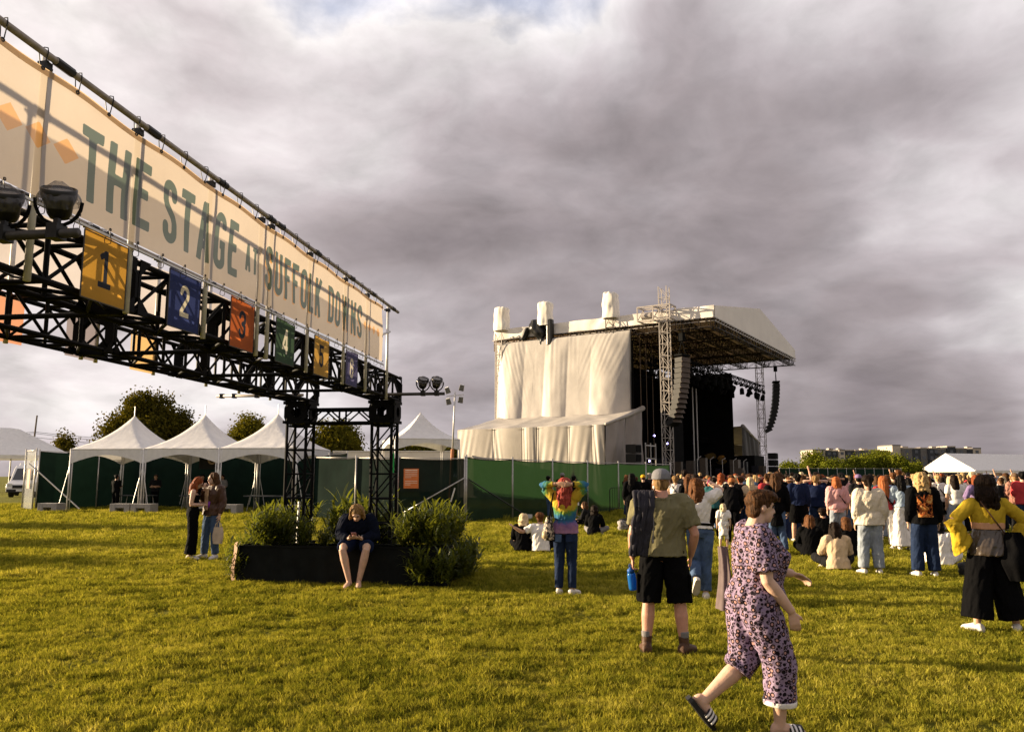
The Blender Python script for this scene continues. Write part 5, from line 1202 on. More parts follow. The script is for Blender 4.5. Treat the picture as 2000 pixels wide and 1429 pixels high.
def ellip(mb, c, r, X=V3((1, 0, 0)), Y=V3((0, 1, 0)), Z=V3((0, 0, 1)), n=12):
    rs = []
    for i in range(n + 1):
        a = -math.pi / 2 + math.pi * i / n; q = max(0.02, math.cos(a)); rs.append((V3(c) + Z * (r[2] * math.sin(a)), X, Y, r[0] * q, r[1] * q))
    rings(mb, rs, 14)
def lerp(a, b, t): return a + (b - a) * t
BASE = dict(pelvis=(0, 0, .97), waist=(0, .0, 1.08), chest=(0, -.005, 1.29), neck=(0, -.025, 1.475), head=(0, .012, 1.605),
            hipL=(-.09, 0, .92), hipR=(.09, 0, .92), kneeL=(-.10, .02, .49), kneeR=(.10, .02, .49), ankL=(-.115, -.02, .085), ankR=(.115, -.02, .085),
            shL=(-.178, -.015, 1.412), shR=(.178, -.015, 1.412), elL=(-.235, -.05, 1.125), elR=(.235, -.05, 1.125), wrL=(-.245, .03, .88), wrR=(.245, .03, .88))
def pose(**kw):
    p = dict(BASE); p.update(kw); return p
def mirror(p):
    q = {}
    for k, v in p.items():
        if k[-1] == 'L' and k not in ('tieL',): k2 = k[:-1] + 'R'
        elif k[-1] == 'R': k2 = k[:-1] + 'L'
        else: k2 = k
        q[k2] = (-v[0], v[1], v[2]) if isinstance(v, tuple) else v
    return q
class Body:
    """joints in the person's own frame (x to the right, y ahead, z up) scaled to the height"""
    def __init__(s, p, H=1.7, female=True, wide=1.0, belly=1.0):
        k = H / 1.72; s.k = k; s.p = {n: V3(v) * k for n, v in p.items() if isinstance(v, tuple)}; s.raw = p; s.f = female; s.w = wide * k; s.b = belly * k; s.thick = (0.6 + 0.4 * wide) * k
    def __getattr__(s, n): return s.__dict__['p'][n]
    def axis(s, a, b): return (s.p[b] - s.p[a]).normalized()
    def spine(s, inf=0.0, lo=-0.13, hi=1.0, hem=None):
        hx = s.axis('hipL', 'hipR'); sx = s.axis('shL', 'shR'); P = s.p; k = s.k
        up0 = (P['waist'] - P['pelvis']).normalized(); up1 = (P['chest'] - P['waist']).normalized(); up2 = (P['neck'] - P['chest']).normalized()
        if s.f: T = [(.11, .09), (.172, .118), (.170, .115), (.128, .094), (.140, .108), (.160, .118), (.160, .098), (.105, .068), (.054, .052), (.050, .052)]
        else: T = [(.11, .09), (.160, .118), (.162, .112), (.150, .105), (.165, .115), (.185, .122), (.183, .106), (.115, .075), (.064, .060), (.058, .060)]
        Cs = [P['pelvis'] - up0 * (.11 * k), P['pelvis'] - up0 * (.035 * k), P['pelvis'] + up0 * (.045 * k), P['waist'], lerp(P['waist'], P['chest'], .5), P['chest'], lerp(P['chest'], P['neck'], .45), lerp(P['chest'], P['neck'], .82), P['neck'], lerp(P['neck'], P['head'], .45)]
        out = []
        for i, (c, (a, b)) in enumerate(zip(Cs, T)):
            X = hx.lerp(sx, min(1, max(0, (i - 1.5) / 4))).normalized(); up = (up0, up0, up0, (up0 + up1), up1, up1, up2, up2, up2, up2)[i].normalized()
            Y = up.cross(X).normalized()
            wk = s.w if i < 7 else (s.w * .3 + s.k * .7); bk = s.b if 2 <= i <= 5 else (s.b * .6 + s.k * .4)
            cc = c + Y * ((bk - k) * b * .55 if 1 < i < 6 else 0)
            out.append((cc, X, Y, a * wk + inf, b * bk + inf))
        return out
    def leg(s, sd): return [s.p['hip' + sd], s.p['knee' + sd], s.p['ank' + sd]]
    def arm(s, sd): return [s.p['sh' + sd], s.p['el' + sd], s.p['wr' + sd]]
def path3(a, b, c, ts):
    """points along a-b-c; t 0..1 first bone, 1..2 second"""
    out = []
    for t in ts:
        if t <= 1: out.append(lerp(a, b, t))
        else: out.append(lerp(b, c, t - 1))
    return out
def foot_dir(B, sd):
    v = B.raw.get('toe' + sd)
    if v is None: v = (-.10 if sd == 'L' else .10, 1, 0)
    return V3(v).normalized()
def foot(mb, B, sd, inf=0.0, sole=0.0, heel=0.065, length=0.185, top=0.05):
    k = B.k; a = B.p['ank' + sd]; f = foot_dir(B, sd); X = f.cross(V3((0, 0, 1))).normalized(); U = X.cross(f); base = a - U * (.085 * k)
    rs = []
    for t, w, h in ((-heel, .022, .020), (-heel * .8, .033, .036), (-.02, .036, .046), (.05, .041, .038), (.11, .045, .028), (length * .85, .038, .020), (length, .018, .012)):
        hh = (h + inf) * k; rs.append((base + f * (t * k) + U * (hh - sole * k), X, U, (w + inf) * k, hh))
    rings(mb, rs, 12)
def hand(mb, B, sd, d=None, pn=None, curl=0.35, spread=0.0, thumb=0.7, fr=0.0085):
    """palm and five fingers; d: direction of the hand, pn: palm normal"""
    k = B.k; w = B.p['wr' + sd]; d = V3(d).normalized() if d is not None else (w - B.p['el' + sd]).normalized()
    pn = V3(pn) if pn is not None else V3((1 if sd == 'L' else -1, 0, 0)); pn = (pn - d * pn.dot(d)).normalized(); X = d.cross(pn).normalized()   # X: across the palm
    th = 1.0 if X.dot(V3((0, 1, 0)) if abs(d.y) < .8 else V3((0, 0, 1))) > 0 else -1.0
    rings(mb, [(w - d * .01 * k, X, pn, .024 * k, .017 * k), (w + d * .03 * k, X, pn, .034 * k, .016 * k), (w + d * .065 * k, X, pn, .041 * k, .015 * k), (w + d * .092 * k, X, pn, .040 * k, .012 * k)], 12)
    for i, L in enumerate((.068, .078, .073, .058)):
        o = (i - 1.5) * .0205 * k * th * -1; p = w + d * (.088 * k) + X * o; q = d + X * (o * spread * 10); q.normalize(); pts = [p]; c = curl * (1 + .12 * i)
        for j in range(3):
            a = c * (j + .6); v = q * math.cos(a) + pn * math.sin(a); p = p + v * (L * k * (.42, .32, .26)[j]); pts.append(p)
        mb.tube(pts, [fr * 1.05 * k, fr * k, fr * .95 * k, fr * .75 * k], 8)
    p = w + d * .03 * k + X * (.03 * k * th); v1 = (d * .7 + X * th * .7 + pn * .3 * thumb).normalized(); v2 = (d * .9 + X * th * .25 + pn * thumb * .7).normalized()
    mb.tube([w + d * .02 * k + X * (.012 * k * th), p, p + v1 * .035 * k, p + v1 * .035 * k + v2 * .03 * k], [.014 * k, .0125 * k, .010 * k, .008 * k], 8)
def head_frame(B):
    f = V3(B.raw.get('face', (0, 1, 0))).normalized(); u = V3(B.raw.get('hup', (0, 0, 1))); u = (u - f * u.dot(f)).normalized(); X = f.cross(u); return X, f, u
def head(mb, B, detail=True):
    k = B.k; c = B.p['head']; X, f, u = head_frame(B)
    ellip(mb, c + u * .018 * k - f * .012 * k, (.074 * k, .094 * k, .100 * k), X, f, u)
    ellip(mb, c - u * .045 * k + f * .026 * k, (.056 * k, .062 * k, .072 * k), X, f, u)
    ellip(mb, c - u * .088 * k + f * .055 * k, (.026 * k, .024 * k, .022 * k), X, f, u, 8)
    if detail:
        rings(mb, [(c + u * .022 * k + f * .074 * k, X, f, .008 * k, .010 * k), (c - u * .008 * k + f * .092 * k, X, f, .012 * k, .014 * k), (c - u * .030 * k + f * .094 * k, X, f, .017 * k, .016 * k), (c - u * .040 * k + f * .078 * k, X, f, .014 * k, .012 * k)], 10)
        ellip(mb, c - u * .058 * k + f * .080 * k, (.022 * k, .012 * k, .009 * k), X, f, u, 6); ellip(mb, c + u * .034 * k + f * .070 * k, (.052 * k, .018 * k, .012 * k), X, f, u, 6)
        for q in (-1, 1): ellip(mb, c + X * (.076 * k * q) - f * .012 * k - u * .004 * k, (.012 * k, .020 * k, .032 * k), X, f, u, 8)
    rings(mb, [(B.p['neck'] - u * .02 * k, X, f, .062 * B.thick, .060 * B.thick), (lerp(B.p['neck'], c, .5), X, f, .054 * B.thick, .055 * B.thick), (c - u * .03 * k, X, f, .048 * k, .05 * k)], 12)
def skin_body(t, B, skin, voxel=0.008, hands=None, bare_feet=False, legs=True, detail=True, detail_hands=True):
    mb = MB(); k = B.k; hands = hands or {}
    rings(mb, B.spine(-.004)); head(mb, B, detail)
    for sd in 'LR':
        a, b, c = B.arm(sd); tk = B.thick
        ellip(mb, a - (a - B.chest) * .06, (.056 * tk,) * 3); mb.tube(path3(a, b, c, (.0, .12, .5, .9, 1.0, 1.25, 1.6, 2.0)), [q * tk for q in (.050, .055, .050, .041, .040, .043, .037, .027)], 12)
        if detail_hands: hand(mb, B, sd, *hands.get(sd, ()))
        else: d = (c - b).normalized(); ellip(mb, c + d * .07 * k, (.03 * k, .036 * k, .085 * k), d.orthogonal().normalized(), d.cross(d.orthogonal()).normalized(), d, 8)
        if legs:
            a, b, c = B.leg(sd)
            mb.tube(path3(a, b, c, (-.08, .15, .55, .92, 1.05, 1.35, 1.6, 2.0, 2.12)), [q * tk for q in (.07, .088, .078, .058, .054, .060, .050, .037, .036)], 14)
            foot(mb, B, sd)
    return part('body', mb, SKIN[skin], t, voxel, 3)
def eyes(t, B, body):
    k = B.k; c = B.p['head']; X, f, u = head_frame(B)
    for q in (-1, 1):
        mb = MB(); ellip(mb, c + X * (.031 * k * q) + f * .076 * k + u * .012 * k, (.014 * k, .008 * k, .008 * k), X, f, u, 8); o = mb.obj('eye', M('eye_dark', (.03, .02, .015), .25, spec=.6), body)
        mb = MB(); ellip(mb, c + X * (.033 * k * q) + f * .081 * k + u * .034 * k, (.021 * k, .006 * k, .005 * k), X, f, u, 6); mb.obj('eyebrow', HAIR['dark'], body)
    mb = MB(); ellip(mb, c - u * .057 * k + f * .089 * k, (.019 * k, .006 * k, .006 * k), X, f, u, 6); mb.obj('lips', M('lips', (.36, .13, .10), .4), body)
def top(t, B, mat, name='shirt', hem=-.06, sleeve=.62, fit=.018, cuff=None, voxel=.010, flare=0.0, neck=.72, disp=.010, arms='LR', bottom=None, sl_w=1.0):
    """hem: offset above the pelvis along the spine; sleeve 0 none, 1 elbow, 2 wrist"""
    mb = MB(); k = B.k; sp = B.spine(fit * k); P = B.p
    up0 = (P['waist'] - P['pelvis']).normalized(); h0 = P['pelvis'] + up0 * (hem * k)
    zs = [(c - P['pelvis']).dot(up0) for c, *_ in sp]; rs = []
    hemk = hem * k
    lowr = None
    for i, (c, X, Y, rx, ry) in enumerate(sp):
        if i <= 3 and zs[i] < hemk + .01 * k: lowr = (c, X, Y, rx, ry); continue
        if i >= 9: continue
        if i == 8: c = lerp(sp[7][0], c, neck); rx, ry = rx * 1.12 + .01 * k, ry * 1.12 + .01 * k
        rs.append((c, X, Y, rx, ry))
    f0 = rs[0]; r0 = max((lowr or f0)[3], f0[3]) + flare * k; r1 = max((lowr or f0)[4], f0[4]) + flare * k
    Y0 = f0[2] if lowr is None else lowr[2]
    off = f0[0] - (P['pelvis'] + up0 * zs[3] if False else f0[0])
    rs.insert(0, (h0, f0[1], Y0, r0, r1))
    rings(mb, rs, 20)
    for sd in arms:
        if sleeve > 0:
            a, b, c = B.arm(sd); tk = B.thick; n = max(3, int(sleeve * 5)); ts = [0.0] + [sleeve * (i + 1) / n for i in range(n)]
            def rad(s): return (.068 - .014 * min(1, s) - .012 * max(0, s - 1)) * sl_w
            rr = [(rad(max(0, s)) + fit * .6) * tk for s in ts]
            ellip(mb, a + (P['chest'] - a) * .05, (rr[0] * .97,) * 3)
            mb.tube([lerp(P['chest'], P['neck'], .80), a + V3((0, 0, rr[0] * .35))], [.05 * k, rr[0] * .62], 10)
            if cuff: rr[-1] = cuff * k; rr[-2] = lerp(rr[-2], cuff * k, .55)
            mb.tube(path3(a, b, c, ts), rr, 12)
    return part(name, mb, mat, t, voxel, 3, disp)
def trousers(t, B, mat, name='trousers', waist=.05, length=2.0, prof=(.105, .080, .072), voxel=.010, disp=.010, seat=.012, cut=None):
    """length 1 knee, 2 ankle; prof: radius at thigh, knee, hem"""
    mb = MB(); k = B.k; sp = B.spine(seat * k); P = B.p; up0 = (P['waist'] - P['pelvis']).normalized(); rs = []
    for i in range(3): rs.append(sp[i])
    c3 = P['pelvis'] + up0 * (waist * k); rs = [r for r in rs if (r[0] - P['pelvis']).dot(up0) < waist * k - .005]
    w = .5 * (sp[2][3] + sp[3][3]) if waist > .08 else sp[2][3]; d = .5 * (sp[2][4] + sp[3][4]) if waist > .08 else sp[2][4]
    rs.append((c3, sp[2][1], sp[2][2], w, d)); rings(mb, rs, 18)
    for sd in 'LR':
        a, b, c = B.leg(sd); L = length if not cut else cut[sd]; ts = [-.10, .12, .45, .8]
        n = 4
        if L > 1: ts += [1.0] + [1 + (L - 1) * (i + 1) / n for i in range(n)]
        else: ts = [-.10, .12, .45 * L, .75 * L, L]
        def rad(s):
            s = max(0, s); return lerp(prof[0], prof[1], s) if s <= 1 else lerp(prof[1], prof[2], min(1, (s - 1) / max(.01, (2 - 1))))
        mb.tube(path3(a, b, c, ts), [rad(s) * (B.thick * .7 + B.k * .3) for s in ts], 14)
    return part(name, mb, mat, t, voxel, 3, disp)
def shoes(t, B, mat, name='shoe', inf=.006, high=0.0, voxel=.009, sole=None, length=.20):
    for sd in 'LR':
        mb = MB(); foot(mb, B, sd, inf, 0.0, .075, length)
        if high: a = B.p['ank' + sd]; sh = (B.p['knee' + sd] - a).normalized(); mb.tube([a - sh * .03 * B.k, a + sh * high * B.k], [.046 * B.k, .050 * B.k], 12)
        o = part(name, mb, mat, t, voxel, 2)
        if sole:
            k = B.k; f = foot_dir(B, sd); X = f.cross(V3((0, 0, 1))).normalized(); U = X.cross(f); base = B.p['ank' + sd] - U * (.085 * k); m2 = MB(); vs = []
            prof = [(-.078, .020), (-.06, .036), (0, .043), (.06, .050), (.12, .055), (.165, .050), (.205, .022)]
            n = len(prof)
            for dz in (0.0, .022):
                vs += [base + f * (y * k) + X * (w * k) + U * (dz * k) for y, w in prof] + [base + f * (y * k) - X * (w * k) + U * (dz * k) for y, w in reversed(prof)]
            m = 2 * n; m2.add(vs, [tuple(range(m - 1, -1, -1)), tuple(range(m, 2 * m))] + [(i, (i + 1) % m, m + (i + 1) % m, m + i) for i in range(m)])
            m2.obj('sole', sole, o)
def hair(t, B, col, style='short', length=.3, voxel=.009, vol=1.0, disp=.012):
    k = B.k; c = B.p['head']; X, f, u = head_frame(B); mb = MB(); v = vol; dn = V3((0, 0, -1))
    if style in ('cap', 'beanie'): ellip(mb, c + u * .004 * k - f * .026 * k, (.079 * k, .082 * k, .080 * k), X, f, u)
    else: ellip(mb, c + u * .036 * k - f * .024 * k, (.083 * k * v, .094 * k * v, .092 * k * v), X, f, u)
    if style in ('short', 'cap', 'curly', 'crop'):
        ellip(mb, c - u * .015 * k - f * .050 * k, (.074 * k * v, .058 * k * v, .078 * k), X, f, u)
        if style == 'short': ellip(mb, c + u * .085 * k + f * .018 * k, (.066 * k, .072 * k, .036 * k), X, f, u)
    if style in ('bob', 'long', 'wavy', 'curlylong'):
        L = length * k; w = .088 * k * v; nb = B.p['neck']; back = -f
        p0 = c + back * .035 * k; p1 = c - u * .10 * k + back * .062 * k; hang = (dn * .9 + back * .1).normalized() if not B.raw.get('hang') else V3(B.raw['hang']).normalized()
        p2 = p1 + hang * (L * .45) + back * .030 * k; p3 = p1 + hang * L + back * .022 * k
        W = (1.0, 1.12, 1.22, .80) if style != 'bob' else (1.0, 1.2, 1.2, 1.0)
        rings(mb, [(p0, X, f, w, .072 * k * v), (p1, X, f, w * W[1], .060 * k * v), (p2, X, f, w * W[2], .046 * k * v), (p3, X, f, w * W[3], .020 * k * v)], 16)
        for q in (-1, 1):
            s0 = c + X * (.076 * k * q) + u * .03 * k - f * .002 * k; s1 = s0 - u * .14 * k + X * (.016 * k * q) - f * .02 * k; s2 = s1 + hang * (L * .55) + X * (.012 * k * q)
            mb.tube([s0, s1, s2], [.034 * k, .036 * k, .018 * k], 10)
        if style in ('wavy', 'curlylong'):
            rg = random.Random(int(B.p['head'].z * 1e4) + len(PARTS))
            for i in range(16):
                q = rg.uniform(-1, 1); s0 = lerp(p1, p3, rg.uniform(0, .4)) + X * (w * 1.0 * q) + back * .02 * k; pts = [s0]
                for j in range(5): pts.append(pts[-1] + hang * (L * .18) + X * (rg.uniform(-.022, .022) * k) + back * (rg.uniform(-.012, .014) * k))
                mb.tube(pts, [.020 * k, .024 * k, .022 * k, .02 * k, .014 * k, .007 * k], 8)
    if style == 'pony' or style == 'braid':
        p = c + u * .02 * k - f * .11 * k; pts = [p + f * .03 * k, p]
        for j in range(6): pts.append(pts[-1] + dn * (length * k / 6) - f * ((.012, .004, -.004, -.01, -.012, -.01)[j] * k) + X * (.008 * k * math.sin(j * 2)))
        ellip(mb, c - u * .02 * k - f * .045 * k, (.074 * k, .056 * k, .078 * k), X, f, u)
        mb.tube(pts, [.028 * k, .030 * k] + [(.034 if style == 'pony' else .022) * k * (1 + (.25 * (j % 2) if style == 'braid' else 0)) * (1 - .09 * j) for j in range(6)], 10)
    if style == 'bun':
        ellip(mb, c - u * .02 * k - f * .045 * k, (.074 * k, .056 * k, .078 * k), X, f, u); ellip(mb, c + u * .07 * k - f * .10 * k, (.045 * k, .042 * k, .042 * k), X, f, u, 8)
    if style not in ('cap', 'beanie'):                       # separate locks laid over the mass of hair
        rg = random.Random(len(PARTS) * 7 + 3); nl = 30 if voxel < .011 else 16
        tail = {'long': length, 'wavy': length, 'curlylong': length, 'bob': length}.get(style, 0) * k; hang = V3(B.raw['hang']).normalized() if B.raw.get('hang') else V3((0, 0, -1))
        for i in range(nl):
            az = rg.uniform(-2.0, 2.0); side = X * math.sin(az) - f * math.cos(az); pts = []; cc = c + u * .034 * k - f * .022 * k; j = rg.uniform(.0, .012) * k
            for th in (.35, .75, 1.15, 1.55, 1.9 if tail else 1.75): pts.append(cc + u * (math.cos(th) * (.094 * k * v + j)) + side * (math.sin(th) * (.087 * k * v + j)) + X * (rg.uniform(-.006, .006) * k))
            if tail:
                L = tail * rg.uniform(.7, 1.12); o_ = side * (.026 * k) - f * (.03 * k)
                for q in (.33, .66, 1.0): pts.append(pts[4] + hang * (L * q) + o_ * (q * (2.2 - 1.6 * q)) + X * (rg.uniform(-.014, .014) * k))
            m_ = len(pts); mb.tube(pts, [(.006 + .011 * math.sin(math.pi * min(1, (q + .6) / m_))) * k * (1 if q < m_ - 1 else .4) for q in range(m_)], 7)
    if style == 'curly': disp = .03
    if style == 'curlylong': disp = .045
    return part('hair', mb, HAIR[col], t, voxel, 2, disp, _curl)
def cap(t, B, mat, brim=1, voxel=.008, name='cap'):
    k = B.k; c = B.p['head']; X, f, u = head_frame(B); mb = MB()
    rs = [(c + u * (z * k) - f * .014 * k, X, f, r * .094 * k, r * .112 * k) for z, r in ((.028, 1.0), (.05, 1.0), (.085, .94), (.112, .78), (.130, .50), (.137, .15))]; rings(mb, rs, 20)
    o = part(name, mb, mat, t, voxel, 2)
    if brim:
        d = f * brim; m2 = MB(); m2.grid(lambda a, b: tuple(c + u * ((.030 - .012 * (2 * a - 1) ** 2 - .012 * b) * k) + X * ((2 * a - 1) * .082 * k * (1 - .25 * b * b)) + d * ((.070 + .085 * b * math.sqrt(max(0, 1 - .75 * (2 * a - 1) ** 2))) * k)), 10, 4); b = m2.obj('brim', mat, o, smooth=True); s = b.modifiers.new('thick', 'SOLIDIFY'); s.thickness = .004
    return o
def person(label, loc, face_deg, group=None):
    return thing('person', label, 'person', loc, -R(face_deg), group)
def local_to_world(t, v):
    m = Matrix.Rotation(t.rotation_euler.z, 3, 'Z'); return V3(t.location) + m @ V3(v)
# colours
DENIM = cloth('denim_blue', (.060, .095, .17), .75, .5, 20, .35); DDENIM = cloth('denim_dark', (.014, .024, .055), .75, .5, 20, .3); LDENIM = cloth('denim_light', (.24, .27, .31), .75, .5, 18, .3)
WHITE = cloth('white_cotton', (.74, .70, .65)); CREAMC = cloth('cream_knit', (.66, .58, .45), .85, .8, 34); BLACKC = cloth('black_cotton', (.0035, .0035, .004), .85, .5); CHAR = cloth('charcoal_cotton', (.013, .013, .014)); OLIVE = cloth('olive_cotton', (.165, .150, .082)); NAVY = cloth('navy_cotton', (.010, .016, .045))
PINK = cloth('pink_twill', (.60, .33, .32)); REDC = cloth('red_cotton', (.42, .045, .05)); BEIGE = cloth('beige_cotton', (.50, .38, .25)); BROWN = cloth('brown_leather', (.055, .022, .010), .5, .4, 18, spec=.35); TANC = cloth('tan_cotton', (.45, .30, .17)); MUST = cloth('mustard_cotton', (.45, .31, .025)); LILAC = cloth('lilac_cotton', (.20, .14, .26)); SKY = cloth('pale_blue_cotton', (.34, .42, .50)); GREYC = cloth('grey_cotton', (.20, .19, .19)); RUST = cloth('rust_cotton', (.38, .14, .05)); KHAKI = cloth('khaki_cotton', (.22, .18, .10)); BURG = cloth('burgundy_cotton', (.13, .02, .025)); TEAL = cloth('teal_cotton', (.03, .11, .12))
SHOEW = M('white_shoe', (.62, .58, .53), .55, .12, 30); SHOEB = M('black_shoe', (.012, .012, .012), .5, .2, 30); BOOT = M('brown_boot', (.07, .032, .015), .6, .25, 30, bump=.3); SOLEW = M('pale_sole', (.55, .5, .44), .7)

# ---- the walking figure in the patterned jumpsuit
def flower_mat():
    m = bpy.data.materials.new('flower_print'); m.use_nodes = True; t = NT(m.node_tree); p = t.n['Principled BSDF']
    tc = t.new('ShaderNodeTexCoord').outputs['Object']; w = t.n.new('ShaderNodeTexNoise'); t.put(w.inputs['Vector'], tc); w.inputs['Scale'].default_value = 9
    v = t.vmath('ADD', tc, t.vmath('SCALE', t.vmath('SUBTRACT', w.outputs['Color'], (.5, .5, .5)), scale=.02))
    vo = t.n.new('ShaderNodeTexVoronoi'); t.put(vo.inputs['Vector'], v); vo.inputs['Scale'].default_value = 26; vo.inputs['Randomness'].default_value = .5
    d = vo.outputs['Distance']
    c = t.ramp(d, [(0.0, (.40, .22, .20)), (.24, (.36, .20, .19)), (.27, (.008, .005, .008)), (.45, (.010, .006, .011)), (.475, (.27, .20, .28)), (1, (.21, .155, .29))])
    v2 = t.n.new('ShaderNodeTexVoronoi'); t.put(v2.inputs['Vector'], t.vmath('ADD', v, (.37, .11, .23))); v2.inputs['Scale'].default_value = 54
    c = t.mix(t.math('MULTIPLY', t.math('GREATER_THAN', d, .50), t.math('LESS_THAN', v2.outputs['Distance'], .40)), c, (.03, .015, .03, 1))
    t.put(p.inputs['Base Color'], c); p.inputs['Roughness'].default_value = .8; p.inputs['Specular IOR Level'].default_value = .12
    b = t.new('ShaderNodeBump'); b.inputs['Strength'].default_value = .5; b.inputs['Distance'].default_value = .02; t.put(b.inputs['Height'], t.noise(tc, 11, 4)); t.put(p.inputs['Normal'], b); return m
FLOWER = flower_mat()
def walker():
    Y = 5.62; X = (1458 - 1000) / 1570 * Y
    t = person('person striding past in a flower-patterned short-sleeved jumpsuit and black slides', (X, Y, 0), 84)
    P = pose(pelvis=(0, 0, .95), waist=(0, .02, 1.06), chest=(0, .05, 1.27), neck=(0, .045, 1.455), head=(0, .105, 1.58), face=(0, 1, -.10),
             hipL=(-.10, 0, .90), hipR=(.10, 0, .90), kneeR=(.10, .15, .50), ankR=(.08, .14, .09), kneeL=(-.08, -.04, .47), ankL=(-.07, -.34, .225), toeL=(0, .62, -.78), toeR=(.05, 1, -.02),
             shL=(-.17, .045, 1.39), shR=(.17, .015, 1.385), elR=(.225, .03, 1.08), wrR=(.225, .20, .865), elL=(-.215, .20, 1.12), wrL=(-.20, .42, 1.075))
    B = Body(P, 1.61, True, 1.28, 1.62)
    b = skin_body(t, B, 'pale', .0065, {'R': ((0, .22, -1), (-1, .25, 0), .42, .1, .8), 'L': ((.05, 1, -.45), (.4, 0, -1), .35)})
    eyes(t, B, b)
    # jumpsuit: one continuous garment
    mb = MB(); sp = B.spine(.020); rs = sp[:8] + [(lerp(sp[7][0], sp[8][0], .7), sp[8][1], sp[8][2], .08, .08)]; rings(mb, rs, 22)
    k = B.k
    for sd in 'LR':
        a, bb, c = B.arm(sd); ellip(mb, a, (.086, .086, .086)); mb.tube(path3(a, bb, c, (0, .3, .6, .80)), [.088, .088, .087, .090], 14)
        a, bb, c = B.leg(sd); L = 1.68 if sd == 'R' else 1.22
        ts = [-.1, .12, .4, .7, .95] + ([1.12, 1.3, L] if sd == 'R' else [L]); mb.tube(path3(a, bb, c, ts), ([.125, .135, .128, .118, .112] + ([.108, .106, .104] if sd == 'R' else [.108])), 16)
    g = part('jumpsuit', mb, FLOWER, t, .008, 4, .016)
    a, bb, c = B.leg('R'); p = path3(a, bb, c, (1.62, 1.71)); mb = MB(); mb.tube(p, [.112, .110], 18); part('rolled_cuff', mb, WHITE, g, .008, 1)
    # collar
    mb = MB(); N = B.neck; mb.tube([N + V3((.07 * math.cos(q), .075 * math.sin(q) + .01, .012 + .012 * math.sin(q * 1) - .02)) for q in np.linspace(-2.6, 5.75 - .2, 14)], .017, 8); part('collar', mb, FLOWER, g, .008, 1)
    # hair: cropped sides, swept top
    c = B.head; Xh, f, u = head_frame(B); mb = MB()
    ellip(mb, c + u * .040 - f * .022, (.080, .098, .088), Xh, f, u); ellip(mb, c + u * .085 + f * .02, (.072, .085, .045), Xh, f, u); ellip(mb, c + u * .075 + f * .072, (.058, .034, .034), Xh, f, u); ellip(mb, c - u * .02 - f * .055, (.072, .050, .072), Xh, f, u)
    rg = random.Random(2)
    for i in range(26):
        a = rg.uniform(-1, 1); s = c + u * (.10 - .05 * abs(a)) - f * rg.uniform(-.02, .09) + Xh * (.06 * a); mb.tube([s, s + f * .03 + u * .012, s + f * .055 - u * .004], [.016, .013, .006], 7)
    part('hair', mb, HAIR['brown'], t, .006, 1, .022, _curl)
    STR = M('white_stripe', (.7, .68, .64), .5)
    for sd in 'LR':
        f = foot_dir(B, sd); Xf = f.cross(V3((0, 0, 1))).normalized() if abs(f.z) < .95 else V3((1, 0, 0)); U = Xf.cross(f); base = B.p['ank' + sd] - U * (.085 * k)
        mb = MB(); prof = [(-.085, .030), (-.06, .042), (.0, .046), (.07, .054), (.13, .056), (.18, .046), (.205, .022)]; n = len(prof); vs = []
        for dz in (-.030, .002): vs += [base + f * y + Xf * w + U * dz for y, w in prof] + [base + f * y - Xf * w + U * dz for y, w in reversed(prof)]
        m = 2 * n; mb.add(vs, [tuple(range(m - 1, -1, -1)), tuple(range(m, 2 * m))] + [(i, (i + 1) % m, m + (i + 1) % m, m + i) for i in range(m)])
        sl = mb.obj('slide', SHOEB, t)
        def strap(y0, y1, infl, nm, mat):
            q = MB(); q.grid(lambda a, b_: tuple(base + f * (y0 + (y1 - y0) * b_) + Xf * ((.058 + infl) * math.cos(math.pi * a)) + U * ((.064 + infl - .1 * (y0 - .05)) * math.sin(math.pi * a) - .01)), 14, 3); o = q.obj(nm, mat, sl, smooth=True); s = o.modifiers.new('thick', 'SOLIDIFY'); s.thickness = .006
        strap(.05, .145, 0, 'strap', SHOEB)
        for j in range(3): strap(.060 + j * .028, .073 + j * .028, .006, 'stripe', STR)
    # ring on the near hand
    return t, B
wk, wkB = walker()
# grey cardigan carried on the far side
q = local_to_world(wk, (-.20, -.115, 1.20)); mb = MB()
def card(u, v): 
    w = .03 + .055 * v; a = u * 6.283; r = 1 + .22 * math.sin(a * 5 + v * 2)
    return (w * r * math.cos(a) + .02 * math.sin(v * 4), .030 * r * math.sin(a), -.44 * v)
mb.grid(card, 40, 14); tag(mb.obj('cardigan', cloth('mauve_grey_cotton', (.13, .10, .10)), None, True, loc=q, rot=(0, 0, R(-75))), 'mauve grey cardigan carried behind the person in the jumpsuit', 'cardigan')

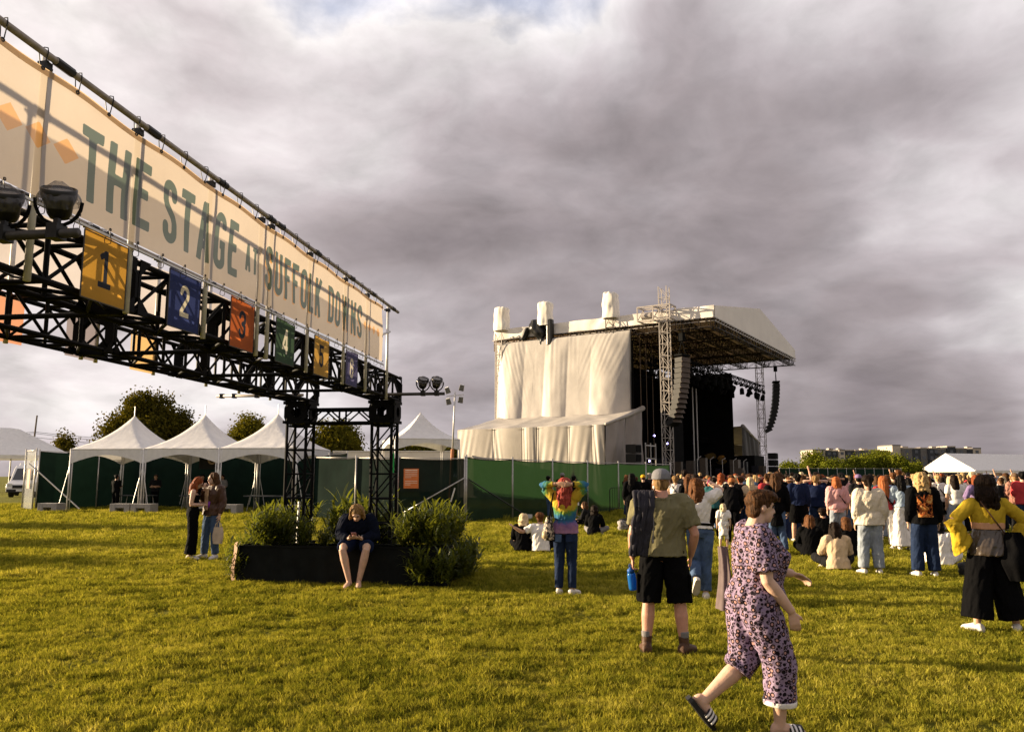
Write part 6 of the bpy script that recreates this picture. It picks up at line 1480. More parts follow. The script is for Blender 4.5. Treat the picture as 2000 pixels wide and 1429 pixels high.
# ---- the man-height figure in olive with a cap
def olive():
    g = gp(1300, 1277); t = person('person in olive T-shirt, black cargo shorts, brown boots and grey cap seen from behind', (g.x, g.y, 0), 9)
    P = pose(hipL=(-.10, 0, .92), hipR=(.10, 0, .92), kneeL=(-.145, .015, .49), ankL=(-.175, -.02, .09), kneeR=(.145, .02, .49), ankR=(.175, -.02, .09), toeL=(-.12, 1, 0), toeR=(.55, 1, 0),
             shL=(-.20, -.015, 1.405), shR=(.20, -.015, 1.405), elL=(-.285, -.05, 1.12), wrL=(-.29, .05, .88), elR=(.30, -.05, 1.12), wrR=(.265, .10, .90), head=(0, .02, 1.60))
    B = Body(P, 1.755, False, 1.19, 1.22)
    skin_body(t, B, 'ruddy', .0075, {'L': ((0, .15, -1), (1, .1, 0), .75, 0, 1), 'R': ((-.1, .3, -1), (-1, 0, 0), .5)})
    top(t, B, OLIVE, 'shirt', -.06, .78, .030, None, .008, .012, disp=.016, sl_w=1.12)
    s = trousers(t, B, BLACKC, 'shorts', -.0, 1.04, (.116, .114, .11), .008, .016, .012)
    for sd, q in (('L', -1), ('R', 1)):
        a, b, c = B.leg(sd); m = lerp(a, b, .62); MB().box((m.x + q * .118, m.y, m.z), (.03, .15, .18)).obj('cargo_pocket', BLACKC, s, bevel=.012)
    shoes(t, B, BOOT, 'boot', .014, .085, .008, M('dark_sole', (.02, .012, .008), .8), .205)
    for sd in 'LR':
        a = B.p['ank' + sd]; mb = MB(); mb.tube([a + V3((0, 0, .07)), a + V3((0, 0, .13))], [.046, .048], 12); part('sock', mb, GREYC, t, .008, 1)
    hair(t, B, 'sandy', 'cap', voxel=.008, disp=.004)
    cap(t, B, cloth('grey_cap', (.17, .17, .185), .8, .3, 30), 1)
    return t, B
ol, olB = olive()
# jacket slung over the left shoulder
def jacket():
    mb = MB(); sh = olB.shL
    def f(u, v):
        a = (u - .5) * .21; hang = v * .86
        if hang < .28: ang = (hang / .28) * 2.6 - 1.2; x = sh.x + .03 + a * .9; y = sh.y + .10 * -math.sin(ang) * 1.0; z = sh.z + .075 * math.cos(ang) + .03
        else:
            z = sh.z - .02 - (hang - .28) * .82; y = sh.y - .125 - .03 * math.sin(hang * 4); x = sh.x + .03 + a * (.9 - .15 * hang) - .10 * (hang - .28)
        fold = .022 * math.sin(u * 26 + hang * 3 + 2 * mnoise.noise(V3((u * 3, hang * 2, 0)))) + .012 * math.sin(u * 47 + hang * 5)
        nz = mnoise.noise(V3((u * 4, hang * 7, 3))) * .02 + mnoise.noise(V3((u * 9, hang * 13, 8))) * .008
        return (x + nz * .8, y - abs(fold) * 1.2 + nz, z + .004 * math.sin(u * 40) + (.03 * mnoise.noise(V3((u * 3, 1, 1))) if v > .9 else 0))
    mb.grid(f, 50, 60); o = mb.obj('slung_jacket', cloth('slate_jacket', (.035, .034, .042), .8, .4, 18), None, True); o.location = ol.location; o.rotation_euler = ol.rotation_euler
    s = o.modifiers.new('thick', 'SOLIDIFY'); s.thickness = .02; s.offset = -1
    tag(o, 'slate grey jacket slung over the shoulder of the person in olive', 'jacket')
    MB().tube([(sh.x + .11, sh.y - .16, sh.z + .0), (sh.x + .118, sh.y - .17, sh.z - .2), (sh.x + .105, sh.y - .165, sh.z - .34)], .006, 6).lathe([(0, -.02), (.012, -.012), (.012, .012), (0, .02)], 8, (sh.x + .105, sh.y - .165, sh.z - .36)).obj('drawstring', GREYC, o)
jacket()
def bottle():
    w = local_to_world(ol, olB.wrL + V3((0, .035, -.10))); t = thing('water_bottle', 'translucent blue water bottle held by the person in olive', 'bottle', w - V3((0, 0, .21)), .4)
    t.rotation_euler = (R(6), R(-10), .3)
    MB().lathe([(.0, 0), (.038, 0), (.042, .02), (.042, .15), (.036, .165), (.026, .175)], 18).obj('flask', M('blue_plastic', (.02, .16, .45), .15, .1, 12, spec=.6, trans=.4, tcol=(.03, .25, .7)), t, smooth=True)
    MB().lathe([(.034, .168), (.036, .195), (.03, .205), (.012, .21), (.012, .225), (0, .225)], 16).obj('lid', M('blue_lid', (.015, .09, .35), .4), t, smooth=True)
    MB().tube([(.012 * math.cos(a), 0.0, .225 + .03 * math.sin(a)) for a in np.linspace(0, math.pi, 9)], .005, 6).obj('carry_loop', M('blue_lid', (.015, .09, .35)), t)
bottle()

# ---- tie-dye figure with hands behind the head
def tiedye_mat():
    m = bpy.data.materials.new('tie_dye'); m.use_nodes = True; t = NT(m.node_tree); p = t.n['Principled BSDF']; tc = t.new('ShaderNodeTexCoord').outputs['Object']
    s = t.new('ShaderNodeSeparateXYZ', Vector=tc); ax = t.math('ABSOLUTE', s.outputs[0])
    n = t.math('MULTIPLY', t.math('SUBTRACT', t.noise(tc, 16, 5, .7), .5), .22); n2 = t.math('MULTIPLY', t.math('SUBTRACT', t.noise(tc, 5, 3, .6), .5), .08)
    # distance from a point at the nape: rings of colour widening downwards and out along the sleeves
    d = t.vmath('DISTANCE', t.vmath('MULTIPLY', tc, (1.0, .3, 1.0)), (0, 0, 1.44))
    k = t.math('ADD', t.math('ADD', d, n), n2)
    c = t.ramp(t.math('DIVIDE', k, .6), [(0.0, (.26, .015, .05)), (.13, (.36, .03, .06)), (.20, (.46, .29, .02)), (.40, (.44, .32, .03)), (.47, (.09, .22, .04)), (.56, (.025, .13, .22)), (.68, (.03, .09, .21)), (.77, (.17, .09, .21)), (.92, (.28, .15, .24))])
    t.put(p.inputs['Base Color'], c); p.inputs['Roughness'].default_value = .8; p.inputs['Specular IOR Level'].default_value = .12
    b = t.new('ShaderNodeBump'); b.inputs['Strength'].default_value = .5; b.inputs['Distance'].default_value = .02; t.put(b.inputs['Height'], t.noise(tc, 12, 4)); t.put(p.inputs['Normal'], b); return m
def tiedye():
    g = gp(1105, 1160); t = person('person in rainbow tie-dye top and dark jeans with hands clasped behind the head', (g.x, g.y, 0), 14)
    P = pose(kneeL=(-.095, .02, .49), ankL=(-.10, -.02, .085), kneeR=(.095, .02, .49), ankR=(.10, -.02, .085), toeR=(.45, 1, 0), shL=(-.165, -.02, 1.43), shR=(.165, -.02, 1.43), elL=(-.335, -.03, 1.60), elR=(.335, -.03, 1.60), wrL=(-.115, -.125, 1.625), wrR=(.115, -.125, 1.625), head=(0, .0, 1.585), face=(0, 1, -.12))
    B = Body(P, 1.67, True, 1.08, 1.05)
    skin_body(t, B, 'tan', .0075, {'L': ((1, -.15, .0), (.1, 1, 0), .16), 'R': ((-1, -.20, -.12), (.1, 1, 0), .16)})
    top(t, B, tiedye_mat(), 'tie_dye_top', -.075, 1.85, .018, .042, .008, .006, disp=.012, sl_w=1.05)
    j = trousers(t, B, DDENIM, 'jeans', .03, 1.97, (.104, .074, .058), .008, .010)
    for q in (-1, 1): MB().box((q * .08, -.128, .805), (.10, .012, .11), (R(-8), 0, R(8 * q))).obj('back_pocket', DENIM if q < 0 else DDENIM, j, bevel=.006)
    shoes(t, B, SHOEW, 'shoe', .006, 0, .008, SOLEW)
    hair(t, B, 'magenta', 'wavy', .20, .008, 1.0)
    k = B.k; w = B.wrR; mb = MB(); mb.tube([w + V3((.03, 0, 0)), w + V3((.055, .003, -.0))], [.036, .037], 14); part('wrist_band', mb, BLACKC, t, .006, 1)
    return t, B
td, tdB = tiedye()
def shoulder_bag():
    sh = tdB.shL; o = local_to_world(td, (sh.x - .07, sh.y - .05, 0)); t = thing('shoulder_bag', 'black and white patterned shoulder bag on the tie-dye person', 'bag', o, td.rotation_euler.z)
    pm = M('bag_print', (.10, .085, .07), .5, 1.0, 26); p = [n for n in pm.node_tree.nodes if n.type == 'VALTORGB'][0].color_ramp; p.elements[0].color = (.006, .006, .006, 1); p.elements[1].color = (.55, .45, .33, 1); p.elements[0].position = .47; p.elements[1].position = .56
    def f(u, v):
        a = u * 6.283; r = (.05 + .075 * math.sin(min(1, v * 1.25) * math.pi / 2)) * (1 + .08 * mnoise.noise(V3((math.cos(a) * 2, math.sin(a) * 2, v * 4)))); r *= 1 if v < .96 else .1
        return (r * .72 * math.cos(a), r * 1.15 * math.sin(a), 1.10 - .34 * v)
    MB().grid(f, 30, 16).obj('pouch', pm, t, smooth=True)
    MB().tube([(.02, .06, 1.06), (.05, .05, 1.30), (.075, .02, 1.455), (.08, -.06, 1.44), (.055, -.10, 1.28), (.02, -.07, 1.06)], .011, 6).obj('strap', BLACKC, t)
    MB().lathe([(0, .05), (.05, .03), (.055, -.05), (0, -.07)], 12, (-.03, -.10, .86)).obj('charm', M('pale_charm', (.5, .38, .22), .4), t, smooth=True)
shoulder_bag()

# ---- figure in white tee walking off, shading the eyes
def whitetee():
    g = gp(1372, 1168); t = person('person in white T-shirt, black belt and blue jeans walking away shading the eyes', (g.x, g.y, 0), 8)
    P = pose(kneeL=(-.085, .02, .50), ankL=(-.11, -.34, .30), toeL=(-.1, .55, -.8), kneeR=(.07, .02, .49), ankR=(.05, .0, .085), hipL=(-.10, 0, .93), pelvis=(-.02, 0, .97), waist=(-.02, .01, 1.08), chest=(-.02, .02, 1.29), neck=(-.02, .02, 1.475), head=(-.035, .045, 1.60),
             shL=(-.19, .01, 1.40), shR=(.155, .01, 1.435), elR=(.34, .08, 1.545), wrR=(.13, .20, 1.685), elL=(-.26, -.06, 1.12), wrL=(-.24, .06, .89))
    B = Body(P, 1.66, True, 1.05, 1.0)
    skin_body(t, B, 'pale', .008, {'R': ((-1, .1, .08), (0, -.3, -1), .12)})
    top(t, B, WHITE, 'shirt', .02, .80, .022, None, .008, .008, disp=.016, sl_w=1.15)
    j = trousers(t, B, DENIM, 'jeans', .09, 1.93, (.106, .082, .074), .008, .012)
    mb = MB(); sp = B.spine(.026)[2]; rings(mb, [(sp[0] + V3((0, 0, .02)), sp[1], sp[2], sp[3], sp[4]), (sp[0] + V3((0, 0, .055)), sp[1], sp[2], sp[3] * .97, sp[4] * .97)], 24); part('belt', mb, BLACKC, j, .007, 1)
    shoes(t, B, SHOEW, 'shoe', .007, 0, .008, SOLEW)
    hair(t, B, 'auburn', 'long', .26, .008, .98)
    w = B.wrR; mb = MB(); d = (B.elR - w).normalized(); mb.tube([w + d * .03, w + d * .05], [.034, .034], 14); part('wristband', mb, M('pink_band', (.6, .06, .22), .5), t, .006, 1)
    mb = MB(); c = B.head; mb.tube([c + V3((-.09, .03, .07)), c + V3((-.06, .10, .085)), c + V3((.06, .10, .085)), c + V3((.09, .03, .07))], .010, 6); part('sunglasses', mb, BLACKC, t, .006, 1)
    return t, B
whitetee()

# ---- figure with hands on hips in mustard bell sleeves
def mustard():
    g = gp(1946, 1232); t = person('person in mustard bell-sleeved crop top and wide black trousers with hands on hips', (g.x, g.y, 0), 6)
    P = pose(kneeL=(-.15, .02, .48), ankL=(-.205, -.02, .085), kneeR=(.15, .02, .48), ankR=(.215, -.01, .085), toeL=(-.5, 1, 0), toeR=(.5, 1, 0), shL=(-.172, -.015, 1.405), shR=(.172, -.015, 1.405), elL=(-.42, -.06, 1.20), wrL=(-.235, .02, 1.03), elR=(.42, -.06, 1.20), wrR=(.235, .02, 1.03))
    B = Body(P, 1.69, True, 1.10, 1.08)
    skin_body(t, B, 'tan', .008, {'L': ((.6, .7, -.3), (1, -.3, -.2), .3), 'R': ((-.6, .7, -.3), (-1, -.3, -.2), .3)})
    mb = MB(); sp = B.spine(.014); up = V3((0, 0, 1)); low = lerp(B.waist, B.chest, .50); rs = [(low, sp[4][1], sp[4][2], sp[4][3] + .006, sp[4][4] + .006)] + sp[5:8] + [(lerp(sp[7][0], sp[8][0], .6), sp[8][1], sp[8][2], .075, .07)]; rings(mb, rs, 20)
    for sd in 'LR':
        a, b, c = B.arm(sd); ellip(mb, a, (.074, .074, .074)); mb.tube(path3(a, b, c, (0, .4, .8, 1.0, 1.3, 1.6)), [.076, .070, .070, .074, .085, .07], 14)
        # flared cuff hangs open below the forearm
        q = lerp(b, c, .32); e = lerp(b, c, .86) + V3((0, 0, -.06)); d = (e - q).normalized(); s = 1 if sd == 'R' else -1
        rings(mb, [(q, V3((0, 1, 0)), d.cross(V3((0, 1, 0))).normalized(), .075, .075), (lerp(q, e, .5) + V3((s * .01, 0, -.05)), V3((0, 1, 0)), d.cross(V3((0, 1, 0))).normalized(), .085, .11), (e + V3((s * .02, 0, -.085)), V3((0, 1, 0)), (d + V3((0, 0, .25))).normalized().cross(V3((0, 1, 0))).normalized(), .095, .145)], 16)
    part('bell_sleeve_top', mb, MUST, t, .008, 3, .014)
    mb = MB(); rings(mb, [(low + V3((0, 0, -.055)), sp[4][1], sp[4][2], sp[4][3] + .004, sp[4][4] + .004), (low + V3((0, 0, .02)), sp[4][1], sp[4][2], sp[4][3] + .011, sp[4][4] + .011)], 24); part('waistband', mb, cloth('peach_band', (.55, .30, .18)), t, .007, 1)
    trousers(t, B, BLACKC, 'trousers', .05, 1.86, (.13, .145, .165), .008, .012, .008)
    mb = MB(); rings(mb, [(B.pelvis + V3((0, 0, -.13)), sp[1][1], sp[1][2], .232, .180), (B.pelvis + V3((0, 0, -.02)), sp[1][1], sp[1][2], .222, .172), (B.pelvis + V3((0, 0, .07)), sp[1][1], sp[1][2], .185, .14), (B.waist + V3((0, 0, .05)), sp[3][1], sp[3][2], .155, .118)], 24); part('leather_skirt', mb, M('bronze_leather', (.055, .040, .028), .32, .3, 9, bump=.5, bscale=12, spec=.6), t, .008, 3, .014)
    shoes(t, B, SHOEW, 'shoe', .007, 0, .008, SOLEW)
    hair(t, B, 'dark', 'long', .24, .008, 1.08)
    mb = MB(); mb.tube([(B.shL.x + .05, -.125, 1.42), (-.02, -.155, 1.25), (.13, -.12, 1.05)], .007, 6); mb.obj('bag_strap', BROWN, t)
    return t, B
mu, muB = mustard()
def bundle():
    o = local_to_world(mu, (.20, -.12, 0)); mb = MB()
    def f(u, v):
        a = u * 6.283; r = .07 + .10 * math.sin(v * 2.6) + .03 * mnoise.noise(V3((math.cos(a) * 2, math.sin(a) * 2, v * 4))) + .018 * math.sin(a * 6)
        return (r * math.cos(a) + .04 * v, r * .75 * math.sin(a), 1.08 - .52 * v)
    mb.grid(f, 40, 18); tag(mb.obj('tied_coat', BLACKC, None, True, loc=o, rot=(0, 0, mu.rotation_euler.z)), 'black coat hanging at the hip of the person in mustard', 'coat')
bundle()

# ---- the couple by the planters
def couple():
    g = gp(372, 1092); t = person('red-haired person in sleeveless black jumpsuit looking down into a purple cup', (g.x, g.y, 0), 68)
    P = pose(head=(0, .075, 1.575), face=(0, 1, -.75), neck=(0, -.0, 1.465), chest=(0, -.01, 1.285), elL=(-.20, .03, 1.13), wrL=(-.06, .22, 1.16), elR=(.215, -.05, 1.135), wrR=(.10, .19, 1.13), kneeL=(-.08, .02, .49), kneeR=(.08, .02, .49), ankL=(-.07, -.02, .085), ankR=(.07, -.02, .085), toeR=(.3, 1, 0))
    B = Body(P, 1.68, True, 1.0, 1.0); b = skin_body(t, B, 'pale', .0085, {'R': ((-.55, .8, .0), (-.3, -.5, -.8), .5), 'L': ((.5, .8, -.05), (.6, -.3, .3), .6)}); eyes(t, B, b)
    mb = MB(); sp = B.spine(.014); rs = sp[:6] + [(lerp(sp[5][0], sp[6][0], .7), sp[6][1], sp[6][2], sp[6][3] * .93, sp[6][4])]; rings(mb, rs, 18)
    for sd in 'LR': a, bb, c = B.leg(sd); mb.tube(path3(a, bb, c, (-.1, .1, .5, 1, 1.5, 1.93)), [.10, .108, .104, .10, .108, .118], 14)
    part('jumpsuit', mb, BLACKC, t, .009, 3, .010); shoes(t, B, SHOEW, 'shoe', .006, 0, .009, SOLEW); hair(t, B, 'red', 'wavy', .22, .009, 1.02)
    for q in (-1, 1): mb = MB(); mb.tube([(q * .085, .09, 1.33), (q * .075, .0, 1.44), (q * .085, -.09, 1.33)], .012, 6); mb.obj('strap', BLACKC, t)
    c = local_to_world(t, (.035, .30, 1.02)); cu = thing('drink_cup', 'purple drink cup in the hands of the red-haired person', 'cup', c)
    MB().lathe([(0, 0), (.034, 0), (.045, .14), (.042, .14), (.034, .02)], 16).obj('cup_body', M('purple_plastic', (.22, .03, .36), .3, .1, trans=.3, tcol=(.3, .03, .5)), cu, smooth=True); MB().lathe([(.046, .138), (.048, .146), (.04, .15), (0, .15)], 16).obj('lid', M('purple_lid', (.25, .06, .4), .3), cu)
    g = gp(410, 1090); t = person('long-haired person in brown jacket and jeans holding a hand to the mouth', (g.x, g.y, 0), -152)
    P = pose(head=(0, .03, 1.60), face=(.35, 1, -.1), elR=(.24, .03, 1.15), wrR=(.045, .20, 1.40), elL=(-.235, -.05, 1.13), wrL=(-.25, .03, .88), kneeL=(-.12, .02, .49), kneeR=(.12, .03, .49), ankL=(-.13, -.01, .085), ankR=(.15, .03, .085), toeL=(-.35, 1, 0), toeR=(.5, 1, 0))
    B = Body(P, 1.75, True, 1.10, 1.05); b = skin_body(t, B, 'pale', .0085, {'R': ((-.35, .35, .85), (-.5, -1, .2), .55), 'L': ((0, .1, -1), (1, 0, 0), .8)}); eyes(t, B, b)
    top(t, B, BROWN, 'jacket', -.10, 1.92, .030, .048, .009, .006, disp=.014, sl_w=1.12); top(t, B, BEIGE, 'undershirt', -.125, 0, .020, None, .010, .002, disp=.006)
    trousers(t, B, DENIM, 'jeans', .03, 1.97, (.104, .08, .072), .009, .012); shoes(t, B, SHOEW, 'shoe', .008, 0, .009, SOLEW); hair(t, B, 'brown', 'wavy', .20, .009, 1.05)
    mb = MB(); sp = B.spine(.034); c5 = sp[5]; mb.box(c5[0] + V3((0, c5[4] + .012, -.10)), (.10, .02, .44)); part('shirt_front', mb, cloth('striped_front', (.42, .28, .17), .8, .4, 40, .5), t, .009, 2, .01)
    w = local_to_world(t, B.wrL + V3((0, .02, -.14))); bg = thing('tote_bag', 'pale canvas tote bag hanging from the hand of the person in brown', 'bag', w - V3((0, 0, .46)), -.3)
    MB().grid(lambda u, v: ((.10 + .03 * math.sin(v * 3)) * math.copysign(abs(math.cos(u * 6.283)) ** .6, math.cos(u * 6.283)), (.035 + .02 * (1 - v)) * math.sin(u * 6.283), .02 + .33 * v + .012 * mnoise.noise(V3((u * 6, v * 5, 0)))), 28, 10).box((0, 0, .022), (.19, .06, .012)).obj('bag_body', cloth('canvas', (.50, .40, .30)), bg, smooth=True)
    for q in (-1, 1): MB().tube([(-.06, q * .03, .34), (-.045, q * .02, .42), (0, 0, .475), (.045, q * .02, .42), (.06, q * .03, .34)], .010, 6).obj('handle', cloth('canvas', (.50, .40, .30)), bg)
couple()

# ---- seated phone user on the planter edge
def seated_phone():
    a, s = -4.13, 12.44; q = gl(a, s); t = person('long-haired person in navy hoodie and shorts sitting on the planter looking at a phone', (q.x, q.y, 0), 180)
    P = pose(pelvis=(0, -.12, .655), waist=(0, -.09, .755), chest=(0, .035, .905), neck=(0, .135, 1.03), head=(0, .225, 1.085), face=(0, 1, -1.0), hipL=(-.10, -.09, .64), hipR=(.10, -.09, .64), kneeL=(-.185, .34, .585), kneeR=(.185, .34, .585), ankL=(-.075, .30, .10), ankR=(.075, .30, .10), toeL=(-.15, 1, -.05), toeR=(.15, 1, -.05),
             shL=(-.19, .09, .985), shR=(.19, .09, .985), elL=(-.275, .09, .74), wrL=(-.085, .29, .72), elR=(.275, .09, .74), wrR=(.085, .30, .72))
    B = Body(P, 1.76, False, 1.08, 1.05); k = B.k
    b = skin_body(t, B, 'pale', .008, {'L': ((.7, .55, .2), (.3, -.3, 1), .55), 'R': ((-.7, .55, .2), (-.3, -.3, 1), .6)}); eyes(t, B, b)
    top(t, B, cloth('ink_hoodie', (.005, .007, .016)), 'hoodie', -.06, 1.9, .034, .046, .009, .012, disp=.016, sl_w=1.2)
    trousers(t, B, NAVY, 'shorts', .02, .86, (.118, .105, .10), .009, .012, .016)
    mb = MB(); sp = B.spine(); nb = B.neck; mb.tube([nb + V3((.11 * math.cos(q), -.02 + .10 * math.sin(q), -.01 + .02 * math.sin(q))) for q in np.linspace(-3.3, .2, 10)], .035, 8); part('hood', mb, cloth('ink_hoodie', (.005, .007, .016)), t, .010, 2, .01)
    hair(t, B, 'sandy', 'long', .12, .008, 1.05)
    for sd in 'LR':
        mb = MB(); f = foot_dir(B, sd); an = B.p['ank' + sd]; mb.box(an + V3((0, .05, -.095)) * k, (.085, .27, .02), (0, 0, 0)); mb.obj('flip_flop', M('rust_sandal', (.12, .05, .03), .7), t)
    p = local_to_world(t, V3((0.0, .37, .775)) * k); ph = thing('phone', 'small phone with a pinkish case in the seated person\'s hands', 'phone', p, t.rotation_euler.z); ph.rotation_euler = (R(35), 0, t.rotation_euler.z)
    MB().box((0, 0, 0), (.075, .15, .009)).obj('case', M('pink_case', (.5, .22, .25), .4), ph, bevel=.004); MB().box((0, 0, .006), (.066, .138, .003)).obj('screen', GLASS, ph)
seated_phone()

# ------------------------------------------------------------------ middle distance: each person placed where the photograph shows one
def graphic_mat():
    m = bpy.data.materials.new('graphic_hoodie'); m.use_nodes = True; t = NT(m.node_tree); p = t.n['Principled BSDF']; tc = t.new('ShaderNodeTexCoord').outputs['Object']; s = t.new('ShaderNodeSeparateXYZ', Vector=tc)
    n = t.noise(tc, 9, 5, .65, 1.0); inx = t.math('LESS_THAN', t.math('ABSOLUTE', s.outputs[0]), .125); inz = t.math('LESS_THAN', t.math('ABSOLUTE', t.math('SUBTRACT', s.outputs[2], 1.19)), .19); bk = t.math('LESS_THAN', s.outputs[1], -.02)
    c = t.ramp(n, [(.42, (.004, .004, .004)), (.47, (.28, .06, .02)), (.54, (.55, .20, .04)), (.62, (.65, .42, .16)), (.68, (.2, .04, .015))])
    t.put(p.inputs['Base Color'], t.mix(t.math('MULTIPLY', t.math('MULTIPLY', inx, inz), bk), (.004, .004, .0045, 1), c)); p.inputs['Roughness'].default_value = .85; p.inputs['Specular IOR Level'].default_value = .05; return m
GRAPHIC = graphic_mat()
PLAID = M('plaid_cotton', (.30, .14, .10), .8, .6, 30)
HIPS = pose(elL=(-.40, -.08, 1.20), wrL=(-.22, .02, 1.03), elR=(.40, -.08, 1.20), wrR=(.22, .02, 1.03))
FOLD = pose(elL=(-.24, .02, 1.14), wrL=(.02, .20, 1.17), elR=(.24, .02, 1.14), wrR=(-.02, .20, 1.12))
PHONE = pose(elL=(-.26, .10, 1.20), wrL=(-.12, .26, 1.44), elR=(.26, .10, 1.20), wrR=(.12, .26, 1.44))
ARMUP = pose(elR=(.30, .05, 1.62), wrR=(.26, .10, 1.88), shR=(.17, -.01, 1.44))
BEHIND = pose(elL=(-.34, -.03, 1.60), wrL=(-.12, -.12, 1.62), elR=(.34, -.03, 1.60), wrR=(.12, -.12, 1.62), shL=(-.165, -.02, 1.43), shR=(.165, -.02, 1.43))
RELAX = pose(kneeL=(-.12, .03, .49), ankL=(-.15, .0, .085), toeL=(-.35, 1, 0))
STEP = pose(kneeR=(.11, .03, .49), ankR=(.14, -.08, .085), kneeL=(-.09, .06, .49), ankL=(-.10, .06, .085))
SIT = dict(pelvis=(0, 0, .13), waist=(0, .015, .24), chest=(0, .05, .44), neck=(0, .075, .625), head=(0, .125, .75), face=(0, 1, -.1), hipL=(-.10, .03, .12), hipR=(.10, .03, .12), kneeL=(-.33, .32, .22), kneeR=(.33, .32, .22), ankL=(.06, .40, .09), ankR=(-.06, .46, .10), toeL=(.8, .6, -.1), toeR=(-.8, .6, -.1),
           shL=(-.175, .055, .565), shR=(.175, .055, .565), elL=(-.26, .14, .33), wrL=(-.14, .33, .26), elR=(.26, .14, .33), wrR=(.14, .33, .26))
SITLEAN = dict(SIT, elL=(-.27, -.06, .36), wrL=(-.30, -.12, .10))
SITHUG = dict(SIT, elL=(-.40, .05, .44), wrL=(-.60, .02, .56), head=(-.02, .11, .75), face=(-.3, 1, 0))
def mid(label, px, py, face, H, P, wide, skin, topspec, bot, hr, shoe=SHOEW, extra=None, group=None, voxel=.013, female=True, belly=1.0):
    """topspec: (material, hem, sleeve, fit); bot: (material, length, profile); hr: (colour, style, length)"""
    g = gp(px, py); t = person(label, (g.x, g.y, 0), face, group); B = Body(P, H, female, wide, belly)
    skin_body(t, B, skin, voxel, detail=True, detail_hands=True)
    if topspec: top(t, B, topspec[0], 'top', topspec[1], topspec[2], topspec[3], None if len(topspec) < 5 else topspec[4], voxel, .008, disp=.014)
    if bot: trousers(t, B, bot[0], 'trousers', .06, bot[1], bot[2], voxel, .012)
    if P.get('pelvis', (0, 0, 1))[2] > .5 or True: shoes(t, B, shoe, 'shoe', .007, 0, voxel * .9)
    if hr[1] == 'hat': hair(t, B, hr[0], 'cap', voxel=voxel, disp=.004); cap(t, B, hr[2], 1, voxel * .8)
    elif hr[1] == 'beanie': hair(t, B, hr[0], 'beanie', voxel=voxel, disp=.004); cap(t, B, hr[2], 0, voxel * .8, 'beanie')
    else: hair(t, B, hr[0], hr[1], hr[2], voxel, 1.03)
    if extra: extra(t, B)
    return t, B
def strap(mat):
    def f(t, B):
        k = B.k; MB().tube([V3((-.09, .0, 1.47)) * k, V3((-.10, -.10, 1.42)) * k, V3((.02, -.158, 1.25)) * k, V3((.17, -.10, 1.06)) * k], .014, 6).obj('bag_strap', mat, t)
    return f
SK = (.102, .072, .056); ST = (.104, .084, .078); WD = (.118, .125, .150)
mid('person in cream open-knit jumper and pale blue jeans with a long dark plait', 1705, 1120, 8, 1.70, RELAX, 1.22, 'tan', (CREAMC, -.12, 1.7, .040, .052), (LDENIM, 1.95, (.112, .098, .085)), ('dark', 'braid', .42), extra=None, belly=1.15)
mid('person with orange-red bob in pink jacket and grey jeans, strap across the back', 1640, 1064, 4, 1.66, RELAX, 1.25, 'pale', (PINK, -.14, 1.6, .036, .05), (LDENIM, 1.95, ST), ('orange', 'bob', .16), extra=strap(BLACKC), belly=1.2)
mid('person in black hoodie with orange graphic on the back and dark baggy jeans', 1812, 1125, 10, 1.74, RELAX, 1.08, 'pale', (GRAPHIC, -.10, 1.9, .032, .05), (DDENIM, 1.97, (.112, .105, .10)), ('blonde', 'curlylong', .14))
mid('person in pale denim jacket and wide white trousers with long dark hair', 1767, 1074, 6, 1.70, FOLD, 1.05, 'tan', (SKY, .02, 1.8, .028, .05), (WHITE, 1.99, (.118, .125, .155)), ('black', 'long', .30))
mid('person in red top and white skinny jeans with long ginger hair', 1733, 1073, 14, 1.68, RELAX, 1.05, 'pale', (REDC, -.04, 1.8, .020, .045), (WHITE, 1.9, SK), ('orange', 'long', .38), extra=strap(BLACKC))
mid('tall person in long dark coat and jeans with long brown hair', 1520, 1082, 2, 1.74, STEP, 1.05, 'pale', (BLACKC, -.36, 1.9, .030, .05), (DENIM, 1.95, ST), ('brown', 'long', .40), SHOEB)
mid('person in navy jumper with white hem and dark skirt', 1563, 1058, 10, 1.74, RELAX, 1.15, 'tan', (NAVY, -.05, 1.9, .03, .05), (BLACKC, 1.0, (.125, .13, .13)), ('black', 'short', .1), female=False)
mid('person in navy top and jeans with both hands behind the head', 1597, 1052, 0, 1.66, BEHIND, 1.0, 'pale', (NAVY, -.04, .7, .02), (DENIM, 1.95, ST), ('brown', 'long', .3))
mid('person in sleeveless white top with cropped hair near the olive figure', 1322, 1040, 16, 1.68, FOLD, 1.05, 'tan', (WHITE, -.06, .18, .022), (DDENIM, 1.95, ST), ('sandy', 'crop', .1), extra=strap(BLACKC))
mid('person in black with very long auburn curls beside the sleeveless white top', 1346, 1044, 6, 1.66, RELAX, 1.0, 'pale', (BLACKC, -.06, .7, .02), (BLACKC, 1.95, SK), ('auburn', 'wavy', .44))
mid('person in beige shirt with curly blonde hair and a dark bag strap', 1881, 1040, 5, 1.72, RELAX, 1.12, 'pale', (cloth('sand_shirt', (.52, .38, .29)), -.12, 1.9, .036, .05), (BLACKC, 1.95, ST), ('sandy', 'curly', .1), extra=strap(BLACKC))
mid('person in white tee with a faded blue patch and black trousers, blonde hair up', 1838, 1034, 2, 1.70, RELAX, 1.08, 'pale', (WHITE, -.08, .9, .032), (BLACKC, 1.0, (.12, .12, .12)), ('blonde', 'bun', .1), extra=strap(BLACKC))
mid('person in denim top and tan trousers with long pale hair', 1862, 1028, 12, 1.66, RELAX, 1.0, 'pale', (DENIM, -.02, 1.5, .02), (TANC, 1.95, ST), ('pale', 'long', .30))
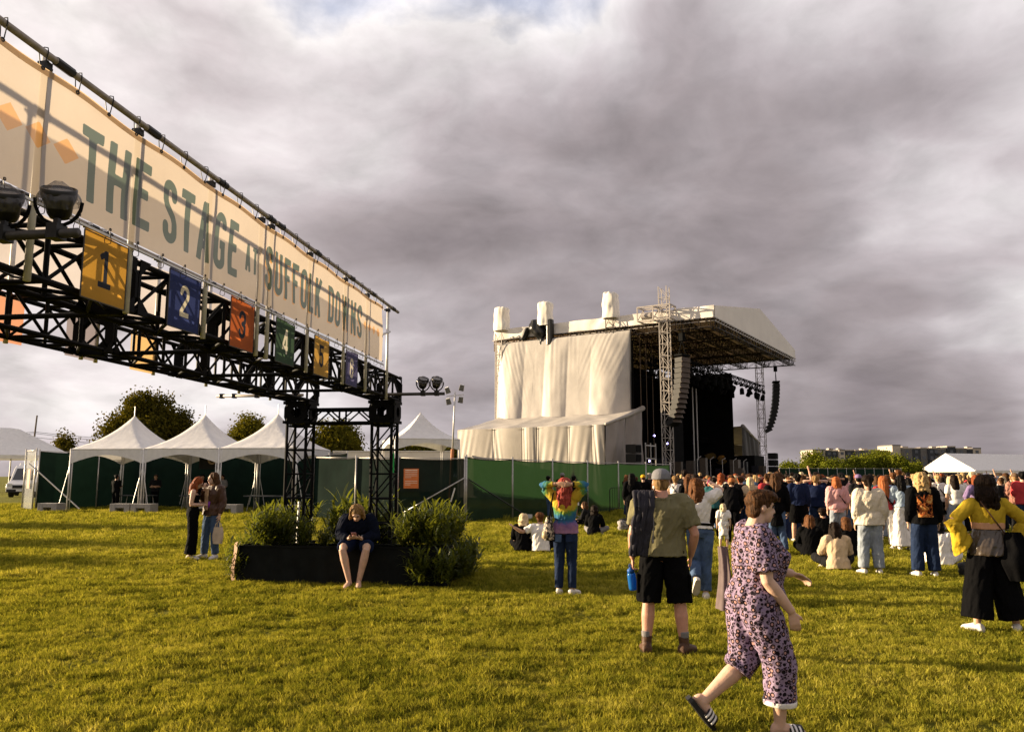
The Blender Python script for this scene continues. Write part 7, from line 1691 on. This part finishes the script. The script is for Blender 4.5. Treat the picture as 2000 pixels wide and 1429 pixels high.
mid('red-haired person in violet top just behind the mustard sleeves', 1915, 1062, -14, 1.70, HIPS, 1.1, 'tan', (LILAC, -.06, 1.8, .026, .05), (LILAC, 1.95, ST), ('red', 'wavy', .18))
mid('person in pink plaid shirt and brown cap at the edge of view', 1992, 1046, 8, 1.76, FOLD, 1.15, 'ruddy', (PLAID, -.14, 1.9, .036, .05), (CHAR, 1.95, ST), ('sandy', 'hat', cloth('brown_cap', (.12, .075, .045))), female=False)
mid('person with fair hair in white carrying bag near the marquee side of the crowd', 1965, 1028, 4, 1.66, RELAX, 1.0, 'pale', (WHITE, -.06, .7, .02), (DDENIM, 1.95, ST), ('pale', 'long', .22))
mid('person in olive bomber jacket with short ginger hair', 1751, 1036, 8, 1.78, FOLD, 1.1, 'pale', (KHAKI, -.06, 1.9, .04, .05), (CHAR, 1.95, ST), ('auburn', 'crop', .1), female=False)
mid('person in black top with a dark bob turning beside the cream jumper', 1683, 1050, 12, 1.72, RELAX, 1.1, 'tan', (CHAR, -.06, .8, .026), (BLACKC, 1.95, ST), ('black', 'hat', LILAC), female=False)
mid('blond-haired toddler-height child in a white dress beside the walking jumpsuit', 1415, 1074, 10, 1.05, RELAX, 1.1, 'pale', (WHITE, -.42, .8, .03), (WHITE, 1.2, (.09, .07, .06)), ('pale', 'long', .12))
mid('person in dark hoodie bending by the child, orange-knit hat', 1432, 1066, 20, 1.70, pose(chest=(0, .10, 1.26), neck=(0, .16, 1.43), head=(0, .24, 1.53), shL=(-.175, .13, 1.37), shR=(.175, .13, 1.37), elL=(-.24, .14, 1.1), elR=(.24, .14, 1.1), wrL=(-.2, .26, .9), wrR=(.2, .26, .9)), 1.05, 'tan', (BLACKC, -.1, 1.9, .034, .05), (BLACKC, 1.95, ST), ('brown', 'beanie', RUST))
# seated on the grass
def backpack(t, B):
    pass
mid('blonde bob-haired person in black seated on the grass, hugged by a neighbour', 1021, 1078, 12, 1.66, SIT, 1.05, 'pale', (BLACKC, -.09, 1.9, .024, .045), (BLACKC, 1.95, SK), ('pale', 'bob', .10))
mid('person in white T-shirt seated on the grass with an arm round a neighbour', 1056, 1079, 2, 1.72, SITHUG, 1.10, 'tan', (WHITE, -.09, .75, .026), (BLACKC, 1.95, ST), ('auburn', 'crop', .1), female=False)
mid('person in black seated alone by the green fence wearing an orange backpack', 1160, 1046, 20, 1.66, SIT, 1.05, 'tan', (BLACKC, -.09, 1.9, .028, .045), (GREYC, 1.95, SK), ('dark', 'bob', .10))
mid('brown-haired person in dark clothes slouching against the green fence', 1148, 1030, -70, 1.66, SIT, 1.05, 'tan', (CHAR, -.09, 1.9, .028, .045), (BLACKC, 1.95, SK), ('brown', 'long', .2))
mid('dark-haired person in beige jumper seated on the grass with back to view', 1638, 1114, 6, 1.68, SIT, 1.08, 'tan', (BEIGE, -.10, 1.8, .030, .045), (CHAR, 1.95, ST), ('dark', 'wavy', .30))
mid('auburn wavy-haired person in black seated on the grass', 1584, 1086, 24, 1.68, SIT, 1.05, 'pale', (BLACKC, -.10, 1.9, .028, .045), (BLACKC, 1.95, ST), ('auburn', 'wavy', .36))
mid('ginger-haired person seated close behind the beige jumper', 1658, 1088, 10, 1.62, SIT, 1.0, 'pale', (BLACKC, -.10, 1.9, .026, .045), (BLACKC, 1.95, ST), ('auburn', 'long', .24))
mid('person in navy blue hoodie seated on the grass among standing legs', 1550, 1056, 0, 1.74, SITLEAN, 1.15, 'ruddy', (cloth('royal_hoodie', (.02, .035, .10)), -.10, 1.9, .036, .05), (DENIM, 1.95, ST), ('brown', 'crop', .1), female=False)
mid('person in black jacket seated just behind the auburn wavy hair', 1612, 1062, 6, 1.74, SIT, 1.15, 'tan', (BLACKC, -.10, 1.9, .036, .05), (BLACKC, 1.95, ST), ('dark', 'crop', .1), female=False)
mid('person in flowing white kneeling on the grass behind the graphic hoodie', 1838, 1105, 22, 1.66, SIT, 1.05, 'tan', (WHITE, -.11, 1.9, .045, .07), (WHITE, 1.95, (.13, .13, .12)), ('black', 'bob', .08))
# by the green fence
mid('person in black walking along the green fence, arm swinging', 1072, 1012, 60, 1.68, STEP, 1.0, 'tan', (BLACKC, -.06, .7, .02), (DENIM, 1.95, SK), ('black', 'bun', .1))
mid('person in black with a dark cap standing by the green fence', 1099, 1010, -10, 1.80, FOLD, 1.15, 'ruddy', (BLACKC, -.08, .8, .03), (CHAR, 1.95, ST), ('brown', 'hat', GREYC), female=False)
mid('curly dark-haired person in white skirt by the green fence', 1122, 1010, 40, 1.68, RELAX, 1.0, 'brown', (BLACKC, .0, .7, .02), (WHITE, 1.0, (.11, .12, .12)), ('black', 'curly', .1))
for k, (px, py, f, H, P, tm, bm, hr, lab) in enumerate(((1226, 1010, 60, 1.72, PHONE, BLACKC, DDENIM, ('auburn', 'long', .3), 'person in black with long auburn hair in the dark group by the fence end'), (1243, 1006, -20, 1.64, FOLD, CHAR, BLACKC, ('brown', 'short', .1), 'person facing the field in the dark group by the fence end'),
        (1258, 1020, 0, 1.72, FOLD, BLACKC, BLACKC, ('brown', 'beanie', cloth('yellow_knit', (.62, .33, .02))), 'person in black with a yellow beanie'), (1270, 1004, 10, 1.80, RELAX, CHAR, BLACKC, ('grey', 'crop', .1), 'grey-haired person behind the yellow beanie'), (1236, 1034, 12, 1.76, RELAX, BLACKC, BLACKC, ('black', 'long', .3), 'tall person in long black clothes nearest in the dark group'))):
    mid(lab, px, py, f, H, P, 1.08, 'tan', (tm, -.10, 1.9, .03, .05), (bm, 1.96, ST), hr, SHOEB)
# attendants under the tents
c = tc0 + tux * 1.9 + tuy * 0.9; 
def tent_person(label, p, f, tm, hr):
    t = person(label, (p.x, p.y, 0), f, 'staff under the tents'); B = Body(FOLD, 1.74, False, 1.1); skin_body(t, B, 'tan', .02, detail_hands=False); top(t, B, tm, 'top', -.08, 1.0, .03, None, .02); trousers(t, B, BLACKC, 'trousers', .06, 1.95, ST, .02); shoes(t, B, SHOEB, 'shoe', .007, 0, .02); hair(t, B, hr, 'short', .1, .02)
tent_person('attendant in black standing at the table under the first tent', tc0 + tux * 1.95 + tuy * 0.8, 20, BLACKC, 'black')
tent_person('attendant in black behind the table under the first tent', tc0 + tux * 2.9 + tuy * 2.5, 170, CHAR, 'brown')
tent_person('attendant in a dark top at the table under the middle tent', tc0 + tux * 5.4 + tuy * 2.6, 175, BLACKC, 'black')
tent_person('attendant in grey beside the table under the middle tent', tc0 + tux * 6.7 + tuy * 2.2, 200, GREYC, 'dark')

# ------------------------------------------------------------------ the crowd
CROWD_V = []
def crowd_variant(P, H, female, wide, style, hl, sleeve, hem, prof, length, pony=False):
    """one figure fused coarsely; skin, top, trousers, hair and shoes keep their own material slots"""
    t = bpy.data.objects.new('crowd_figure', None); B = Body(P, H, female, wide); n0 = len(PARTS); col = []
    skin_body(t, B, 'tan', .022, detail_hands=False); top(t, B, BLACKC, 'top', hem, sleeve, .026, None, .024, .006, disp=.016); trousers(t, B, BLACKC, 'trousers', .06, length, prof, .024, .01); hair(t, B, 'dark', style, hl, .018, 1.05); shoes(t, B, SHOEB, 'shoe', .007, 0, .024)
    return PARTS[n0:]
_cv = [(RELAX, 1.68, True, 1.0, 'long', .30, .7, -.06, ST, 1.95), (FOLD, 1.76, False, 1.08, 'crop', .1, .8, -.08, ST, 1.95), (RELAX, 1.66, True, 1.1, 'wavy', .30, 1.9, -.08, SK, 1.95), (PHONE, 1.68, True, 1.0, 'long', .22, .7, -.05, SK, 1.95), (ARMUP, 1.70, True, 1.0, 'bob', .12, .6, -.04, ST, 1.95),
       (HIPS, 1.64, True, 1.05, 'bun', .1, .3, -.04, WD, 1.95), (FOLD, 1.72, False, 1.15, 'curly', .1, 1.9, -.10, ST, 1.95), (RELAX, 1.67, True, 1.0, 'pony', .32, .7, -.02, SK, 1.95), (BEHIND, 1.67, True, 1.0, 'long', .26, 1.5, -.04, ST, 1.95), (PHONE, 1.78, False, 1.12, 'short', .1, .8, -.09, ST, 1.0), (RELAX, 1.66, True, 1.08, 'curlylong', .16, .8, -.06, WD, 1.95)]
_raw = [crowd_variant(*v) for v in _cv]
finalize(); bpy.data.objects.remove(_fmap)
for prs in _raw:
    me = bpy.data.meshes.new('crowd_person'); vs = []; fs = []; mi = []; slot = {'body': 0, 'top': 1, 'trousers': 2, 'hair': 3, 'shoe': 4}
    for o in prs:
        b = len(vs); vs += [tuple(v.co) for v in o.data.vertices]; s = slot[o.name.split('.')[0]]
        for p in o.data.polygons: fs.append(tuple(i + b for i in p.vertices)); mi.append(s)
    me.from_pydata(vs, [], fs); me.polygons.foreach_set('material_index', mi); me.polygons.foreach_set('use_smooth', [True] * len(fs))
    for q in range(5): me.materials.append(BLACKC)
    CROWD_V.append(me); par = prs[0].parent
    for o in prs: d = o.data; bpy.data.objects.remove(o); bpy.data.meshes.remove(d)
    if par: bpy.data.objects.remove(par)
TOPS = [(BLACKC, 'black top')] * 10 + [(CHAR, 'charcoal top')] * 4 + [(WHITE, 'white top')] * 3 + [(CREAMC, 'cream top')] + [(NAVY, 'navy top')] * 3 + [(PINK, 'pink top')] + [(DENIM, 'denim jacket')] * 2 + [(BEIGE, 'beige top'), (RUST, 'rust top'), (KHAKI, 'khaki top'), (BURG, 'burgundy top'), (TEAL, 'teal top'), (GREYC, 'grey top'), (SKY, 'blue top'), (REDC, 'red top')]
BOTS = [(BLACKC, 'black trousers'), (DDENIM, 'dark jeans'), (DENIM, 'blue jeans'), (BLACKC, 'black trousers'), (LDENIM, 'pale jeans'), (CHAR, 'charcoal trousers'), (BEIGE, 'beige trousers'), (DDENIM, 'dark jeans')]
HC = ['dark', 'brown', 'brown', 'auburn', 'black', 'dark', 'sandy', 'blonde', 'brown', 'dark', 'red', 'brown', 'dark', 'pale', 'black']
HN = {'dark': 'dark-haired', 'brown': 'brown-haired', 'auburn': 'auburn-haired', 'black': 'black-haired', 'sandy': 'sandy-haired', 'blonde': 'blonde', 'red': 'red-haired', 'pale': 'fair-haired'}
CDESC = ['with long straight hair', 'with cropped hair', 'with long wavy hair', 'holding up a phone', 'with one arm raised', 'wearing a bun', 'with short curls', 'with a ponytail', 'with hands behind head', 'photographing, short hair', 'with big curly hair']
rg = random.Random(21); n_c = 0
rows = [22.0, 23.4, 24.8, 26.4, 28.2, 30.2, 32.6, 35.4, 38.6, 42.5, 47, 52, 58, 66, 76]; FAR = []
for r, Y in enumerate(rows):
    left = 1296 if Y < 28 else 1284 if Y < 40 else 1300 if Y < 56 else 1330
    step = (0.64 if Y < 33 else 0.72) * 1570 / Y; x = left + rg.uniform(0, step)
    while x < 2020:
        px = x + rg.uniform(-.28, .28) * step; yy = Y + rg.uniform(-1, 1) * Y * .03; x += step * rg.uniform(.8, 1.3)
        if Y < 24 and rg.random() < .45: continue
        pX = (px - 1000) / 1570 * yy
        # keep clear of the stage deck
        lx = (Vector((pX, yy, 0)) - Vector((SN.x, SN.y, 0))); ang = -SRZ; qx = lx.x * math.cos(ang) - lx.y * math.sin(ang); qy = lx.x * math.sin(ang) + lx.y * math.cos(ang)
        if qy > -2.5 and -9 < qx < SW + 10: continue
        if n_c >= 246: FAR.append((pX, yy, rg.randrange(len(CROWD_V)), math.degrees(math.atan2((SN.x + 6) - pX, (SN.y + 8) - yy)) + rg.gauss(0, 14), rg.gauss(1.0, .035))); continue
        v = rg.randrange(len(CROWD_V)); v = 0 if v == 4 and rg.random() < .6 else v; me = CROWD_V[v]; o = bpy.data.objects.new('person', me); sc.collection.objects.link(o)
        tm, tn = rg.choice(TOPS); bm_, bn_ = rg.choice(BOTS); hc = rg.choice(HC); sk = rg.choice(('pale', 'pale', 'tan', 'tan', 'ruddy', 'brown'))
        for i, m in enumerate((SKIN[sk], tm, bm_, HAIR[hc], rg.choice((SHOEW, SHOEB)))): o.material_slots[i].link = 'OBJECT'; o.material_slots[i].material = m
        aim = math.degrees(math.atan2((SN.x + 6) - pX, (SN.y + 8) - yy)); o.location = (pX, yy, 0); o.rotation_euler = (0, 0, -R(aim + rg.gauss(0, 14))); k = rg.gauss(1.0, .035); o.scale = (k, k, k)
        where = 'near rows of crowd' if Y < 29 else 'middle rows of crowd' if Y < 40 else 'far rows of crowd'
        tag(o, '%s person in %s and %s %s, %s' % (HN[hc], tn, bn_, CDESC[v], where), 'person', 'people standing in the crowd'); n_c += 1
# the remaining far rows, past the limit: one mass
low = []
for me in CROWD_V:
    o = bpy.data.objects.new('crowd_mass', me); sc.collection.objects.link(o); d = o.modifiers.new('thin', 'DECIMATE'); d.ratio = .07; low.append(o)
dg = bpy.context.evaluated_depsgraph_get(); LOWM = []
for o in low:
    m = bpy.data.meshes.new_from_object(o.evaluated_get(dg)); n = len(m.vertices); co = np.zeros(n * 3); m.vertices.foreach_get('co', co); LOWM.append((co.reshape(-1, 3), [tuple(p.vertices) for p in m.polygons], [p.material_index for p in m.polygons])); bpy.data.meshes.remove(m); bpy.data.objects.remove(o)
fm = [SKIN['tan'], BLACKC, DDENIM, HAIR['brown'], SHOEB, WHITE, NAVY, PINK, BEIGE, CHAR, HAIR['dark'], HAIR['auburn'], HAIR['blonde'], GREYC]; vs = []; fs = []; mi = []; b = 0
for (x, y, v, a, k) in FAR:
    co, pf, pm = LOWM[v]; c_, s_ = math.cos(-R(a)), math.sin(-R(a)); q = co * k; w = np.column_stack([q[:, 0] * c_ - q[:, 1] * s_ + x, q[:, 0] * s_ + q[:, 1] * c_ + y, q[:, 2]]); vs.append(w)
    tp_ = rg.choice((1, 1, 5, 6, 7, 8, 9, 13, 1)); hr_ = rg.choice((3, 3, 10, 10, 11, 12)); mp_ = {0: 0, 1: tp_, 2: rg.choice((2, 1)), 3: hr_, 4: 4}
    fs += [tuple(i + b for i in f) for f in pf]; mi += [mp_[i] for i in pm]; b += len(co)
if FAR:
    me = bpy.data.meshes.new('distant_crowd'); me.from_pydata(np.concatenate(vs).tolist(), [], fs); me.polygons.foreach_set('material_index', mi); me.polygons.foreach_set('use_smooth', [True] * len(fs))
    for m in fm: me.materials.append(m)
    tag(link('distant_crowd', me), 'packed mass of people furthest off in front of the stage', None, None, 'stuff')
print('crowd', n_c, len(FAR), len(fs))
